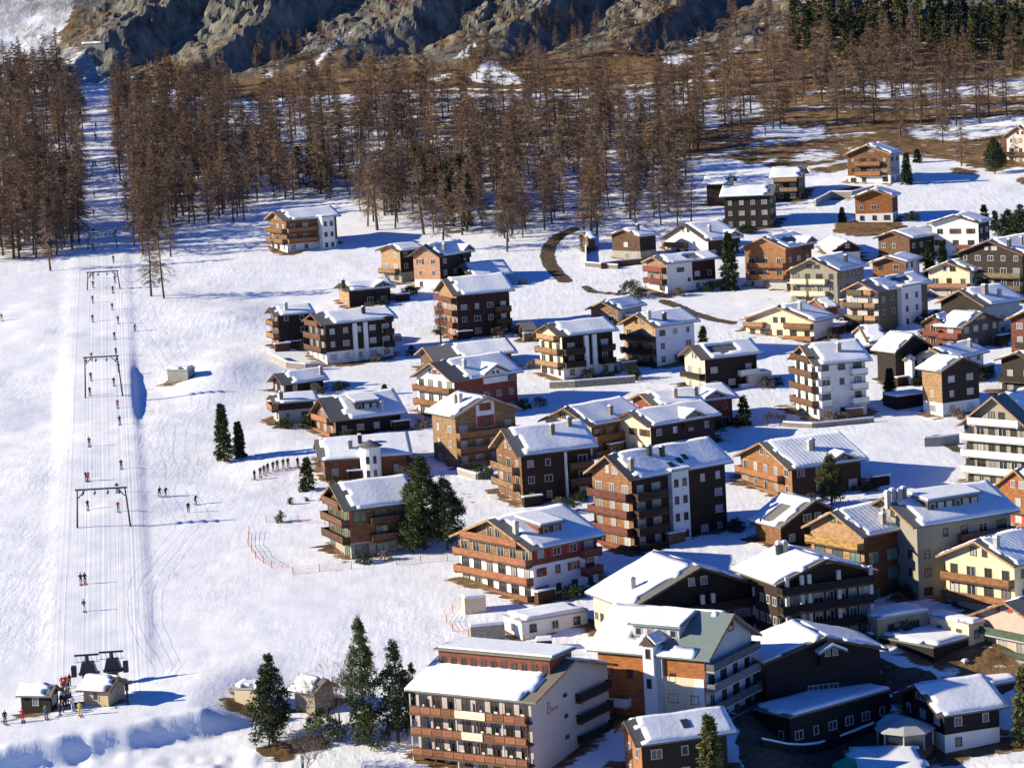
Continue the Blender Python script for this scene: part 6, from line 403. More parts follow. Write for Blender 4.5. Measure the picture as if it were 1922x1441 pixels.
SINGLES = [('spruce', 'spruce_tree', 'taller of the two lone spruces on the open ski meadow', -54.0, 487.71, 10.76, 2.07, 'needles'), ('spruce', 'spruce_tree', 'shorter slim spruce beside the taller lone one on the meadow', -51.35, 490.17, 6.74, 1.39, 'needles_dark'), ('spruce', 'spruce_tree', 'bushy spruce with a brown foot beside the orange house with the round tower', -36.82, 461.78, 5.8, 1.78, 'needles'), ('spruce', 'spruce_tree', 'tall dark spruce between the double gabled chalet and the broad orange one', 52.47, 624.65, 13.3, 2.76, 'needles_dark'), ('pine', 'pine_tree', 'drooping olive conifer in front of the orange ribbed roof chalet', 51.52, 432.42, 8.43, 2.2, 'needles_olive'), ('spruce', 'spruce_tree', 'olive conifer right of the wide roofed chalet with red boards', 42.98, 492.82, 5.48, 1.5, 'needles_olive'), ('pine', 'pine_tree', 'tallest of the three merged pines beside the orange glazed chalet', -15.41, 419.2, 14.66, 3.49, 'needles'), ('pine', 'pine_tree', 'broad right hand pine of the merged three beside the glazed chalet', -11.73, 418.07, 11.39, 3.06, 'needles_dark'), ('pine', 'pine_tree', 'lower front pine of the merged three beside the glazed chalet', -17.25, 417.72, 7.73, 2.38, 'needles'), ('pine', 'pine_tree', 'dark pine left of the stone hut near the bottom path', -34.19, 343.68, 11.21, 2.54, 'needles_dark'), ('pine', 'pine_tree', 'tallest slender pine behind the bare tree left of the panelled hotel', -21.87, 340.96, 16.73, 2.1, 'needles'), ('pine', 'pine_tree', 'full pine touching the left corner of the panelled hotel', -17.44, 340.37, 13.56, 2.31, 'needles_dark'), ('pine', 'pine_tree', 'short pine leaning against the hotel roof corner', -15.55, 347.35, 7.84, 1.07, 'needles_dark'), ('bush', 'pine_bush', 'low spreading pine bush on the round brown earth patch', -27.51, 341.64, 4.35, 2.8, 'needles'), ('bush', 'pine_bush', 'dense low bush at the foot of the hotel pines', -21.12, 339.53, 5.23, 2.65, 'needles'), ('bush', 'pine_bush', 'low dark bush left of the round brown earth patch', -34.49, 341.03, 3.85, 2.24, 'needles_dark'), ('spruce', 'spruce_tree', 'slim yellow green spruce standing before the bottom edge chalet roof', 21.84, 319.26, 10.26, 2.04, 'needles_olive'), ('spruce', 'spruce_tree', 'olive conifer cut by the lower right frame edge', 64.7, 341.1, 10.52, 1.82, 'needles_olive'), ('spruce', 'spruce_tree', 'left of the two spruces before the hooded balcony chalet', 100.01, 626.28, 8.3, 1.64, 'needles_dark'), ('spruce', 'spruce_tree', 'right of the two spruces before the hooded balcony chalet', 104.15, 633.52, 6.74, 1.53, 'needles_dark'), ('spruce', 'spruce_tree', 'little spruce behind the moustache roofed black house', 41.35, 566.27, 4.11, 1.14, 'needles'), ('spruce', 'spruce_tree', 'left spruce of the dark group at the meadow edge', 122.79, 679.37, 5.99, 1.63, 'needles_dark'), ('spruce', 'spruce_tree', 'second spruce of the dark group at the meadow edge', 124.92, 676.24, 5.02, 1.49, 'needles_dark'), ('pine', 'pine_tree', 'thick middle pine of the dark group at the meadow edge', 125.41, 662.11, 7.44, 2.92, 'needles_dark'), ('pine', 'pine_tree', 'outer pine of the dark group at the right frame edge', 127.98, 658.97, 9.25, 2.91, 'needles_dark'), ('pine', 'pine_tree', 'dark pine beside the half visible chalet at the top right edge', 139.08, 751.02, 9.91, 3.0, 'needles_dark'), ('spruce', 'spruce_tree', 'small dark spruce left of the bright orange boarded chalet', 88.89, 697.98, 3.63, 1.26, 'needles_dark'), ('spruce', 'spruce_tree', 'small dark spruce behind the tall chalet on the upper hillside', 120.93, 773.43, 3.86, 1.39, 'needles_dark'), ('bush', 'shrub', 'wide dark green shrub left of the half white chalet', 29.16, 621.26, 3.87, 3.5, 'needles_dark'), ('larch', 'larch_tree', 'brown green young larch before the tall chalet with red balconies', -15.11, 584.26, 9.05, 2.7, 'twig'), ('bush', 'shrub', 'round green bush below the pinkish timber chalet', -23.22, 637.19, 1.92, 2.17, 'needles'), ('bare', 'bare_tree', 'leafless tree with pale upright twigs behind the stone hut', -25.06, 341.68, 12.48, 3.16, 'twig_grey'), ('bare', 'bare_tree', 'leafless thin tree at the bottom path below the low bush', -29.33, 330.94, 7.48, 1.7, 'twig_grey'), ('bare', 'bare_tree', 'leafless tree between the stone hut and the tall pine', -23.41, 349.29, 8.38, 1.79, 'twig_grey'), ('bare', 'bare_shrub', 'leafless bluish shrub right of the olive conifer in the village', 47.01, 490.42, 3.47, 1.98, 'twig_grey'), ('bare', 'bare_shrub', 'second leafless shrub beside the white apartment block garden', 49.62, 490.58, 2.98, 1.98, 'twig_grey'), ('bare', 'bare_tree', 'small leafless tree above the white five storey block', 68.16, 564.26, 3.18, 0.8, 'twig_grey'), ('bush', 'shrub', 'small dark bush in the snow left of the glazed chalet', -40.0, 441.26, 1.61, 0.9, 'needles_dark'), ('bush', 'shrub', 'tiny bush beside the slope left of the glazed chalet', -39.2, 452.95, 1.19, 0.46, 'needles_dark'), ('bush', 'shrub', 'tiny right hand bush above the fenced snow field', -36.66, 454.83, 0.55, 0.37, 'needles_dark'), ('bush', 'shrub', 'bush with brown twigs left of the stone hut wall', -37.54, 349.18, 1.93, 0.86, 'needles_olive'), ('spruce', 'spruce_tree', 'small green conifer on the snow behind the tan apartment house', -25.93, 536.05, 1.95, 0.65, 'needles'), ('spruce', 'spruce_tree', 'black spruce in the blue shade right of the white five storey block', 72.32, 506.02, 6.34, 1.53, 'needles_dark'), ('spruce', 'spruce_tree', 'dark spruce touching the side wall of the tall hillside chalet', 112.44, 739.39, 8.43, 1.92, 'needles_dark'), ('bush', 'shrub', 'dark hedge shrub behind the bright orange boarded chalet', 106.51, 693.48, 2.64, 1.81, 'needles_dark'), ('bush', 'shrub', 'dark shrub at the foot of the white stair tower apartment house', 88.33, 562.98, 2.95, 1.7, 'needles_dark'), ('bush', 'shrub', 'dark shrub under the black boarded chalet wall', 62.64, 688.81, 1.93, 2.76, 'needles_dark'), ('bush', 'shrub', 'dark shrub between the black and white house and the lilac one', 24.87, 537.92, 2.39, 1.84, 'needles_dark'), ('bush', 'shrub', 'green conifer bush below the orange gabled dark brown house', -5.52, 462.96, 3.0, 1.22, 'needles'), ('bush', 'shrub', 'dark hedge between the dark brown house and the big brown one', 8.31, 437.36, 2.13, 1.95, 'needles_dark')]
PEOPLE = [('ride', -74.35, 453.98, 3.14, 'cloth_black', 'cloth_black', 'dark clad skier riding up the left track of the drag lift', 'riders on the left lift track'), ('ride', -80.99, 501.99, 3.14, 'cloth_black', 'cloth_blue', 'dark clad skier riding up the left track of the drag lift', 'riders on the left lift track'), ('ride', -87.07, 545.28, 3.14, 'cloth_black', 'cloth_black', 'dark clad skier riding up the left track of the drag lift', 'riders on the left lift track'), ('ride', -88.83, 559.21, 3.14, 'cloth_black', 'cloth_black', 'dark clad skier riding up the left track of the drag lift', 'riders on the left lift track'), ('ride', -97.61, 623.43, 3.14, 'cloth_black', 'cloth_black', 'dark clad skier riding up the left track of the drag lift', 'riders on the left lift track'), ('ride', -103.44, 665.65, 3.14, 'cloth_black', 'cloth_blue', 'dark clad skier riding up the left track of the drag lift', 'riders on the left lift track'), ('ride', -109.9, 712.02, 3.14, 'cloth_black', 'cloth_black', 'dark clad skier riding up the left track of the drag lift', 'riders on the left lift track'), ('ride', -112.44, 731.59, 3.14, 'cloth_black', 'cloth_black', 'dark clad skier riding up the left track of the drag lift', 'riders on the left lift track'), ('ride', -116.09, 757.89, 3.14, 'cloth_black', 'cloth_black', 'dark clad skier riding up the left track of the drag lift', 'riders on the left lift track'), ('ride', -119.88, 786.34, 3.14, 'cloth_black', 'cloth_blue', 'dark clad skier riding up the left track of the drag lift', 'riders on the left lift track'), ('ride', -125.34, 829.02, 3.14, 'cloth_black', 'cloth_black', 'dark clad skier riding up the left track of the drag lift', 'riders on the left lift track'), ('ride', -131.43, 874.78, 3.14, 'cloth_black', 'cloth_blue', 'dark clad skier riding up the left track of the drag lift', 'riders on the left lift track'), ('ride', -134.15, 894.82, 3.14, 'cloth_black', 'cloth_black', 'dark clad skier riding up the left track of the drag lift', 'riders on the left lift track'), ('ride', -70.82, 465.45, 3.14, 'cloth_black', 'cloth_black', 'dark clad skier riding up the right track of the drag lift', 'riders on the right lift track'), ('ride', -72.49, 483.68, 3.14, 'cloth_black', 'cloth_black', 'dark clad skier riding up the right track of the drag lift', 'riders on the right lift track'), ('ride', -77.32, 518.12, 3.14, 'cloth_black', 'cloth_blue', 'dark clad skier riding up the right track of the drag lift', 'riders on the right lift track'), ('ride', -83.03, 552.27, 3.14, 'cloth_black', 'cloth_black', 'dark clad skier riding up the right track of the drag lift', 'riders on the right lift track'), ('ride', -83.92, 566.51, 3.14, 'cloth_black', 'cloth_blue', 'dark clad skier riding up the right track of the drag lift', 'riders on the right lift track'), ('ride', -87.21, 586.5, 3.14, 'cloth_black', 'cloth_black', 'dark clad skier riding up the right track of the drag lift', 'riders on the right lift track'), ('ride', -89.84, 603.57, 3.14, 'cloth_black', 'cloth_black', 'dark clad skier riding up the right track of the drag lift', 'riders on the right lift track'), ('ride', -91.15, 620.06, 3.14, 'cloth_black', 'cloth_blue', 'dark clad skier riding up the right track of the drag lift', 'riders on the right lift track'), ('ride', -94.53, 635.19, 3.14, 'cloth_black', 'cloth_black', 'dark clad skier riding up the right track of the drag lift', 'riders on the right lift track'), ('ride', -97.23, 656.29, 3.14, 'cloth_black', 'cloth_black', 'dark clad skier riding up the right track of the drag lift', 'riders on the right lift track'), ('ride', -98.71, 671.26, 3.14, 'cloth_black', 'cloth_black', 'dark clad skier riding up the right track of the drag lift', 'riders on the right lift track'), ('ride', -102.44, 696.46, 3.14, 'cloth_black', 'cloth_black', 'dark clad skier riding up the right track of the drag lift', 'riders on the right lift track'), ('ride', -105.96, 728.01, 3.14, 'cloth_black', 'cloth_black', 'dark clad skier riding up the right track of the drag lift', 'riders on the right lift track'), ('ride', -69.07, 409.69, 3.14, 'cloth_black', 'cloth_red', 'left of the paired skiers with red trousers below the lowest gantry', None), ('ride', -68.42, 409.79, 3.14, 'cloth_black', 'cloth_red', 'right of the paired skiers with red trousers below the lowest gantry', None), ('ride', -66.62, 396.19, 3.14, 'cloth_blue', 'cloth_white', 'lone blue jacketed skier just above the lift machinery', None), ('ride', -77.73, 475.25, 3.14, 'cloth_black', 'cloth_black', 'black clad skier of the pair just above the lowest gantry', None), ('ride', -77.33, 475.17, 3.14, 'cloth_red', 'cloth_black', 'red jacketed skier of the pair just above the lowest gantry', None), ('ride', -100.65, 645.12, 3.14, 'cloth_blue', 'cloth_black', 'blue jacketed rider below the third gantry', None), ('ride', -105.04, 677.04, 3.14, 'cloth_red', 'cloth_black', 'red clad rider right under the third gantry', None), ('ride', -92.09, 582.6, 3.14, 'cloth_red', 'cloth_black', 'red backed rider just above the second gantry', None), ('ride', -68.75, 451.38, 3.14, 'cloth_red', 'cloth_black', 'reddish clad rider under the lowest gantry on the right track', None), ('ride', -79.89, 534.09, 3.14, 'cloth_red', 'cloth_black', 'red clad rider on the right track below the second gantry', None), ('ride', -132.36, 879.18, 3.14, 'cloth_orange', 'cloth_black', 'orange clad skier high in the forest lane', None), ('ski', -86.27, 611.81, 1.2, 'cloth_black', 'cloth_black', 'black clad skier gliding right of the lift above the snow mound', None), ('ski', -62.88, 461.94, 0.5, 'cloth_black', 'cloth_blue', 'left of two skiers standing right of the lowest gantry', None), ('ski', -61.82, 461.74, 0.8, 'cloth_black', 'cloth_black', 'right of two skiers standing right of the lowest gantry', None), ('stand', -56.62, 450.69, 0.3, 'cloth_black', 'cloth_black', 'dark figure standing alone right of the lowest gantry shadow', None), ('ski', -55.99, 456.04, 0.9, 'cloth_black', 'cloth_black', 'crouching dark skier on the meadow above the lone figure', None), ('ski', -120.79, 633.09, 0.3, 'cloth_green', 'cloth_yellow', 'green and yellow skier cut by the left frame edge', None), ('stand', -69.98, 346.92, 0.4, 'cloth_black', 'cloth_black', 'black clad person standing at the far left by the ticket hut', None), ('stand', -67.72, 347.45, 0, 'cloth_red', 'cloth_red', 'person all in red standing left in front of the ticket hut', None), ('stand', -64.7, 348.17, 0.2, 'cloth_green', 'cloth_blue', 'person in a green jacket at the right corner of the ticket hut', None), ('stand', -62.96, 348.95, 2.61, 'cloth_black', 'cloth_black', 'dark clad skier waiting in the queue between the ticket hut and the station', 'skiers queueing at the lift'), ('stand', -62.63, 349.66, 2.1, 'cloth_black', 'cloth_blue', 'dark clad skier waiting in the queue between the ticket hut and the station', 'skiers queueing at the lift'), ('stand', -62.8, 352.09, 3.15, 'cloth_black', 'cloth_black', 'dark clad skier waiting in the queue between the ticket hut and the station', 'skiers queueing at the lift'), ('stand', -62.63, 353.27, 3.48, 'cloth_blue', 'cloth_black', 'dark clad skier waiting in the queue between the ticket hut and the station', 'skiers queueing at the lift'), ('stand', -63.42, 356.77, 2.43, 'cloth_black', 'cloth_black', 'dark clad skier waiting in the queue between the ticket hut and the station', 'skiers queueing at the lift'), ('stand', -63.17, 357.96, 2.61, 'cloth_black', 'cloth_blue', 'dark clad skier waiting in the queue between the ticket hut and the station', 'skiers queueing at the lift'), ('stand', -64.27, 359.3, 2.35, 'cloth_black', 'cloth_blue', 'dark clad skier waiting in the queue between the ticket hut and the station', 'skiers queueing at the lift'), ('stand', -63.92, 361.71, 3.94, 'cloth_blue', 'cloth_blue', 'dark clad skier waiting in the queue between the ticket hut and the station', 'skiers queueing at the lift'), ('stand', -62.38, 354.45, 2.14, 'cloth_black', 'cloth_black', 'dark clad skier waiting in the queue between the ticket hut and the station', 'skiers queueing at the lift'), ('stand', -63.39, 353.05, 3.94, 'cloth_black', 'cloth_black', 'dark clad skier waiting in the queue between the ticket hut and the station', 'skiers queueing at the lift'), ('stand', -65.18, 364.5, 3.18, 'cloth_red', 'cloth_black', 'red jacketed skier at the head of the lift queue', 'red jackets in the lift queue'), ('stand', -64.67, 364.59, 2.97, 'cloth_red', 'cloth_black', 'red jacketed skier at the head of the lift queue', 'red jackets in the lift queue'), ('stand', -64.29, 365.54, 3.85, 'cloth_red', 'cloth_black', 'red jacketed skier at the head of the lift queue', 'red jackets in the lift queue'), ('stand', -64.58, 362.57, 3.66, 'cloth_red', 'cloth_black', 'red jacketed skier at the head of the lift queue', 'red jackets in the lift queue'), ('stand', -60.12, 348.17, 0, 'cloth_yellow', 'cloth_yellow', 'person in pale yellow standing before the station wall', None), ('stand', -61.46, 350.48, 0.5, 'cloth_white', 'cloth_white', 'person in white at the right side of the lift queue', None), ('stand', -46.94, 470.95, 0.94, 'cloth_black', 'cloth_black', 'child sized dark skier in the curved row by the snow carpet', 'row of skiers by the bushy spruce'), ('stand', -46.04, 472.8, 0.03, 'cloth_black', 'cloth_black', 'child sized dark skier in the curved row by the snow carpet', 'row of skiers by the bushy spruce'), ('stand', -45.48, 474.14, 0.27, 'cloth_black', 'cloth_black', 'child sized dark skier in the curved row by the snow carpet', 'row of skiers by the bushy spruce'), ('stand', -44.91, 475.52, 0.59, 'cloth_black', 'cloth_black', 'child sized dark skier in the curved row by the snow carpet', 'row of skiers by the bushy spruce'), ('stand', -44.01, 476.36, 0.45, 'cloth_black', 'cloth_black', 'child sized dark skier in the curved row by the snow carpet', 'row of skiers by the bushy spruce'), ('stand', -43.3, 477.19, 0.3, 'cloth_black', 'cloth_black', 'child sized dark skier in the curved row by the snow carpet', 'row of skiers by the bushy spruce'), ('stand', -42.26, 477.63, 0.38, 'cloth_black', 'cloth_black', 'child sized dark skier in the curved row by the snow carpet', 'row of skiers by the bushy spruce'), ('stand', -41.43, 478.16, 0.52, 'cloth_black', 'cloth_black', 'child sized dark skier in the curved row by the snow carpet', 'row of skiers by the bushy spruce'), ('stand', -39.68, 478.21, 0.86, 'cloth_black', 'cloth_black', 'child sized dark skier in the curved row by the snow carpet', 'row of skiers by the bushy spruce')]
GANTRIES = [(-70.17, 443.56, 0.0, 8.06, 6.57), (-83.93, 543.45, 0.0, 6.68, 8.22), (-100.47, 663.09, 0.0, 7.31, 4.39), (-107.63, 713.75, 0.0, 7.01, 4.29), (-120.76, 815.17, 0.0, 6.62, 4.06)]
STATION = (-59.71, 364.53)
TOPSTATION = (-145.37, 982.06)
DRIVE = [(-61.34, 363.89), (-57.94, 364.16)]
POST = (-54.11, 350.98)
PARASOL = (40.46, 332.99)
PAVILION = (49.22, 341.84)
FENCES = [([(-44.92, 435.78), (-44.41, 427.71), (-42.5, 419.52), (-39.48, 413.52), (-35.82, 409.26), (-31.69, 410.07), (-26.67, 410.06)], 'faint red net fence curving round the snow field below the glazed chalet', 'net_red'), ([(-42.57, 441.99), (-37.09, 440.62), (-32.42, 437.43)], 'thin red rope fence on the slope left of the glazed chalet', 'net_red'), ([(-9.04, 391.44), (-10.59, 386.24), (-11.5, 382.33), (-10.54, 378.38), (-8.21, 375.84)], 'orange net fence at the tip of the snow bank left of the white garage', 'net_orange'), ([(-0.2, 372.84), (1.65, 370.47), (3.12, 368.87), (5.32, 367.17)], 'orange fence in the snow before the white garage windows', 'net_orange'), ([(-19.58, 410.74), (-15.84, 411.53), (-11.65, 411.69)], 'red fence under the merged pines beside the glazed chalet', 'net_red'), ([(-46.87, 470.13), (-45.08, 474.03), (-43.32, 476.19), (-40.97, 477.11), (-39.35, 477.51)], 'low red rope along the curved row of little skiers', 'net_red')]
BLOCKS = [(-5.53, 374.66, 5, 1.2, 2.2, 0.2, 'stone', 'stone_wall', 'dark rounded stone wall end left of the white garage', 'wall'), (2.55, 370.14, 2.2, 1.8, 1.3, 0, 'wood_dark', 'wooden_box', 'dark wooden box in the snow behind the hotel attic', 'box'), (4.65, 381.54, 2.0, 1.2, 1.3, 0.2, 'wood_mid', 'garden_hut', 'little round topped wooden hut on the garage terrace', 'hut'), (-7.44, 386.7, 3.2, 2.5, 2.2, 0.2, 'cream', 'porch_block', 'cream porch block under the lowest reddish balcony', 'porch'), (74.61, 501.66, 7, 5, 2.2, 0.4, 'wood_black', 'shed', 'black open shed in the blue shade right of the white block', 'shed'), (-25.61, 588.46, 3, 2, 1.2, 0.2, 'stone', 'stone_wall', 'dark earth retaining wall before the tall brown chalet', 'wall'), (48.76, 527.01, 5, 4, 2.3, 0.3, 'cream', 'garage', 'cream garage left of the white apartment block', 'garage')]


def inpoly(px, py, poly):
    r = np.zeros(px.shape, bool); n = len(poly); j = n-1
    for i in range(n):
        xi, yi = poly[i]; xj, yj = poly[j]
        if yi != yj:
            c = ((yi > py) != (yj > py)) & (px < (xj-xi)*(py-yi)/(yj-yi)+xi)
            r ^= c
        j = i
    return r
def polydist(px, py, line):
    d = np.full(px.shape, 1e9)
    for (ax, ay), (bx, by) in zip(line[:-1], line[1:]):
        vx, vy = bx-ax, by-ay; t = np.clip(((px-ax)*vx+(py-ay)*vy)/(vx*vx+vy*vy+1e-9), 0, 1)
        d = np.minimum(d, np.hypot(px-ax-t*vx, py-ay-t*vy))
    return d
def build_terrain():
    ys = [40.0]
    while ys[-1] < 1850:
        y = ys[-1]
        st = 6.0 if y < 300 else (max(0.75, y*.0022) if y < 700 else (1.5 if y < 930 else (0.8 if y < 1035 else (3 if y < 1150 else 12))))
        ys.append(y+st)
    ys = np.array(ys)
    u = np.linspace(-1, 1, 560); u = u*(.72+.28*u*u)
    Y, U = np.meshgrid(ys, u, indexing='ij'); X = U*(60+.265*Y)
    Z = terrain(X, Y)
    ny, nx = X.shape
    co = np.stack([X, Y, Z], -1).reshape(-1, 3).astype(np.float32)
    idx = np.arange(ny*nx).reshape(ny, nx)
    q = np.stack([idx[:-1, :-1], idx[:-1, 1:], idx[1:, 1:], idx[1:, :-1]], -1).reshape(-1, 4)
    me = bpy.data.meshes.new('ground'); me.vertices.add(len(co)); me.vertices.foreach_set('co', co.ravel())
    me.loops.add(q.size); me.loops.foreach_set('vertex_index', q.ravel().astype(np.int32))
    me.polygons.add(len(q)); me.polygons.foreach_set('loop_start', np.arange(0, q.size, 4, dtype=np.int32))
    me.polygons.foreach_set('use_smooth', (Y[:-1, :-1] < 962).ravel()); me.update(calc_edges=True)
    jx = X+2.2*fbm(X, Y, 7, 3, 71); jy = Y+4.5*fbm(X, Y, 9, 3, 73)
    snow = np.ones(X.shape)
    for val, poly in GROUND_POLYS:
        snow[inpoly(jx, jy, poly)] = val  # forest stands get brown patches that stand in for the shade under trees
    for w, val, ln in GROUND_PATHS:
        snow[polydist(X, Y, ln) < w] = val
    cx = corr_x(Y); d = X-cx
    snow[(np.abs(d) < 11.5) & (Y > 330) & (Y < 968)] = 1.0
    for b in BUILDINGS:
        th = math.radians(b['th']); c_, s_ = math.cos(th), math.sin(th)
        ax, ay = b['x']+(c_*b['L']-s_*b['W'])/2, b['y']+(s_*b['L']+c_*b['W'])/2
        R_ = max(b['L'], b['W'])+4; j0, j1 = np.searchsorted(ys, [ay-R_, ay+R_]); sl = slice(j0, j1)
        lx = np.abs((jx[sl]-ax)*c_+(jy[sl]-ay)*s_)-b['L']/2; ly = np.abs(-(jx[sl]-ax)*s_+(jy[sl]-ay)*c_)-b['W']/2
        dd = np.maximum(lx, ly)+.7
        snow[sl] = np.where(dd < 1.3, np.minimum(snow[sl], .30), np.where(dd < 2.8, np.minimum(snow[sl], .56), snow[sl]))
    for w, ln in ROADS: snow[polydist(X, Y, ln) < w+.6] = np.minimum(snow, .6)[polydist(X, Y, ln) < w+.6]
    road = np.zeros(X.shape)
    for w, ln in ROADS: road = np.maximum(road, 1-sstep(w*.7, w*1.25, polydist(X, Y, ln)))
    for poly in ROAD_SHADE_POLYS: road[inpoly(jx, jy, poly)] = 1  # street asphalt, also laid as dark patches that paint in the street's shade
    def blur(a):
        a = np.pad(a, 1, mode='edge'); a = (a[:-2]+2*a[1:-1]+a[2:])/4; return (a[:, :-2]+2*a[:, 1:-1]+a[:, 2:])/4
    for w, ln in LANES: road = np.maximum(road, .43*(1-sstep(w*.6, w*1.3, polydist(X, Y, ln))))
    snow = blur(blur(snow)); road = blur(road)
    rocky = sstep(955, 975, Y)
    piste = sstep(-8, -6, d)*(1-sstep(6, 7.5, d))*(Y > 350)*(Y < 930)
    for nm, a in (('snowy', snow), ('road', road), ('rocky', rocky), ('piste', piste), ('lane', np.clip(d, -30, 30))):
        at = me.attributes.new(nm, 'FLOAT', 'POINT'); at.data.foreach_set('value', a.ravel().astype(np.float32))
    link('ground', me, None, 'ground', 'structure')
build_terrain()
def tz(x, y): return float(terrain(np.array([x]), np.array([y]))[0])

# ------------------------------------------------------------------ buildings
WIN_CACHE = {}
def window_mesh(w, h, fm, pm, mull):
    k = (round(w, 2), round(h, 2), fm, pm, mull)
    if k in WIN_CACHE: return WIN_CACHE[k]
    f = MB(); t = .11
    f.box(-w/2, w/2, -.07, .05, h-t, h); f.box(-w/2-.05, w/2+.05, -.12, .05, 0, t*.8)
    f.box(-w/2, -w/2+t, -.07, .05, t*.8, h-t); f.box(w/2-t, w/2, -.07, .05, t*.8, h-t)
    for i in range(mull):
        x = -w/2+w*(i+1)/(mull+1); f.box(x-.04, x+.04, -.055, .05, t*.8, h-t)
    fm_ = f.mesh('window'); fm_.materials.append(MATS[fm])
    p = MB(); p.box(-w/2+t*.5, w/2-t*.5, -.02, .05, t*.5, h-t*.5); pm_ = p.mesh('pane'); pm_.materials.append(MATS[pm])
    WIN_CACHE[k] = (fm_, pm_); return fm_, pm_
SH_CACHE = {}
def shutter_mesh(w, h, m):
    k = (round(w, 2), round(h, 2), m)
    if k not in SH_CACHE:
        s = MB(); s.box(-w/2, w/2, -.09, -.01, 0, h)
        for i in range(3): s.box(-w/2+.08, w/2-.08, -.115, -.09, h*(.08+.31*i), h*(.08+.31*i)+h*.22)
        me = s.mesh('shutter'); me.materials.append(MATS[m]); SH_CACHE[k] = me
    return SH_CACHE[k]

def add_window(root, fr, a, z, w, h, fm, pm, mull=1, shut=None):
    fm_, pm_ = window_mesh(w, h, fm, pm, mull)
    ang = math.atan2(fr[3], fr[2])
    o = link('window', fm_, root, loc=(fr[0]+fr[2]*a, fr[1]+fr[3]*a, z), rotz=ang)
    link('pane', pm_, o)
    if shut:
        for sx in (-1, 1):
            link('shutter', shutter_mesh(w*.48, h, shut), o, loc=(sx*(w*.74+.02), 0, 0))
def rect_free(a0, a1, z0, z1, taken):
    return all(a1 <= t[0] or a0 >= t[1] or z1 <= t[2] or z0 >= t[3] for t in taken)

def snow_slab(root, name, UV, L, s0, s1, tfun, zfun, bare_lo, bare_hi, holes, thick, rng, rib=False, matname='snow_roof', eave_gap=.22):
    # snow on one slope: u in [-L/2,L/2], s in 0 (eave)..1 (ridge); UV(u, s) -> (x, y, z of the slope)
    nu = max(8, int(L/(.2 if rib else .75))); ns = 10
    ph = [rng.uniform(0, 6.3) for _ in range(4)]
    V = []; idx = {}; F = []
    def hgt(u, s):
        un = (u+L/2)/L
        wob = (.35*math.sin(s*9+ph[0])+.25*math.sin(s*21+ph[1]))/L
        e = min(un-bare_lo-wob, 1-bare_hi+wob*.4-un)*L
        e = min(e, (s-.0)*tfun+eave_gap+.07*math.sin(u*1.3+ph[2])+.04*math.sin(u*3.1+ph[3]))
        for (cu, cs, ru, rs) in holes:
            q = math.hypot((un-cu)/ru, (s-cs)/rs)+.18*math.sin(7*un*6+ph[1])+.15*math.sin(s*17+ph[0])
            e = min(e, (q-1)*min(ru*L, rs*tfun))
        if e <= 0: return -1
        return thick*min(1, .35+e/.7)+.04*math.sin(u*.9+ph[0])+(.02*math.sin(u*2*math.pi/.8) if rib else 0)
    us = [-L/2+L*i/nu for i in range(nu+1)]; ss = [i/ns for i in range(ns+1)]
    H = [[hgt(u, s) for s in ss] for u in us]
    ok = [[all(H[i+a][j+b_] > 0 for a in (0, 1) for b_ in (0, 1)) for j in range(ns)] for i in range(nu)]
    def vert(i, j, top):
        k = (i, j, top)
        if k not in idx:
            x, y, z = UV(us[i], ss[j]); z += (H[i][j] if top else .015); idx[k] = len(V); V.append((x, y, z))
        return idx[k]
    for i in range(nu):
        for j in range(ns):
            if not ok[i][j]: continue
            F.append((vert(i, j, 1), vert(i+1, j, 1), vert(i+1, j+1, 1), vert(i, j+1, 1)))
            for (a, b_, di, dj) in (((i, j), (i+1, j), 0, -1), ((i+1, j), (i+1, j+1), 1, 0), ((i+1, j+1), (i, j+1), 0, 1), ((i, j+1), (i, j), -1, 0)):
                ii, jj = i+di, j+dj
                if not (0 <= ii < nu and 0 <= jj < ns and ok[ii][jj]):
                    F.append((vert(*a, 0), vert(*b_, 0), vert(*b_, 1), vert(*a, 1)))
    if not F: return
    me = bpy.data.meshes.new(name); me.from_pydata(V, [], F); fixn(me)
    me.polygons.foreach_set('use_smooth', [True]*len(me.polygons)); me.update()
    return link(name, me, root, matname)

def balcony(root, fr, a0, a1, z, mat, depth=1.35, rail=1.0, name='balcony'):
    s = MB(); s.obox(fr, a0, a1, -.05, depth, z-.18, z)
    for a in (a0+.3, a1-.3): s.obox(fr, a-.09, a+.09, 0, depth-.1, z-.36, z-.18)
    o = s.obj(name, 'wood_mid' if mat.startswith('wood') else ('frame_white' if mat in ('white', 'cream') else 'grey'), root)
    r = MB()
    r.obox(fr, a0, a1, depth-.09, depth, z+.06, z+rail); r.obox(fr, a0-.04, a1+.04, depth-.13, depth+.04, z+rail, z+rail+.07)
    for a in (a0, a1-.09): r.obox(fr, a, a+.09, 0.02, depth-.09, z+.06, z+rail)
    r.obj('railing', mat, o)
    return o

def chimney(root, x, y, z0, big=False, name='chimney'):
    w = .55 if big else .36; h = 1.9 if big else 1.5
    c = MB(); c.box(x-w, x+w, y-w, y+w, z0-.9, z0+h); c.box(x-w-.1, x+w+.1, y-w-.1, y+w+.1, z0+h, z0+h+.12)
    o = c.obj(name, 'stone' if big else RNG.choice(['stone', 'metal_dark', 'grey']), root)
    s = MB(); s.prism([(x-w-.06, y-w-.06, z0+h+.12), (x+w+.06, y-w-.06, z0+h+.12), (x+w+.06, y+w+.06, z0+h+.12), (x-w-.06, y+w+.06, z0+h+.12)], [(x-w*.6, y-w*.6, z0+h+.4), (x+w*.6, y-w*.6, z0+h+.4), (x+w*.6, y+w*.6, z0+h+.4), (x-w*.6, y+w*.6, z0+h+.4)])
    s.obj('snow_cap', 'snow_roof', o)

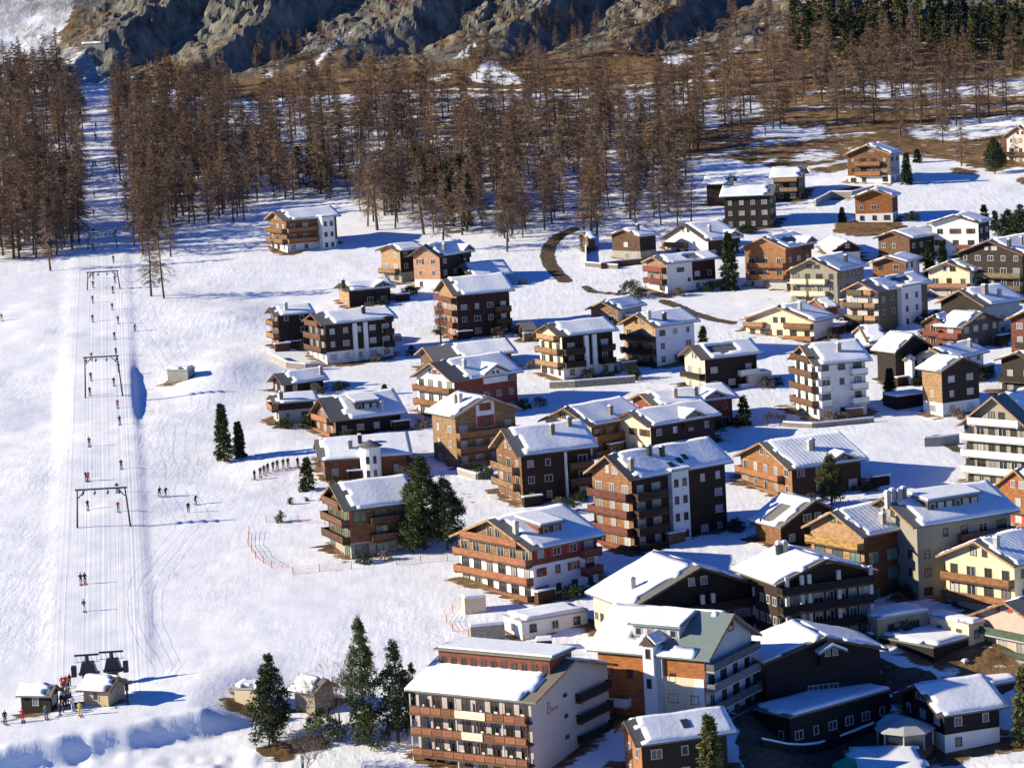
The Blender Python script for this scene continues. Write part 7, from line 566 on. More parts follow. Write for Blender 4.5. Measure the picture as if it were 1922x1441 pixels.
def gabled(root, w2, u0, u1, M, zb, zw, tanp, mat, name):
    # gabled wall body: section across v (half width w2), extruded along u
    rh = w2*tanp
    sec = [(-w2, zb), (w2, zb), (w2, zw), (0, zw+rh), (-w2, zw)]
    m = MB(); m.prism([M(u0, v, z) for v, z in sec], [M(u1, v, z) for v, z in sec])
    me = m.mesh(name); fixn(me); return link(name, me, root, mat)

def roof_slope(root, M, u0, u1, v_eave, z_eave, z_ridge, thick, mat, name='roof', vr=0.0):
    m = MB()
    sec = [(v_eave, z_eave), (vr, z_ridge), (vr, z_ridge+thick), (v_eave, z_eave+thick)]
    m.prism([M(u0, v, z) for v, z in sec], [M(u1, v, z) for v, z in sec])
    me = m.mesh(name); fixn(me); return link(name, me, root, mat)

def build_house(b):
    rng = random.Random(b['key'])
    th = math.radians(b['th']); L, W, h, rise = b['L'], b['W'], b['h'], b['rise']
    t = Vector((math.cos(th), math.sin(th))); s = Vector((-math.sin(th), math.cos(th)))
    c = Vector((b['x'], b['y'])) + t*(L/2) + s*(W/2)
    zg = b['z']
    root = empty(b['name'], (c.x, c.y, zg), th, b['lab'], b['cat'])
    rid = b['rid']; flat = rid == 'F'
    base = b['base']; wc = b['wc']; lc = b.get('lc'); bc = b.get('bc', 'white'); roofc = b.get('roofc', 'roof')
    hotel = b.get('hotel')
    oe = min(.85, .13*min(L, W)); og = min(1.15, .13*min(L, W))
    zb = -6.0
    zbase = min(base*2.75, h) if base else 0.0
    if flat:
        x0, x1, y0, y1 = -L/2+.15, L/2-.15, -W/2+.15, W/2-.15
        m = MB(); m.box(x0, x1, y0, y1, zb, h-.25); m.obj('wall', bc if base else wc, root)
        m = MB(); m.box(-L/2, L/2, -W/2, W/2, h-.25, h); m.obj('roof', 'grey' if base else roofc, root)
        snow_slab(root, 'roof_snow', lambda u, q: (u, -W/2+.1+(W-.2)*q, h), L-.2, 0, 1, W*.5, None, 0, 0, [], .45, rng, eave_gap=.35)
        ze = h; M = lambda u, v, z: (u, v, z); span = W
        frames = {'R': (x0, y0, 1, 0, 0, -1, L-.3), 'L': (x0, y1, 0, -1, -1, 0, W-.3)}
        hw = h-.3; tanp = 0
    else:
        if rid == 'R': M = lambda u, v, z: (u, v, z); Lr, span = L, W; ix, iy = og, oe
        else: M = lambda u, v, z: (-v, u, z); Lr, span = W, L; ix, iy = oe, og
        tanp = rise/(span/2)
        x0, x1, y0, y1 = -L/2+ix, L/2-ix, -W/2+iy, W/2-iy
        frames = {'R': (x0, y0, 1, 0, 0, -1, x1-x0), 'L': (x0, y1, 0, -1, -1, 0, y1-y0)}
        w2 = span/2-oe; u0, u1 = -Lr/2+og, Lr/2-og
        hw = h+oe*tanp
        zt = hw if base == 9 else zbase
        if base == 9:
            gabled(root, w2, u0, u1, M, zb, hw, tanp, bc, 'wall')
        else:
            if base:
                m = MB(); m.box(x0, x1, y0, y1, zb, zbase); m.obj('base_wall', bc, root)
            gabled(root, w2, u0, u1, M, zbase if base else zb, hw, tanp, wc, 'wall')
        # cladding of the left face when its colour differs from the other walls
        if lc and lc != wc and base != 9:
            fr = frames['L']; z0 = zbase
            if rid == 'R':
                m = MB(); pts = [(0, z0), (fr[6], z0), (fr[6], hw-.02), (fr[6]/2, hw+w2*tanp-.03), (0, hw-.02)]
                P3 = lambda a, z, n: (fr[0]+fr[2]*a+fr[4]*n, fr[1]+fr[3]*a+fr[5]*n, z)
                m.prism([P3(a, z, .0) for a, z in pts], [P3(a, z, .07) for a, z in pts]); me = m.mesh('gable_wall'); fixn(me); link('gable_wall', me, root, lc)
            else:
                m = MB(); m.obox(fr, 0, fr[6], 0, .07, z0, hw-.02); m.obj('side_wall', lc, root)
        # roof
        zr = h+rise
        rt = .22
        for sg in (-1, 1):
            roof_slope(root, M, -Lr/2, Lr/2, sg*span/2, h, zr, rt, roofc)
        barge = b.get('barge', 'wood_tan' if wc not in ('wood_dark', 'wood_black', 'wood_grey') else 'wood_mid')
        for ue in (-Lr/2-.06, Lr/2):
            for sg in (-1, 1):
                roof_slope(root, M, ue, ue+.06, sg*span/2, h-.12, zr-.12, .36, barge, 'bargeboard')
        bare = b.get('bare', .08)
        thick = .16 if b.get('thin') else .28
        for sg in (-1, 1):
            if bare >= 1: continue
            near = (sg < 0) if rid == 'R' else (sg > 0)
            UV = lambda u, q, sg=sg: M(u, sg*(span/2*(1-q)), h+rt+rise*q)
            hl = b.get('hole', []) if near else []
            snow_slab(root, 'roof_snow', UV, Lr, 0, 1, span/2, None, bare*(1 if near else .6), -.03, hl, thick, rng, rib=b.get('rib', False))
    # ---------------- face furniture
    nst = max(1, int(round(h/2.75)))
    fm = {'d': ('frame_white', 'pane_dark'), 'p': ('frame_white', 'pane_pale'), 'g': ('frame_brown', 'pane_green'), 'r': ('frame_white', 'pane_pale')}.get(b['win'])
    taken = {'R': [], 'L': []}
    def FR(k): return frames[k]
    tw = b.get('tower')
    if tw:
        k, f0, f1, col, pr = tw; fr = FR(k); a0, a1 = fr[6]*f0, fr[6]*f1; top = h+.4
        m = MB(); m.obox(fr, a0, a1, -.5, pr, zb, top); tb = m.obj('stair_tower', col, root)
        m = MB(); m.obox(fr, a0-.25, a1+.25, -1.2, pr+.3, top, top+.2); m.obj('tower_roof', roofc, root)
        m = MB(); m.obox(fr, a0-.2, a1+.2, -1.0, pr+.25, top+.2, top+.5); m.obj('tower_snow', 'snow_roof', root)
        fr2 = (fr[0]+fr[4]*pr, fr[1]+fr[5]*pr, *fr[2:])
        nc = 2 if a1-a0 > 3.2 else 1
        for i in range(nst):
            for j in range(nc):
                add_window(root, fr2, a0+(a1-a0)*(j+.5)/nc, i*2.75+1.0, .85, 1.25, 'frame_brown', 'pane_dark')
        taken[k].append((a0-.2, a1+.2, -9, 99))
    for (f0, f1) in b.get('shaft', []):
        fr = FR('R'); a0, a1 = fr[6]*f0, fr[6]*f1
        m = MB(); m.obox(fr, a0, a1, 0, .55, zb, h-.15); m.obj('chimney_shaft', 'white', root); taken['R'].append((a0, a1, -9, 99))
    rtw = b.get('rtower')
    if rtw:
        k, f0, col, rad = rtw; fr = FR(k); cx, cy = fr[0]+fr[2]*fr[6]*f0+fr[4]*.6, fr[1]+fr[3]*fr[6]*f0+fr[5]*.6
        m = MB(); m.tube((cx, cy, zb), (cx, cy, h+2.2), rad, rad, 20); tb = m.obj('round_tower', col, root, smooth=False)
        m = MB(); m.tube((cx, cy, h+2.2), (cx, cy, h+3.3), rad+.45, .1, 20); m.obj('tower_roof', roofc, root)
        fr2 = (fr[0]+fr[4]*(rad+.55), fr[1]+fr[5]*(rad+.55), *fr[2:])
        for i in range(nst+1):
            for da in (-.65, .65): add_window(root, fr2, fr[6]*f0+da, i*2.5+.5, .6, 1.3, 'frame_brown', 'pane_dark', 0)
        taken[k].append((fr[6]*f0-rad, fr[6]*f0+rad, -9, 99))
    lt = b.get('ltower')
    if lt:
        fr = FR('L'); a = fr[6]*lt; top = h+1.6
        m = MB(); m.obox(fr, a-.9, a+1.6, 0, .5, zb, h-.2); m.obj('wall_panel', 'grey_shade', root)
        m = MB(); m.obox(fr, a-.9, a+.7, -2.5, 1.1, zb, top); m.obj('turret', 'white', root)
        P3 = lambda aa, n, z: (fr[0]+fr[2]*aa+fr[4]*n, fr[1]+fr[3]*aa+fr[5]*n, z)
        m = MB(); m.prism([P3(a-1.3, 1.5, top), P3(a+1.1, 1.5, top), P3(a+1.1, -3.5, top), P3(a-1.3, -3.5, top)], [P3(a-.15, 1.4, top+1.1), P3(a-.05, 1.4, top+1.1), P3(a-.05, -3.5, top+1.1), P3(a-.15, -3.5, top+1.1)])
        me = m.mesh('turret_roof'); fixn(me); link('turret_roof', me, root, 'roof_brown')
        m = MB(); m.prism([P3(a, 1.2, top+1.05), P3(a+1.15, 1.2, top+.1), P3(a+1.15, -3.2, top+.1), P3(a, -3.2, top+1.05)], [P3(a, 1.2, top+1.45), P3(a+1.15, 1.2, top+.4), P3(a+1.15, -3.2, top+.4), P3(a, -3.2, top+1.45)])
        me = m.mesh('turret_snow'); fixn(me); link('turret_snow', me, root, 'snow_roof')
        fr2 = (fr[0]+fr[4]*1.1, fr[1]+fr[5]*1.1, *fr[2:])
        for z in (h-.2, h-4.2): add_window(root, fr2, a-.1, z, .7, 1.3, 'frame_brown', 'pane_dark', 0)
        taken['L'].append((a-1.2, a+1.8, -9, 99)); taken['L'].append((0, a-1.2, -9, h*.55))
    if b.get('halfw'):
        fr = FR('R'); m = MB(); m.obox(fr, 0, fr[6]*.52, 0, .1, -6, hw-.02); m.obj('plaster_wall', 'white', root)
        fr2 = (fr[0]+fr[4]*.1, fr[1]+fr[5]*.1, *fr[2:])
        add_window(root, fr2, fr[6]*.28, h-2.2, 2.0, 1.1, 'frame_brown', 'pane_dark', 2); add_window(root, fr2, fr[6]*.45, h-4.6, .8, .9, 'frame_brown', 'pane_dark'); taken['R'].append((0, fr[6]*.54, -9, 99))
    if b.get('gwhite'):
        fr = FR('R'); mid = fr[6]*.5; m = MB()
        pts = [(mid-1.9, h-2.4), (mid+1.9, h-2.4), (mid+1.9, hw+(fr[6]/2-1.9)*tanp-.1), (mid, hw+fr[6]/2*tanp-.1), (mid-1.9, hw+(fr[6]/2-1.9)*tanp-.1)]
        P3 = lambda a, z, n: (fr[0]+fr[2]*a+fr[4]*n, fr[1]+fr[3]*a+fr[5]*n, z)
        m.prism([P3(a, z, 0) for a, z in pts], [P3(a, z, .12) for a, z in pts]); me = m.mesh('gable_panel'); fixn(me); link('gable_panel', me, root, 'white')
        fr2 = (fr[0]+fr[4]*.12, fr[1]+fr[5]*.12, *fr[2:])
        add_window(root, fr2, mid, h+.6, 1.2, 1.3, 'frame_brown', 'pane_dark', 1, 'shutter_red'); add_window(root, fr2, mid, h-2.3, 1.8, 2.0, 'frame_brown', 'pane_dark', 1, 'shutter_red')
        taken['R'].append((mid-3, mid+3, h-2.6, 99))
    # cross gables on the front slope
    for (k, fx, wd, *rest) in b.get('xg', []):
        wcol = rest[0] if rest else wc
        uc_ = -L/2+L*fx; wg = wd*8.5; hz = wg/2*max(tanp, .42)
        ze2 = h+.6; yf = -W/2+oe-.5
        slope_y = lambda z: -W/2+(z-h)/max(tanp, .2)
        m = MB(); pts = [(uc_-wg/2+.5, h-1.2), (uc_+wg/2-.5, h-1.2), (uc_+wg/2-.5, ze2), (uc_, ze2+hz-.2), (uc_-wg/2+.5, ze2)]
        yb = min(slope_y(ze2+hz)+1.0, 0)
        m.prism([(x, yf, z) for x, z in pts], [(x, yb, z) for x, z in pts]); me = m.mesh('cross_gable'); fixn(me); link('cross_gable', me, root, wcol)
        for sg in (-1, 1):
            m = MB(); sec = [(uc_+sg*wg/2, ze2-.1), (uc_, ze2+hz), (uc_, ze2+hz+.2), (uc_+sg*wg/2, ze2+.1)]
            m.prism([(x, yf-.9, z) for x, z in sec], [(x, yb, z) for x, z in sec]); me = m.mesh('cross_roof'); fixn(me); link('cross_roof', me, root, roofc)
            m = MB(); sec = [(uc_+sg*(wg/2-.1), ze2+.12), (uc_, ze2+hz+.2), (uc_, ze2+hz+.55), (uc_+sg*(wg/2-.1), ze2+.42)]
            m.prism([(x, yf-.8, z) for x, z in sec], [(x, yb, z) for x, z in sec]); me = m.mesh('cross_snow'); fixn(me); link('cross_snow', me, root, 'snow_roof')
        frg = (uc_-wg/2, yf, 1, 0, 0, -1, wg)
        if wg > 3:
            add_window(root, frg, wg/2-.55, ze2-.5, .8, 1.1, 'frame_white', 'pane_pale' if b['win'] == 'p' else 'pane_dark', 0); add_window(root, frg, wg/2+.55, ze2-.5, .8, 1.1, 'frame_white', 'pane_pale' if b['win'] == 'p' else 'pane_dark', 0)
    for fx in b.get('pillars', []):
        fr = FR('R')
        for i in range(nst):
            m = MB(); m.obox(fr, fr[6]*fx-.28, fr[6]*fx+.28, 1.0, 1.42, i*2.75+1.2, i*2.75+2.55); m.obj('column', 'frame_white', root)
    for (k, f0, f1, z0, z1, mt) in b.get('panels', []):
        fr = FR(k); m = MB(); m.obox(fr, fr[6]*f0, fr[6]*f1, 0, .14, z0, z1); m.obj('wall_panel', mt, root)
    for (k, f, z, w_, h_, f_, p_) in b.get('wins', []):
        add_window(root, FR(k), FR(k)[6]*f, z, w_, h_, f_, p_, 1)
    # dormers with their own flat-ish roof
    def dormer(face, f0, f1, q0, q1, hd):
        if rid == 'R': um = lambda f: -L/2+L*f; Mv = lambda u, v, z: (u, v, z); half = W/2
        else: um = lambda f: W/2-W*f; Mv = lambda u, v, z: (v, u, z); half = L/2
        ua, ub = um(f0), um(f1)
        va, vb = -half*(1-q0), -half*(1-q1); za, zb_ = h+rise*q0+.2, h+rise*q1+.2
        m = MB(); sec = [(va, za-.6), (vb, zb_-.4), (vb, max(zb_, za+hd)), (va, za+hd)]
        m.prism([Mv(ua, v, z) for v, z in sec], [Mv(ub, v, z) for v, z in sec]); me = m.mesh('dormer'); fixn(me); d = link('dormer', me, root, b.get('dormc', wc if wc != 'olive' else 'wood_grey'))
        e = .5*(1 if ub > ua else -1)
        m = MB(); zt2 = max(zb_, za+hd)+.15
        sec = [(va-.6, za+hd), (vb+.3, zt2), (vb+.3, zt2+.2), (va-.6, za+hd+.2)]
        m.prism([Mv(ua-e, v, z) for v, z in sec], [Mv(ub+e, v, z) for v, z in sec]); me = m.mesh('dormer_roof'); fixn(me); link('dormer_roof', me, root, roofc)
        m = MB(); sec = [(va-.3, za+hd+.22), (vb+.3, zt2+.2), (vb+.3, zt2+.55), (va-.3, za+hd+.5)]
        m.prism([Mv(ua-e*.5, v, z) for v, z in sec], [Mv(ub+e*.5, v, z) for v, z in sec]); me = m.mesh('dormer_snow'); fixn(me); link('dormer_snow', me, root, 'snow_roof')
        n = max(1, int(abs(ub-ua)/1.5))
        for i in range(n):
            uu = ua+(ub-ua)*(i+.5)/n
            frd = (*Mv(uu, va, 0)[:2], *( (1, 0, 0, -1) if rid == 'R' else (0, -1, -1, 0)))
            add_window(root, frd, 0, za+.15, 1.0, max(.7, hd-.45), 'frame_white', 'pane_pale' if i % 3 else 'pane_dark', 0)
    for (k, f, fw, wm) in b.get('dorm', []): dormer(k, f-wm/2/L, f+wm/2/L, .3, .85, 1.5)
    sd = b.get('sdorm')
    if sd: dormer(sd[0], sd[1], sd[2], .38, .92, 1.5)
    # balconies
    bal_spans = {'R': [], 'L': []}
    for (k, floors, mat, f0, f1) in b.get('bal', []):
        fr = FR(k)
        for i in floors:
            z = i*2.75+.05
            if z > h+1.2: continue
            a0, a1 = fr[6]*f0+.05, fr[6]*f1-.05
            if k == 'L' and rid == 'R' and z > h-1.0:
                a0 = max(a0, fr[6]*.12); a1 = min(a1, fr[6]*.88)
            balcony(root, fr, a0, a1, z, mat); bal_spans[k].append((a0, a1, i))
    # windows
    if fm and not hotel:
        wmat = bc if base == 9 else wc
        for k in ('R', 'L'):
            fr = FR(k); n = max(1, int(fr[6]/b.get('dens', 3.0)))
            gable = (k == 'L') == (rid == 'R') and not flat
            off = .07 if (k == 'L' and lc and lc != wc and base != 9) else 0.0
            fro = (fr[0]+fr[4]*off, fr[1]+fr[5]*off, *fr[2:])
            topn = nst+(1 if gable and rise > 2.2 else 0)
            for i in range(topn):
                z = i*2.75+.95
                attic = i >= nst
                if not attic and z+1.3 > hw-.15: continue
                cols = [fr[6]*(j+.5)/n for j in range(n)] if not attic else ([fr[6]/2] if fr[6] < 9 else [fr[6]/2-1.0, fr[6]/2+1.0])
                for a in cols:
                    hasb = any(s0 <= a <= s1 and fl == i for s0, s1, fl in bal_spans[k])
                    onwhite = (base == 9 or i < base or (k == 'L' and lc in ('white', 'cream', 'pinkgrey')) or wc in ('white', 'grey', 'grey_shade')) if True else False
                    w_ = rng.choice([.95, 1.15, 1.5]) if b.get('dens', 3) > 2.2 else 1.1; h_ = 1.25; z_ = z
                    if hasb: z_ = i*2.75+.12; h_ = 2.05; w_ = rng.choice([1.3, 1.7])
                    if b['win'] == 'g' and not attic: w_ = 2.3; h_ = 1.9; z_ = i*2.75+.4
                    if attic and z_+h_ > hw+(fr[6]/2-abs(a-fr[6]/2)-.6)*tanp: h_ = .9; z_ -= .35
                    off2 = .0
                    if not rect_free(a-w_/2, a+w_/2, z_, z_+h_, taken[k]): continue
                    if not hasb and not attic and rng.random() < .12: continue
                    f_, p_ = fm
                    if onwhite and b['win'] == 'd': f_ = 'frame_brown' if rng.random() < .75 else 'frame_white'
                    if b['win'] == 'd' and rng.random() < .22: p_ = 'pane_pale'
                    sh = 'shutter_red' if (b['win'] == 'r' or (wc == 'wood_red' and rng.random() < .5)) and not hasb else None
                    if sh is None and k == 'L' and lc in ('cream', 'wood_pink', 'white') and not hasb and rng.random() < .35: sh = 'wood_mid'
                    add_window(root, fro, a, z_, w_, h_, f_, p_, 1 if w_ > 1 else 0, sh)
    # chimneys, skylights
    for (fx, q) in b.get('chim', []):
        if flat: x, y, z = -L/2+L*fx, -W/2+W*q, h
        elif rid == 'R': x, y, z = -L/2+L*fx, -W/2*(1-q), h+rise*q
        else: x, y, z = -L/2*(1-q), W/2-W*fx, h+rise*q
        chimney(root, x, y, z+.3, b.get('bigch') and fx < .5)
    for (fx, q) in b.get('sky', []):
        x, y, z = -L/2+L*fx, -W/2*(1-q), h+rise*q+.45
        m = MB(); dz = .6*tanp
        m.prism([(x-.5, y-.6, z-dz+.02), (x+.5, y-.6, z-dz+.02), (x+.5, y+.6, z+dz+.02), (x-.5, y+.6, z+dz+.02)], [(x-.5, y-.6, z-dz+.16), (x+.5, y-.6, z-dz+.16), (x+.5, y+.6, z+dz+.16), (x-.5, y+.6, z+dz+.16)])
        m.obj('skylight', 'pane_dark', root)
    if hotel: hotel_parts(root, b, frames, h, rise, L, W, rng)
    return root

def hotel_parts(root, b, frames, h, rise, L, W, rng):
    fr = frames['L']; LL = fr[6]
    npan = 11
    pm = MB(); pw = LL/npan; pm.box(-pw/2+.05, pw/2-.05, -.06, .06, 0, .82); pme = pm.mesh('railing_panel'); pme.materials.append(MATS['wood_orange2'])
    ang = math.atan2(fr[3], fr[2])
    for i in (0, 1, 2, 3):
        z = h-2.75*(4-i)+.12; d = 1.6
        s = MB(); s.obox(fr, -.2, LL+.2, -.05, d, z-.2, z); o = s.obj('balcony', 'wood_mid', root)
        r = MB(); r.obox(fr, -.2, LL+.2, d-.14, d+.02, z+.98, z+1.08); r.obox(fr, -.2, LL+.2, d-.12, d, z+.0, z+.14)
        r.obj('handrail', 'wood_mid', o)
        for j in range(npan):
            a = LL*(j+.5)/npan
            link('railing_panel', pme, o, loc=(fr[0]+fr[2]*a+fr[4]*(d-.06), fr[1]+fr[3]*a+fr[5]*(d-.06), z+.15), rotz=ang)
        for j in range(6):
            p = MB(); a = LL*(j+.0)/5; p.obox(fr, a-.08, a+.08, d-.3, d-.14, z, z+2.55); p.obj('post', 'frame_white' if j % 2 == 0 else 'wood_mid', o)
        for j in range(8):
            a = LL*(j+.5)/8
            add_window(root, fr, a, z+.05, 1.25, 2.1, 'frame_brown', 'pane_dark', 1)
    # two sign boards hung on the railings; the lettering is too small to read, so it stays pen strokes
    for (i, a0, a1, rows) in ((2, LL*.40, LL*.66, 2), (1, LL*.45, LL*.63, 1)):
        z = h-2.75*(4-(i+1))+.12 if i == 2 else h-2.75*2+.12
        s = MB(); s.obox(fr, a0, a1, 1.62, 1.70, z+.05, z+1.05); so = s.obj('sign_board', 'sign_board', root)
        l = MB(); a = a0+.3
        while a < a1-.4:
            w_ = rng.uniform(.10, .24); hh = rng.uniform(.2, .42)
            l.obox(fr, a, a+.05, 1.705, 1.715, z+.35, z+.35+hh); l.obox(fr, a, a+w_, 1.705, 1.715, z+.33, z+.37)
            a += w_+rng.uniform(.06, .2)
        l.obj('lettering', 'letter_grey', so)
    # balcony chairs
    for i in (1, 2, 3):
        z = h-2.75*(4-i)+.12
        for j in range(8):
            if rng.random() < .25: continue
            a = LL*(j+.5)/8+rng.uniform(-.5, .5)
            c = MB(); c.obox(fr, a-.25, a+.25, .5, 1.0, z+.42, z+.48); c.obox(fr, a-.25, a+.25, .5, .56, z+.48, z+1.05)
            for da in (-.23, .19):
                for dn in (.52, .95): c.obox(fr, a+da, a+da+.04, dn, dn+.04, z, z+.42)
            o = c.obj('chair', 'cloth_white', None); o.location = root.location.copy(); o.rotation_euler = root.rotation_euler.copy()
            CHAIRS.append(o)
    # attic band above the snow: recessed row of small windows
    q0, q1 = .62, .95
    ua, ub = W/2-W*.06, W/2-W*.92
    va = -L/2*(1-q0); vb = -L/2*(1-q1)
    za, zb_ = h+rise*q0+.1, h+rise*q1+.2
    m = MB(); m.box(va, 1.5, ub, ua, za-1, za+2.1); m.obj('attic_band', 'wood_red', root)
    m = MB(); m.box(va-.5, 2.0, ub-.5, ua+.5, za+2.1, za+2.3); m.obj('attic_roof', 'roof_olive', root)
    m = MB(); m.box(va+.3, 1.9, ub-.2, ua+.2, za+2.3, za+2.55); m.obj('attic_snow', 'snow_roof', root)
    for j in range(11):
        y = ua+(ub-ua)*(j+.5)/11
        add_window(root, (va, y, 0, -1, -1, 0, 1), 0, za+.35, .75, .95, 'frame_brown', 'pane_dark', 0)
    # script letter and slit windows on the plain gable side
    fr = frames['R']
    for k in range(3): add_window(root, fr, fr[6]*.43, h-1.4-2.75*k, .9, .5, 'frame_brown', 'pane_dark', 0)
    l = MB(); a = fr[6]*.20; z = h-2.6
    l.obox(fr, a, a+.14, .01, .05, z, z+1.5); l.obox(fr, a, a+.6, .01, .05, z+1.4, z+1.5); l.obox(fr, a, a+.7, .01, .05, z+.72, z+.82); l.obox(fr, a, a+.6, .01, .05, z, z+.1)
    l.obox(fr, a+.52, a+.64, .01, .05, z+.8, z+1.4); l.obox(fr, a+.62, a+.74, .01, .05, z+.1, z+.74)
    for j in range(6):
        aa = a+.95+j*.30; l.obox(fr, aa, aa+.06, .01, .05, z+.2, z+.62); l.obox(fr, aa, aa+.3, .01, .05, z+.2, z+.27)
    l.obj('wall_script', 'letter_red', root)
    # recessed shaded balconies at the back half
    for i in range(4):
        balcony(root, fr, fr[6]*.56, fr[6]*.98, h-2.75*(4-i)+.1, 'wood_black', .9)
CHAIRS = []
for b in BUILDINGS: build_house(b)
for i, o in enumerate(CHAIRS):
    tag(o, 'white chair standing behind the panelled railing of the bottom edge hotel', 'chair', 'chairs on the hotel balconies')
# ------------------------------------------------------------------ trees
def quads_mesh(name, Q, mat):
    # Q: (n,4,3) array of loose quads
    n = len(Q); me = bpy.data.meshes.new(name); me.vertices.add(n*4); me.vertices.foreach_set('co', Q.astype(np.float32).ravel())
    me.loops.add(n*4); me.loops.foreach_set('vertex_index', np.arange(n*4, dtype=np.int32))
    me.polygons.add(n); me.polygons.foreach_set('loop_start', np.arange(0, n*4, 4, dtype=np.int32)); me.update(calc_edges=True)
    me.materials.append(MATS[mat]); return me
def unit(v): return v/(np.linalg.norm(v, axis=-1, keepdims=True)+1e-9)
def strips(p, d, l, w, rs):
    # tapering quads from p along d, length l, width w
    side = unit(np.cross(d, rs.normal(size=p.shape)))
    a = side*w[:, None]*.5; e = p+d*l[:, None]
    return np.stack([p-a, p+a, e+a*.35, e-a*.35], 1)
def larch_quads(seed, h, nb=80, nt=13, tw=.075):
    rs = np.random.RandomState(seed)
    zr = rs.uniform(.16, .985, nb)**.85
    az = rs.uniform(0, 2*np.pi, nb)
    prof = np.minimum(1, (1.04-zr)*1.5)*np.clip((zr-.05)*4, .35, 1)
    L = (.165*h*prof+.3)*rs.uniform(.65, 1.15, nb)
    slope = -.12+.55*(zr-.35)+rs.normal(0, .12, nb)
    bd = unit(np.stack([np.cos(az), np.sin(az), slope], -1))
    b0 = np.stack([np.zeros(nb), np.zeros(nb), zr*h], -1)
    out = [strips(b0, bd, L, np.full(nb, .10), rs)]
    t = rs.uniform(.12, 1.02, (nb, nt))
    p = (b0[:, None]+bd[:, None]*(L[:, None]*t)[..., None]); p[..., 2] -= .10*(L[:, None]*t)**1.4
    p = p.reshape(-1, 3); d = unit(np.repeat(bd, nt, 0)*.8+rs.normal(0, .55, p.shape)+np.array([0, 0, -.25]))
    l = np.repeat(L, nt)*rs.uniform(.16, .42, len(p))+.15
    out.append(strips(p, d, l, np.full(len(p), tw), rs))
    return np.concatenate(out)
def trunk_mesh(h, r, seed, mat='bark', top=.97):
    rs = random.Random(seed); m = MB(); n = 6; px = py = 0
    for i in range(n):
        z0, z1 = h*top*i/n-(.8 if i == 0 else 0), h*top*(i+1)/n
        qx, qy = px+rs.uniform(-.08, .08), py+rs.uniform(-.08, .08)
        m.tube((px, py, z0), (qx, qy, z1), r*(1-i/n)+.03, r*(1-(i+1)/n)+.025, 5); px, py = qx, qy
    me = m.mesh('trunk'); me.materials.append(MATS[mat]); return me
def spruce_quads(seed, h, R, dens=1.0, droop=.35, full=.06, shape=.85):
    rs = np.random.RandomState(seed)
    nb = int(95*dens*max(.7, h/14)); zr = full+(.985-full)*rs.uniform(0, 1, nb)**.9; az = rs.uniform(0, 2*np.pi, nb)
    L = (R*(1-zr)**shape+.15)*rs.uniform(.72, 1.12, nb)
    bd = unit(np.stack([np.cos(az), np.sin(az), -droop+.8*(zr-.3)+rs.normal(0, .1, nb)], -1)); b0 = np.stack([zr*0, zr*0, zr*h], -1)
    nt = 26; t = rs.uniform(.1, 1.0, (nb, nt))**.8
    p = b0[:, None]+bd[:, None]*(L[:, None]*t)[..., None]; p[..., 2] += .05*(L[:, None]*t)**1.5
    p = p.reshape(-1, 3)+rs.normal(0, .07*R**.5, (nb*nt, 3)); d = unit(np.repeat(bd, nt, 0)+rs.normal(0, .6, p.shape)+np.array([0, 0, -.12]))
    l = rs.uniform(.28, .62, len(p))*(.5+.5*min(1.4, R/2)); w = l*rs.uniform(.32, .6, len(p))
    return strips(p, d, l, w, rs)
def pine_quads(seed, h, R, nclump=75, base=.12, nq=46):
    rs = np.random.RandomState(seed); out = []
    zr = base+(1-base)*rs.uniform(0, 1, nclump)**.85; az = rs.uniform(0, 2*np.pi, nclump)
    prof = np.minimum(1, (1.06-zr)*1.9)*np.clip((zr-base)*5+.55, .5, 1)
    rad = R*prof*rs.uniform(.25, 1.0, nclump)**.5
    c = np.stack([np.cos(az)*rad, np.sin(az)*rad, zr*h+rs.normal(0, .25, nclump)], -1)
    cr = rs.uniform(.45, .95, nclump)*(.55+.45*prof)*(R/3)**.6
    p = np.repeat(c, nq, 0); dirs = unit(rs.normal(size=p.shape)*np.array([1, 1, .75])+np.array([0, 0, .35])); k = np.repeat(cr, nq)
    p = p+dirs*(k*rs.uniform(.2, .95, len(p)))[:, None]
    l = k*rs.uniform(.35, .7, len(p)); w = l*rs.uniform(.30, .6, len(p))
    a = strips(p, unit(dirs+rs.normal(0, .5, p.shape)), l, w, rs)
    st = np.zeros_like(c); st[:, 2] = c[:, 2]-rad*.25
    v = c-st; L = np.linalg.norm(v, axis=1)
    return np.concatenate([a, strips(st, unit(v), L, np.full(len(c), .12), rs)])
def bare_quads(seed, h, spread=.5):
    rs = np.random.RandomState(seed); P, D, Ls, Ws = [], [], [], []
    def rec(p, d, l, w, n):
        P.append(p); D.append(d); Ls.append(l); Ws.append(w)
        if n == 0: return
        for i in range(rs.randint(3, 5)):
            nd = unit(d+rs.normal(0, spread, 3)+np.array([0, 0, .12])); t = rs.uniform(.45, 1.0)
            rec(p+d*l*t, nd, l*rs.uniform(.5, .75), w*.55, n-1)
    for i in range(4):
        rec(np.array([0, 0, h*.05*i]), unit(np.array([rs.normal(0, .3), rs.normal(0, .3), 1.])), h*.38, .16, 5)
    P, D, Ls, Ws = map(np.array, (P, D, Ls, Ws)); Ws = np.maximum(Ws, .028)
    return np.concatenate([strips(P, D, Ls, Ws, rs), strips(P, D, Ls, Ws, rs)])
LV = []
for i in range(12):
    hh = 18.0
    LV.append((trunk_mesh(hh, .22+.02*(i % 5), i), quads_mesh('crown', larch_quads(100+i, hh, 72+7*(i % 6), 26, .062+.006*(i % 3)), ('twig_dark', 'twig', 'twig', 'twig_warm', 'twig')[i % 5]), hh))
protos = []
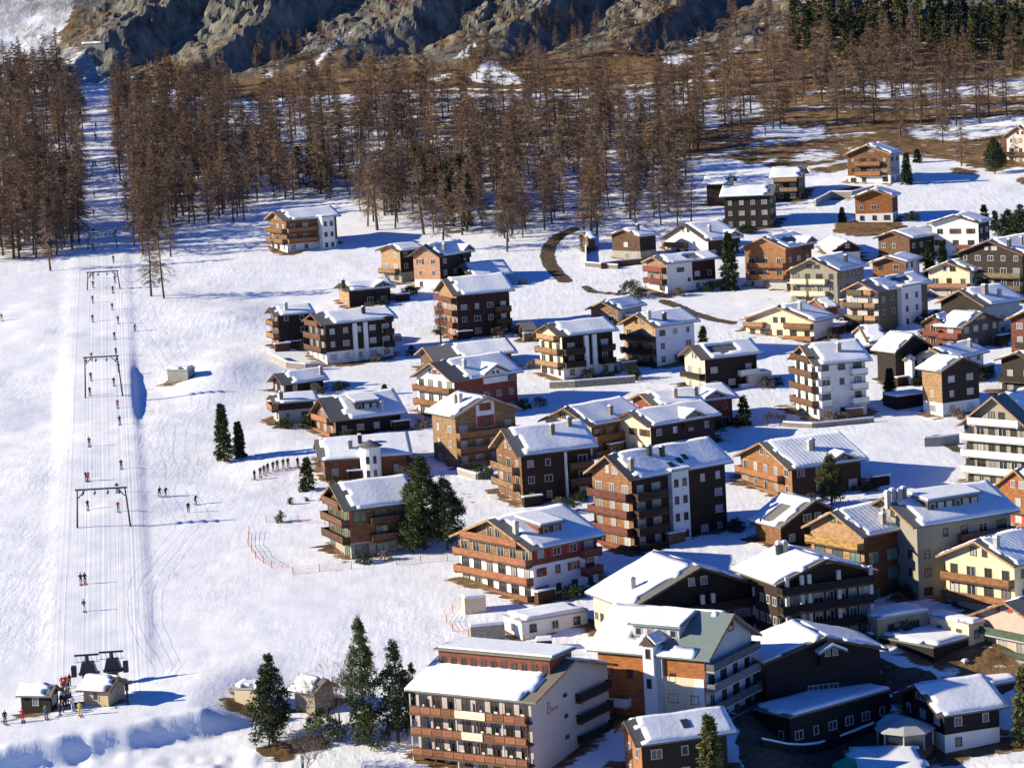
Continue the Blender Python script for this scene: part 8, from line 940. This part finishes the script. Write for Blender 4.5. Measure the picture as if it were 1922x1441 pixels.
def put_tree(name, tm, cm, loc, sc, rot, label, cat, group, tilt=(0, 0)):
    r = empty(name, loc, rot, label, cat, group); r.scale = sc; r.rotation_euler = (tilt[0], tilt[1], rot)
    link('trunk', tm, r); link('crown', cm, r); return r
LARCH_LABELS = [
 'bare brown larch deep in the dense stand left of the lift piste', 'front row larch at the snow edge of the stand left of the lift piste',
 'bare brown larch deep in the stand between the piste and the lone orange chalet', 'front row larch at the snow edge between the piste and the lone orange chalet',
 'bare larch in the belt directly behind the lone orange and white chalet', 'front row larch on the snow right of the lone orange and white chalet',
 'bare larch in the dark middle of the forest belt behind the village', 'front row larch at the snow edge left of the curving brown road',
 'bare larch in the right part of the forest belt above the curving road', 'front row larch beside the tiny wooden hut and the curving road',
 'tall bare larch on the brown hillside above the right hand chalets', 'small bare larch on the grassy ledges among the cliffs']
LARCH_GROUPS = ['larches deep left of the piste', 'front larches left of the piste', 'larches deep right of the piste', 'front larches right of the piste', 'larches behind the lone chalet', 'front larches right of the lone chalet',
 'larches in the middle of the belt', 'front larches left of the road', 'larches at the right of the belt', 'front larches by the road', 'larches on the right hillside', 'larches on the cliff ledges']
rt = random.Random(3)
for (zone, x, y, h, v) in LARCHES:
    tm, cm, hh = LV[v % 12]; s = h/hh; wv = rt.uniform(.75, 1.35)
    put_tree('larch_tree', tm, cm, (x, y, tz(x, y)-.1), (s*wv, s*wv, s), rt.uniform(0, 6.28), LARCH_LABELS[zone], 'larch', LARCH_GROUPS[zone], (rt.gauss(0, .04), rt.gauss(0, .04)))
# the remaining larches, past what one could pick out singly: one scattered mass
pm = bpy.data.meshes.new('larch_forest'); n = len(LARCHES_FAR)
pm.vertices.add(n); pm.vertices.foreach_set('co', np.array([(x, y, tz(x, y)-.1) for _, x, y, h, v in LARCHES_FAR], np.float32).ravel())
for nm, tp, vals in (('turn', 'FLOAT', [rt.uniform(0, 6.28) for _ in range(n)]), ('size', 'FLOAT', [h/18.0 for _, x, y, h, v in LARCHES_FAR]), ('pick', 'INT', [v % 12 for _, x, y, h, v in LARCHES_FAR])):
    pm.attributes.new(nm, tp, 'POINT').data.foreach_set('value', vals)
lf = link('larch_forest', pm, None, None, 'stuff')
ng = bpy.data.node_groups.new('larch_scatter', 'GeometryNodeTree'); ng.interface.new_socket('Geometry', in_out='INPUT', socket_type='NodeSocketGeometry'); ng.interface.new_socket('Geometry', in_out='OUTPUT', socket_type='NodeSocketGeometry')
gn = ng.nodes; gl = ng.links; gi = gn.new('NodeGroupInput'); go = gn.new('NodeGroupOutput')
seen = {}
for o in bpy.data.objects:
    if o.parent and o.parent.name.startswith('larch_tree') and o.data and o.data.name not in seen: seen[o.data.name] = o
jn = gn.new('GeometryNodeJoinGeometry')
for k in range(11, -1, -1):
    j2 = gn.new('GeometryNodeJoinGeometry')
    for me in LV[k][:2]:
        if me.name in seen:
            oi = gn.new('GeometryNodeObjectInfo'); oi.inputs[0].default_value = seen[me.name]; oi.transform_space = 'ORIGINAL'; gl.new(oi.outputs['Geometry'], j2.inputs[0])
    g2 = gn.new('GeometryNodeGeometryToInstance'); gl.new(j2.outputs[0], g2.inputs[0]); gl.new(g2.outputs[0], jn.inputs[0])
ip = gn.new('GeometryNodeInstanceOnPoints'); gl.new(gi.outputs[0], ip.inputs['Points']); gl.new(jn.outputs[0], ip.inputs['Instance']); ip.inputs['Pick Instance'].default_value = True
def nattr(nm, tp):
    a = gn.new('GeometryNodeInputNamedAttribute'); a.data_type = tp; a.inputs['Name'].default_value = nm; return a.outputs['Attribute']
gl.new(nattr('pick', 'INT'), ip.inputs['Instance Index'])
cx_ = gn.new('ShaderNodeCombineXYZ'); gl.new(nattr('turn', 'FLOAT'), cx_.inputs[2]); e2r = gn.new('FunctionNodeEulerToRotation'); gl.new(cx_.outputs[0], e2r.inputs[0]); gl.new(e2r.outputs[0], ip.inputs['Rotation'])
cs_ = gn.new('ShaderNodeCombineXYZ'); sz = nattr('size', 'FLOAT')
for k in range(3): gl.new(sz, cs_.inputs[k])
gl.new(cs_.outputs[0], ip.inputs['Scale']); gl.new(ip.outputs[0], go.inputs[0])
lf.modifiers.new('scatter', 'NODES').node_group = ng
# dark spruces of the upper right slope
SV = []
for i in range(5):
    hh = 17.0; SV.append((trunk_mesh(hh, .25, 40+i), quads_mesh('crown', spruce_quads(200+i, hh, 2.3+.25*i, .8), 'needles_dark' if i % 3 else 'needles_olive'), hh))
SPRUCE_LABELS = ['dark green spruce in the shaded wood at the top right corner', 'dark spruce standing among the bare larches behind the village centre']
SPRUCE_GROUPS = ['spruces at the top right', 'spruces among the larches']
for (zn, x, y, h, v) in SPRUCES:
    tm, cm, hh = SV[v % 5]; s = h/hh
    put_tree('spruce_tree', tm, cm, (x, y, tz(x, y)-.1), (s*1.05, s*1.05, s), rt.uniform(0, 6.28), SPRUCE_LABELS[zn], 'spruce', SPRUCE_GROUPS[zn])
# evergreens and bare trees that stand alone
for i, (kind, name, lab, x, y, h, R, mat) in enumerate(SINGLES):
    if kind == 'spruce': q = spruce_quads(500+i, h, R*1.05, 2.6 if h > 6 else 1.4)
    elif kind == 'pine': q = pine_quads(500+i, h, R*1.0, int(70+18*h*R/4))
    elif kind == 'bush': q = pine_quads(500+i, h, R, int(26+8*R), .05, 40)
    elif kind == 'larch': q = larch_quads(500+i, h, 120, 20, .05)
    else: q = bare_quads(500+i, h)
    cm = quads_mesh('crown', q, mat)
    put_tree(name, trunk_mesh(h*(.9 if kind != 'bare' else .45), .05+h*.016, 700+i, 'bark' if kind != 'bare' else 'bark_grey'), cm, (x, y, tz(x, y)-.1), (1, 1, 1), rt.uniform(0, 6.28), lab, name.split('_')[-1], None)

# ------------------------------------------------------------------ people
def pose_skeleton(kind):
    if kind == 'ski':
        J = dict(pel=(0, .02, .82), che=(0, -.12, 1.22), nec=(0, -.20, 1.42), hea=(0, -.22, 1.60), top=(0, -.22, 1.72), hl=(-.12, .02, .80), kl=(-.17, -.16, .47), al=(-.17, .02, .08), fl=(-.17, -.16, .05), hr=(.12, .02, .80), kr=(.17, -.16, .47), ar=(.17, .02, .08), fr=(.17, -.16, .05), sl=(-.20, -.15, 1.36), el=(-.34, -.22, 1.10), wl=(-.33, -.46, 1.02), sr=(.20, -.15, 1.36), er=(.34, -.22, 1.10), wr=(.33, -.46, 1.02))
    elif kind == 'ride':
        J = dict(pel=(0, -.05, .92), che=(0, .02, 1.28), nec=(0, .03, 1.48), hea=(0, 0, 1.63), top=(0, 0, 1.75), hl=(-.11, -.05, .90), kl=(-.13, -.10, .48), al=(-.12, .05, .08), fl=(-.12, -.13, .05), hr=(.11, -.05, .90), kr=(.13, -.10, .48), ar=(.12, .05, .08), fr=(.12, -.13, .05), sl=(-.20, .02, 1.42), el=(-.28, .05, 1.15), wl=(-.20, -.22, 1.10), sr=(.20, .02, 1.42), er=(.28, .05, 1.15), wr=(.20, -.22, 1.10))
    else:
        J = dict(pel=(0, 0, .95), che=(0, 0, 1.30), nec=(0, 0, 1.50), hea=(0, -.02, 1.65), top=(0, -.02, 1.77), hl=(-.10, 0, .93), kl=(-.12, -.02, .50), al=(-.13, .02, .08), fl=(-.13, -.15, .05), hr=(.10, 0, .93), kr=(.12, -.04, .50), ar=(.13, 0, .08), fr=(.13, -.17, .05), sl=(-.20, 0, 1.44), el=(-.27, .02, 1.17), wl=(-.26, -.08, .92), sr=(.20, 0, 1.44), er=(.27, .02, 1.17), wr=(.26, -.08, .92))
    E = [('pel', 'che'), ('che', 'nec'), ('nec', 'hea'), ('hea', 'top'), ('pel', 'hl'), ('hl', 'kl'), ('kl', 'al'), ('al', 'fl'), ('pel', 'hr'), ('hr', 'kr'), ('kr', 'ar'), ('ar', 'fr'), ('che', 'sl'), ('sl', 'el'), ('el', 'wl'), ('che', 'sr'), ('sr', 'er'), ('er', 'wr')]
    Rr = dict(pel=.16, che=.18, nec=.075, hea=.115, top=.07, hl=.11, kl=.085, al=.06, fl=.05, hr=.11, kr=.085, ar=.06, fr=.05, sl=.085, el=.06, wl=.05, sr=.085, er=.06, wr=.05)
    return J, E, Rr
BODY = {}
tmp = []
for kind in ('ski', 'ride', 'stand'):
    J, E, Rr = pose_skeleton(kind); ks = list(J)
    me = bpy.data.meshes.new('body'); me.from_pydata([J[k] for k in ks], [(ks.index(a), ks.index(c)) for a, c in E], [])
    o = bpy.data.objects.new('body', me); COL.objects.link(o); o.modifiers.new('skin', 'SKIN'); sd = o.modifiers.new('sub', 'SUBSURF'); sd.levels = 1
    for i, k in enumerate(ks):
        me.skin_vertices[0].data[i].radius = (Rr[k], Rr[k]); me.skin_vertices[0].data[i].use_root = (k == 'pel')
    tmp.append((kind, o))
dg = bpy.context.evaluated_depsgraph_get()
for kind, o in tmp:
    BODY[kind] = bpy.data.meshes.new_from_object(o.evaluated_get(dg))
for kind, o in tmp: bpy.data.objects.remove(o)
BC = {}
def body_mesh(kind, top, bot):
    k = (kind, top, bot)
    if k not in BC:
        me = BODY[kind].copy(); me.materials.clear()
        for n in (top, bot, 'skin'): me.materials.append(MATS[n])
        for p in me.polygons:
            z = p.center.z; p.material_index = 2 if (1.50 < z) else (0 if z > .84 else 1); p.use_smooth = True
        BC[k] = me
    return BC[k]
PARTS = {}
def part_mesh(kind, mat):
    k = (kind, mat)
    if k in PARTS: return PARTS[k]
    m = MB()
    if kind == 'ski':
        m.prism([(-.05, -.85, 0), (.05, -.85, 0), (.05, .80, 0), (-.05, .80, 0)], [(-.05, -.85, .03), (.05, -.85, .03), (.05, .80, .03), (-.05, .80, .03)])
        m.prism([(-.05, -.85, 0), (-.05, -.85, .03), (.05, -.85, .03), (.05, -.85, 0)], [(-.03, -1.0, .08), (-.03, -1.0, .10), (.03, -1.0, .10), (.03, -1.0, .08)])
    elif kind == 'pole': m.tube((0, 0, 0), (0, .25, 1.15), .018, .022, 5); m.tube((0, .03, .06), (0, .035, .09), .06, .06, 6)
    else:
        for a in range(3): m.tube((0, 0, .04*a), (0, 0, .04*a+.05), [.125, .12, .09][a], [.12, .09, .03][a], 8)
    me = m.mesh({'ski': 'ski', 'pole': 'ski_pole', 'helmet': 'helmet'}[kind]); fixn(me); me.materials.append(MATS[mat]); PARTS[k] = me; return me
for (kind, x, y, rot, top, bot, lab, grp) in PEOPLE:
    r = empty('person', (x, y, tz(x, y)+.02), rot, lab, 'person', grp); r.scale = (1.08,)*3
    o = link('body', body_mesh(kind, top, bot), r)
    hz = {'ski': (0, -.22, 1.63), 'ride': (0, 0, 1.66), 'stand': (0, -.02, 1.68)}[kind]
    link('helmet', part_mesh('helmet', 'cloth_black' if bot != 'cloth_black' else 'cloth_white'), r, loc=hz)
    if kind != 'stand' or rt.random() < .6:
        for sx in (-1, 1):
            link('ski', part_mesh('ski', rt.choice(['cloth_red', 'cloth_black', 'cloth_blue'])), r, loc=(sx*.15, 0, 0))
            if kind == 'ski': link('ski_pole', part_mesh('pole', 'metal_dark'), r, loc=(sx*.38, -.50, -.08))

# ------------------------------------------------------------------ drag lift
def gantry(x, y, rot, span, hgt, lab):
    z = min(tz(x-span/2, y), tz(x+span/2, y)); r = empty('lift_gantry', (x, y, z), rot, lab, 'lift gantry', 'gantries of the drag lift')
    for sx in (-1, 1):
        m = MB(); m.tube((sx*(span/2+.55), 0, -1.0), (sx*span/2, 0, hgt), .17, .12, 8); m.obj('leg', 'metal_dark', r)
        m = MB(); m.tube((sx*span/2*.985, 0, hgt-1.3), (sx*(span/2-1.3), 0, hgt-.05), .10, .10, 6); m.obj('brace', 'metal_dark', r)
    m = MB(); m.box(-span/2-.35, span/2+.35, -.16, .16, hgt, hgt+.25); m.obj('crossbeam', 'metal_dark', r)
    m = MB(); m.box(-span/2, span/2, -.12, .12, hgt+.25, hgt+.36); m.obj('snow_cap', 'snow_roof', r)
    for cx in CABLE_X:
        m = MB(); m.box(cx-.05, cx+.05, -.9, .9, hgt-.55, hgt-.4); m.box(cx-.06, cx+.06, -.06, .06, hgt-.45, hgt)
        for k in (-.75, -.25, .25, .75): m.tube((cx-.09, k, hgt-.6), (cx+.09, k, hgt-.6), .16, .16, 8)
        m.obj('sheave_bar', 'metal_dark', r)
    return z+hgt-.78
CABLE_X = (-3.1, -1.1, 1.1, 3.1)
cab = [[] for _ in CABLE_X]
GL = ['lowest and widest lift gantry above the paired red skiers', 'second lift gantry level with the half buried bunker', 'third lift gantry just below the larch stands', 'fourth lift gantry in the shaded forest lane', 'fifth lift gantry high in the forest lane']
x0, y0 = STATION
for i, cx in enumerate(CABLE_X): cab[i].append((x0+cx*.62, y0+1, tz(x0, y0)+3.9))
for (x, y, rot, span, hgt), lab in zip(GANTRIES, GL):
    zc = gantry(x, y, rot, span, hgt, lab)
    for i, cx in enumerate(CABLE_X): cab[i].append((x+cx*math.cos(rot), y+cx*math.sin(rot), zc))
xt, yt = TOPSTATION
for i, cx in enumerate(CABLE_X): cab[i].append((xt+cx*.5, yt, tz(xt, yt)+3.5))
CL = ['outer left lift cable running up the piste', 'inner left lift cable running up the piste', 'inner right lift cable running up the piste', 'outer right lift cable running up the piste']
for i, pts in enumerate(cab):
    m = MB()
    for p, q in zip(pts[:-1], pts[1:]):
        n = 6
        for k in range(n):
            a, c = k/n, (k+1)/n; sag = lambda t: -(1.6*4*t*(1-t))
            P = Vector(p).lerp(Vector(q), a); P.z += sag(a); T = Vector(p).lerp(Vector(q), c); T.z += sag(c); m.tube(P, T, .011, .011, 4)
    tag(m.obj('lift_cable', 'metal_dark'), CL[i], 'cable', 'cables of the drag lift')
def drive_unit(x, y, lab, s):
    z = tz(x, y); r = empty('lift_drive', (x, y, z), .05, lab, 'lift machinery', 'drive units of the drag lift')
    m = MB(); m.box(-.75, .75, -.6, .6, -.5, 1.7); m.obj('plinth', 'metal_dark', r)
    m = MB(); m.tube((0, 0, 1.6), (0, 0, 4.6), .35, .28, 8); m.obj('column', 'metal_dark', r)
    m = MB(); m.prism([(-1.1, -.9, 2.2), (1.3, -.9, 2.2), (1.3, .9, 2.2), (-1.1, .9, 2.2)], [(-.7, -.7, 3.7), (.9, -.7, 3.7), (.9, .7, 3.7), (-.7, .7, 3.7)]); m.obj('motor_housing', 'metal_dark', r)
    m = MB(); m.box(-1.9*s-.35, -1.9*s+.35, -.5, .5, 1.7, 3.2); m.obj('counterweight', 'metal_dark', r)
    m = MB(); m.tube((.2, 0, 1.95), (.2, 0, 2.15), 1.5, 1.5, 18); m.obj('bullwheel', 'metal_dark', r)
    m = MB(); m.box(-1.7, 1.7, -.12, .12, 4.55, 4.8)
    me = m.obj('boom', 'metal_dark', r)
    for k in range(5):
        m = MB(); xx = -1.5+k*.7; m.tube((xx, 0, 4.55), (xx+.15, 0, 3.7), .04, .04, 4); m.tube((xx-.2, 0, 3.68), (xx+.5, 0, 3.72), .05, .05, 4); m.obj('tow_bar', 'metal_grey', r)
drive_unit(*DRIVE[0], 'left dark lift drive unit with a long boom behind the yellow station', 1)
drive_unit(*DRIVE[1], 'right dark lift drive unit with a short boom behind the yellow station', -1)
m = MB(); x, y = POST; z = tz(x, y); m.tube((x, y, z-1), (x, y, z+2.9), .16, .13, 8); m.box(x-.22, x+.22, y-.2, y+.2, z+2.0, z+3.0)
tag(m.obj('signal_post', 'wood_dark'), 'dark wooden post at the right end of the yellow lift station', 'post')

# ------------------------------------------------------------------ fences, parasol and small things
def net_fence(pts, lab, mat, hgt=1.1, cat='fence', rails=(.15, .4, .65, .95), step=3.0, name='net_fence', pmat='wood_mid'):
    x0, y0 = pts[0]; r = empty(name, (x0, y0, tz(x0, y0)), 0, lab, cat); z00 = tz(x0, y0)
    ln = [Vector((p[0], p[1])) for p in pts]; out = [ln[0]]
    for a, c in zip(ln[:-1], ln[1:]):
        n = max(1, int((c-a).length/step))
        for k in range(n): out.append(a.lerp(c, (k+1)/n))
    for p in out:
        m = MB(); z = tz(p.x, p.y)-z00; m.tube((p.x-x0, p.y-y0, z-.4), (p.x-x0, p.y-y0, z+hgt+.15), .05, .05, 5); m.obj('post', pmat, r)
    if rails:
        m = MB()
        for a, c in zip(out[:-1], out[1:]):
            for zz in rails: m.tube((a.x-x0, a.y-y0, tz(a.x, a.y)-z00+zz*hgt), (c.x-x0, c.y-y0, tz(c.x, c.y)-z00+zz*hgt), .016, .016, 4)
        m.obj('net' if len(rails) > 2 else 'rail', mat, r)
for f in FENCES: net_fence(*f)
def parasol(x, y):
    z = tz(x, y); r = empty('parasol', (x, y, z), 0, 'green parasol standing on the shaded terrace at the bottom edge', 'parasol')
    m = MB(); m.tube((0, 0, -.5), (0, 0, 3.3), .06, .05, 8); m.obj('pole', 'metal_grey', r)
    m = MB(); n = 8; R_ = 2.1
    for k in range(n):
        a, c = 2*math.pi*k/n, 2*math.pi*(k+1)/n
        m.poly([(0, 0, 3.45), (R_*math.cos(a), R_*math.sin(a), 2.45), (R_*math.cos(c), R_*math.sin(c), 2.45)]); m.poly([(R_*math.cos(a), R_*math.sin(a), 2.45), (R_*math.cos(a), R_*math.sin(a), 2.2), (R_*math.cos(c), R_*math.sin(c), 2.2), (R_*math.cos(c), R_*math.sin(c), 2.45)])
    m.obj('canopy', 'parasol_green', r)
parasol(*PARASOL)
def pavilion(x, y):
    z = tz(x, y); r = empty('pavilion', (x, y, z), .2, 'polygonal glazed pavilion with a low grey roof in the shaded street', 'pavilion')
    n = 8; R_ = 3.6; P = lambda k, rr, zz: (rr*math.cos(2*math.pi*k/n+.39), rr*math.sin(2*math.pi*k/n+.39), zz)
    m = MB(); m.prism([P(k, R_, -2) for k in range(n)], [P(k, R_, .9) for k in range(n)]); m.obj('base_wall', 'wood_mid', r)
    for k in range(n):
        m = MB(); m.tube(P(k, R_, .8), P(k, R_, 3.1), .11, .11, 6); m.obj('post', 'frame_white', r)
        m = MB(); a, c = P(k, R_-.06, .9), P(k+1, R_-.06, .9); m.poly([a, c, (c[0], c[1], 3.0), (a[0], a[1], 3.0)]); m.obj('pane', 'pane_dark', r)
    m = MB(); m.prism([P(k, R_+.5, 3.05) for k in range(n)], [P(k, .6, 4.5) for k in range(n)]); m.obj('roof', 'grey', r)
pavilion(*PAVILION)
for (x, y, sx, sy, hh, rot, mat, name, lab, cat) in BLOCKS:
    z = tz(x, y); r = empty(name, (x, y, z), rot, lab, cat)
    m = MB(); m.box(-sx/2, sx/2, -sy/2, sy/2, -1.5, hh); m.obj('wall', mat, r)
    m = MB(); m.prism([(-sx/2-.1, -sy/2-.1, hh), (sx/2+.1, -sy/2-.1, hh), (sx/2+.1, sy/2+.1, hh), (-sx/2-.1, sy/2+.1, hh)], [(-sx/2+.1, -sy/2+.1, hh+.35), (sx/2-.1, -sy/2+.1, hh+.35), (sx/2-.1, sy/2-.1, hh+.35), (-sx/2+.1, sy/2-.1, hh+.35)]); m.obj('snow_cap', 'snow_roof', r)

def wall_line(pts, hgt, w, mat, lab):
    x0, y0 = pts[0]; z0 = tz(x0, y0); r = empty('retaining_wall', (x0, y0, z0), 0, lab, 'wall'); m = MB(); c = MB()
    out = [Vector(pts[0])]
    for a, b_ in zip(pts[:-1], pts[1:]):
        a, b_ = Vector(a), Vector(b_); n = max(1, int((b_-a).length/3))
        for k in range(n): out.append(a.lerp(b_, (k+1)/n))
    for a, b_ in zip(out[:-1], out[1:]):
        d = (b_-a).normalized(); nn = Vector((-d.y, d.x))*w/2
        P = lambda p, s, z: (p.x+s*nn.x-x0, p.y+s*nn.y-y0, tz(p.x, p.y)-z0+z)
        m.prism([P(a, 1, -1), P(a, -1, -1), P(b_, -1, -1), P(b_, 1, -1)], [P(a, 1, hgt), P(a, -1, hgt), P(b_, -1, hgt), P(b_, 1, hgt)])
        c.prism([P(a, 1.1, hgt+.003), P(a, -1.1, hgt+.003), P(b_, -1.1, hgt+.003), P(b_, 1.1, hgt+.003)], [P(a, .8, hgt+.25), P(a, -.8, hgt+.25), P(b_, -.8, hgt+.25), P(b_, .8, hgt+.25)])
    me = m.mesh('wall'); fixn(me); link('wall', me, r, mat); me = c.mesh('snow_cap'); fixn(me); link('snow_cap', me, r, 'snow_roof')
for wargs in WALLS: wall_line(*wargs)

# shrubs and wood stacks at the foot of the village houses
BUSH = [(trunk_mesh(1.0, .06, 900+i), quads_mesh('crown', pine_quads(900+i, 1.7, 1.25, 34, .05, 34), ('needles_dark', 'twig_dark', 'needles_dark', 'twig_grey')[i])) for i in range(4)]
LG = []
for k in range(3):
    m = MB()
    for a in range(9):
        for c in range(5): m.tube((-1.6+a*.38, -.45, .18+c*.32), (-1.6+a*.38, .45, .18+c*.32), .17, .17, 6)
    me = m.mesh('logs'); me.materials.append(MATS[('wood_mid', 'wood_tan', 'wood_brown')[k]]); LG.append(me)
for b in BUILDINGS:
    if b['y'] > 640 or b['y'] < 345 or b['key'][0] == 'D' or b['rid'] == 'F': continue
    th = math.radians(b['th']); c_, s_ = math.cos(th), math.sin(th)
    at = lambda a, n: (b['x']+c_*a+s_*n, b['y']+s_*a-c_*n)
    short = ' '.join(b['lab'].split()[:13])
    spots = rt.sample([.15, .4, .65, .9, 1.12], 3)
    for k in range(2):
        x, y = at(b['L']*spots[k], rt.uniform(1.6, 3.2)); tm, cm = BUSH[rt.randrange(4)]; s_c = rt.uniform(.7, 1.25)
        put_tree('shrub', tm, cm, (x, y, tz(x, y)-.1), (s_c*1.25, s_c*1.1, s_c), rt.uniform(0, 6), ('first' if spots[k] < spots[1-k] else 'second')+' shrub beside '+short, 'shrub', 'shrubs at the house walls')
    if rt.random() < .5:
        x, y = at(b['L']*spots[2], .35); r = empty('wood_stack', (x, y, tz(x, y)-.1), th, 'firewood stack at '+short, 'firewood', 'firewood stacks at the house walls')
        link('logs', LG[rt.randrange(3)], r)['kind'] = 'stuff'
        m = MB(); m.box(-1.8, 1.8, -.5, .5, 1.75, 1.95); m.obj('snow_cap', 'snow_roof', r)
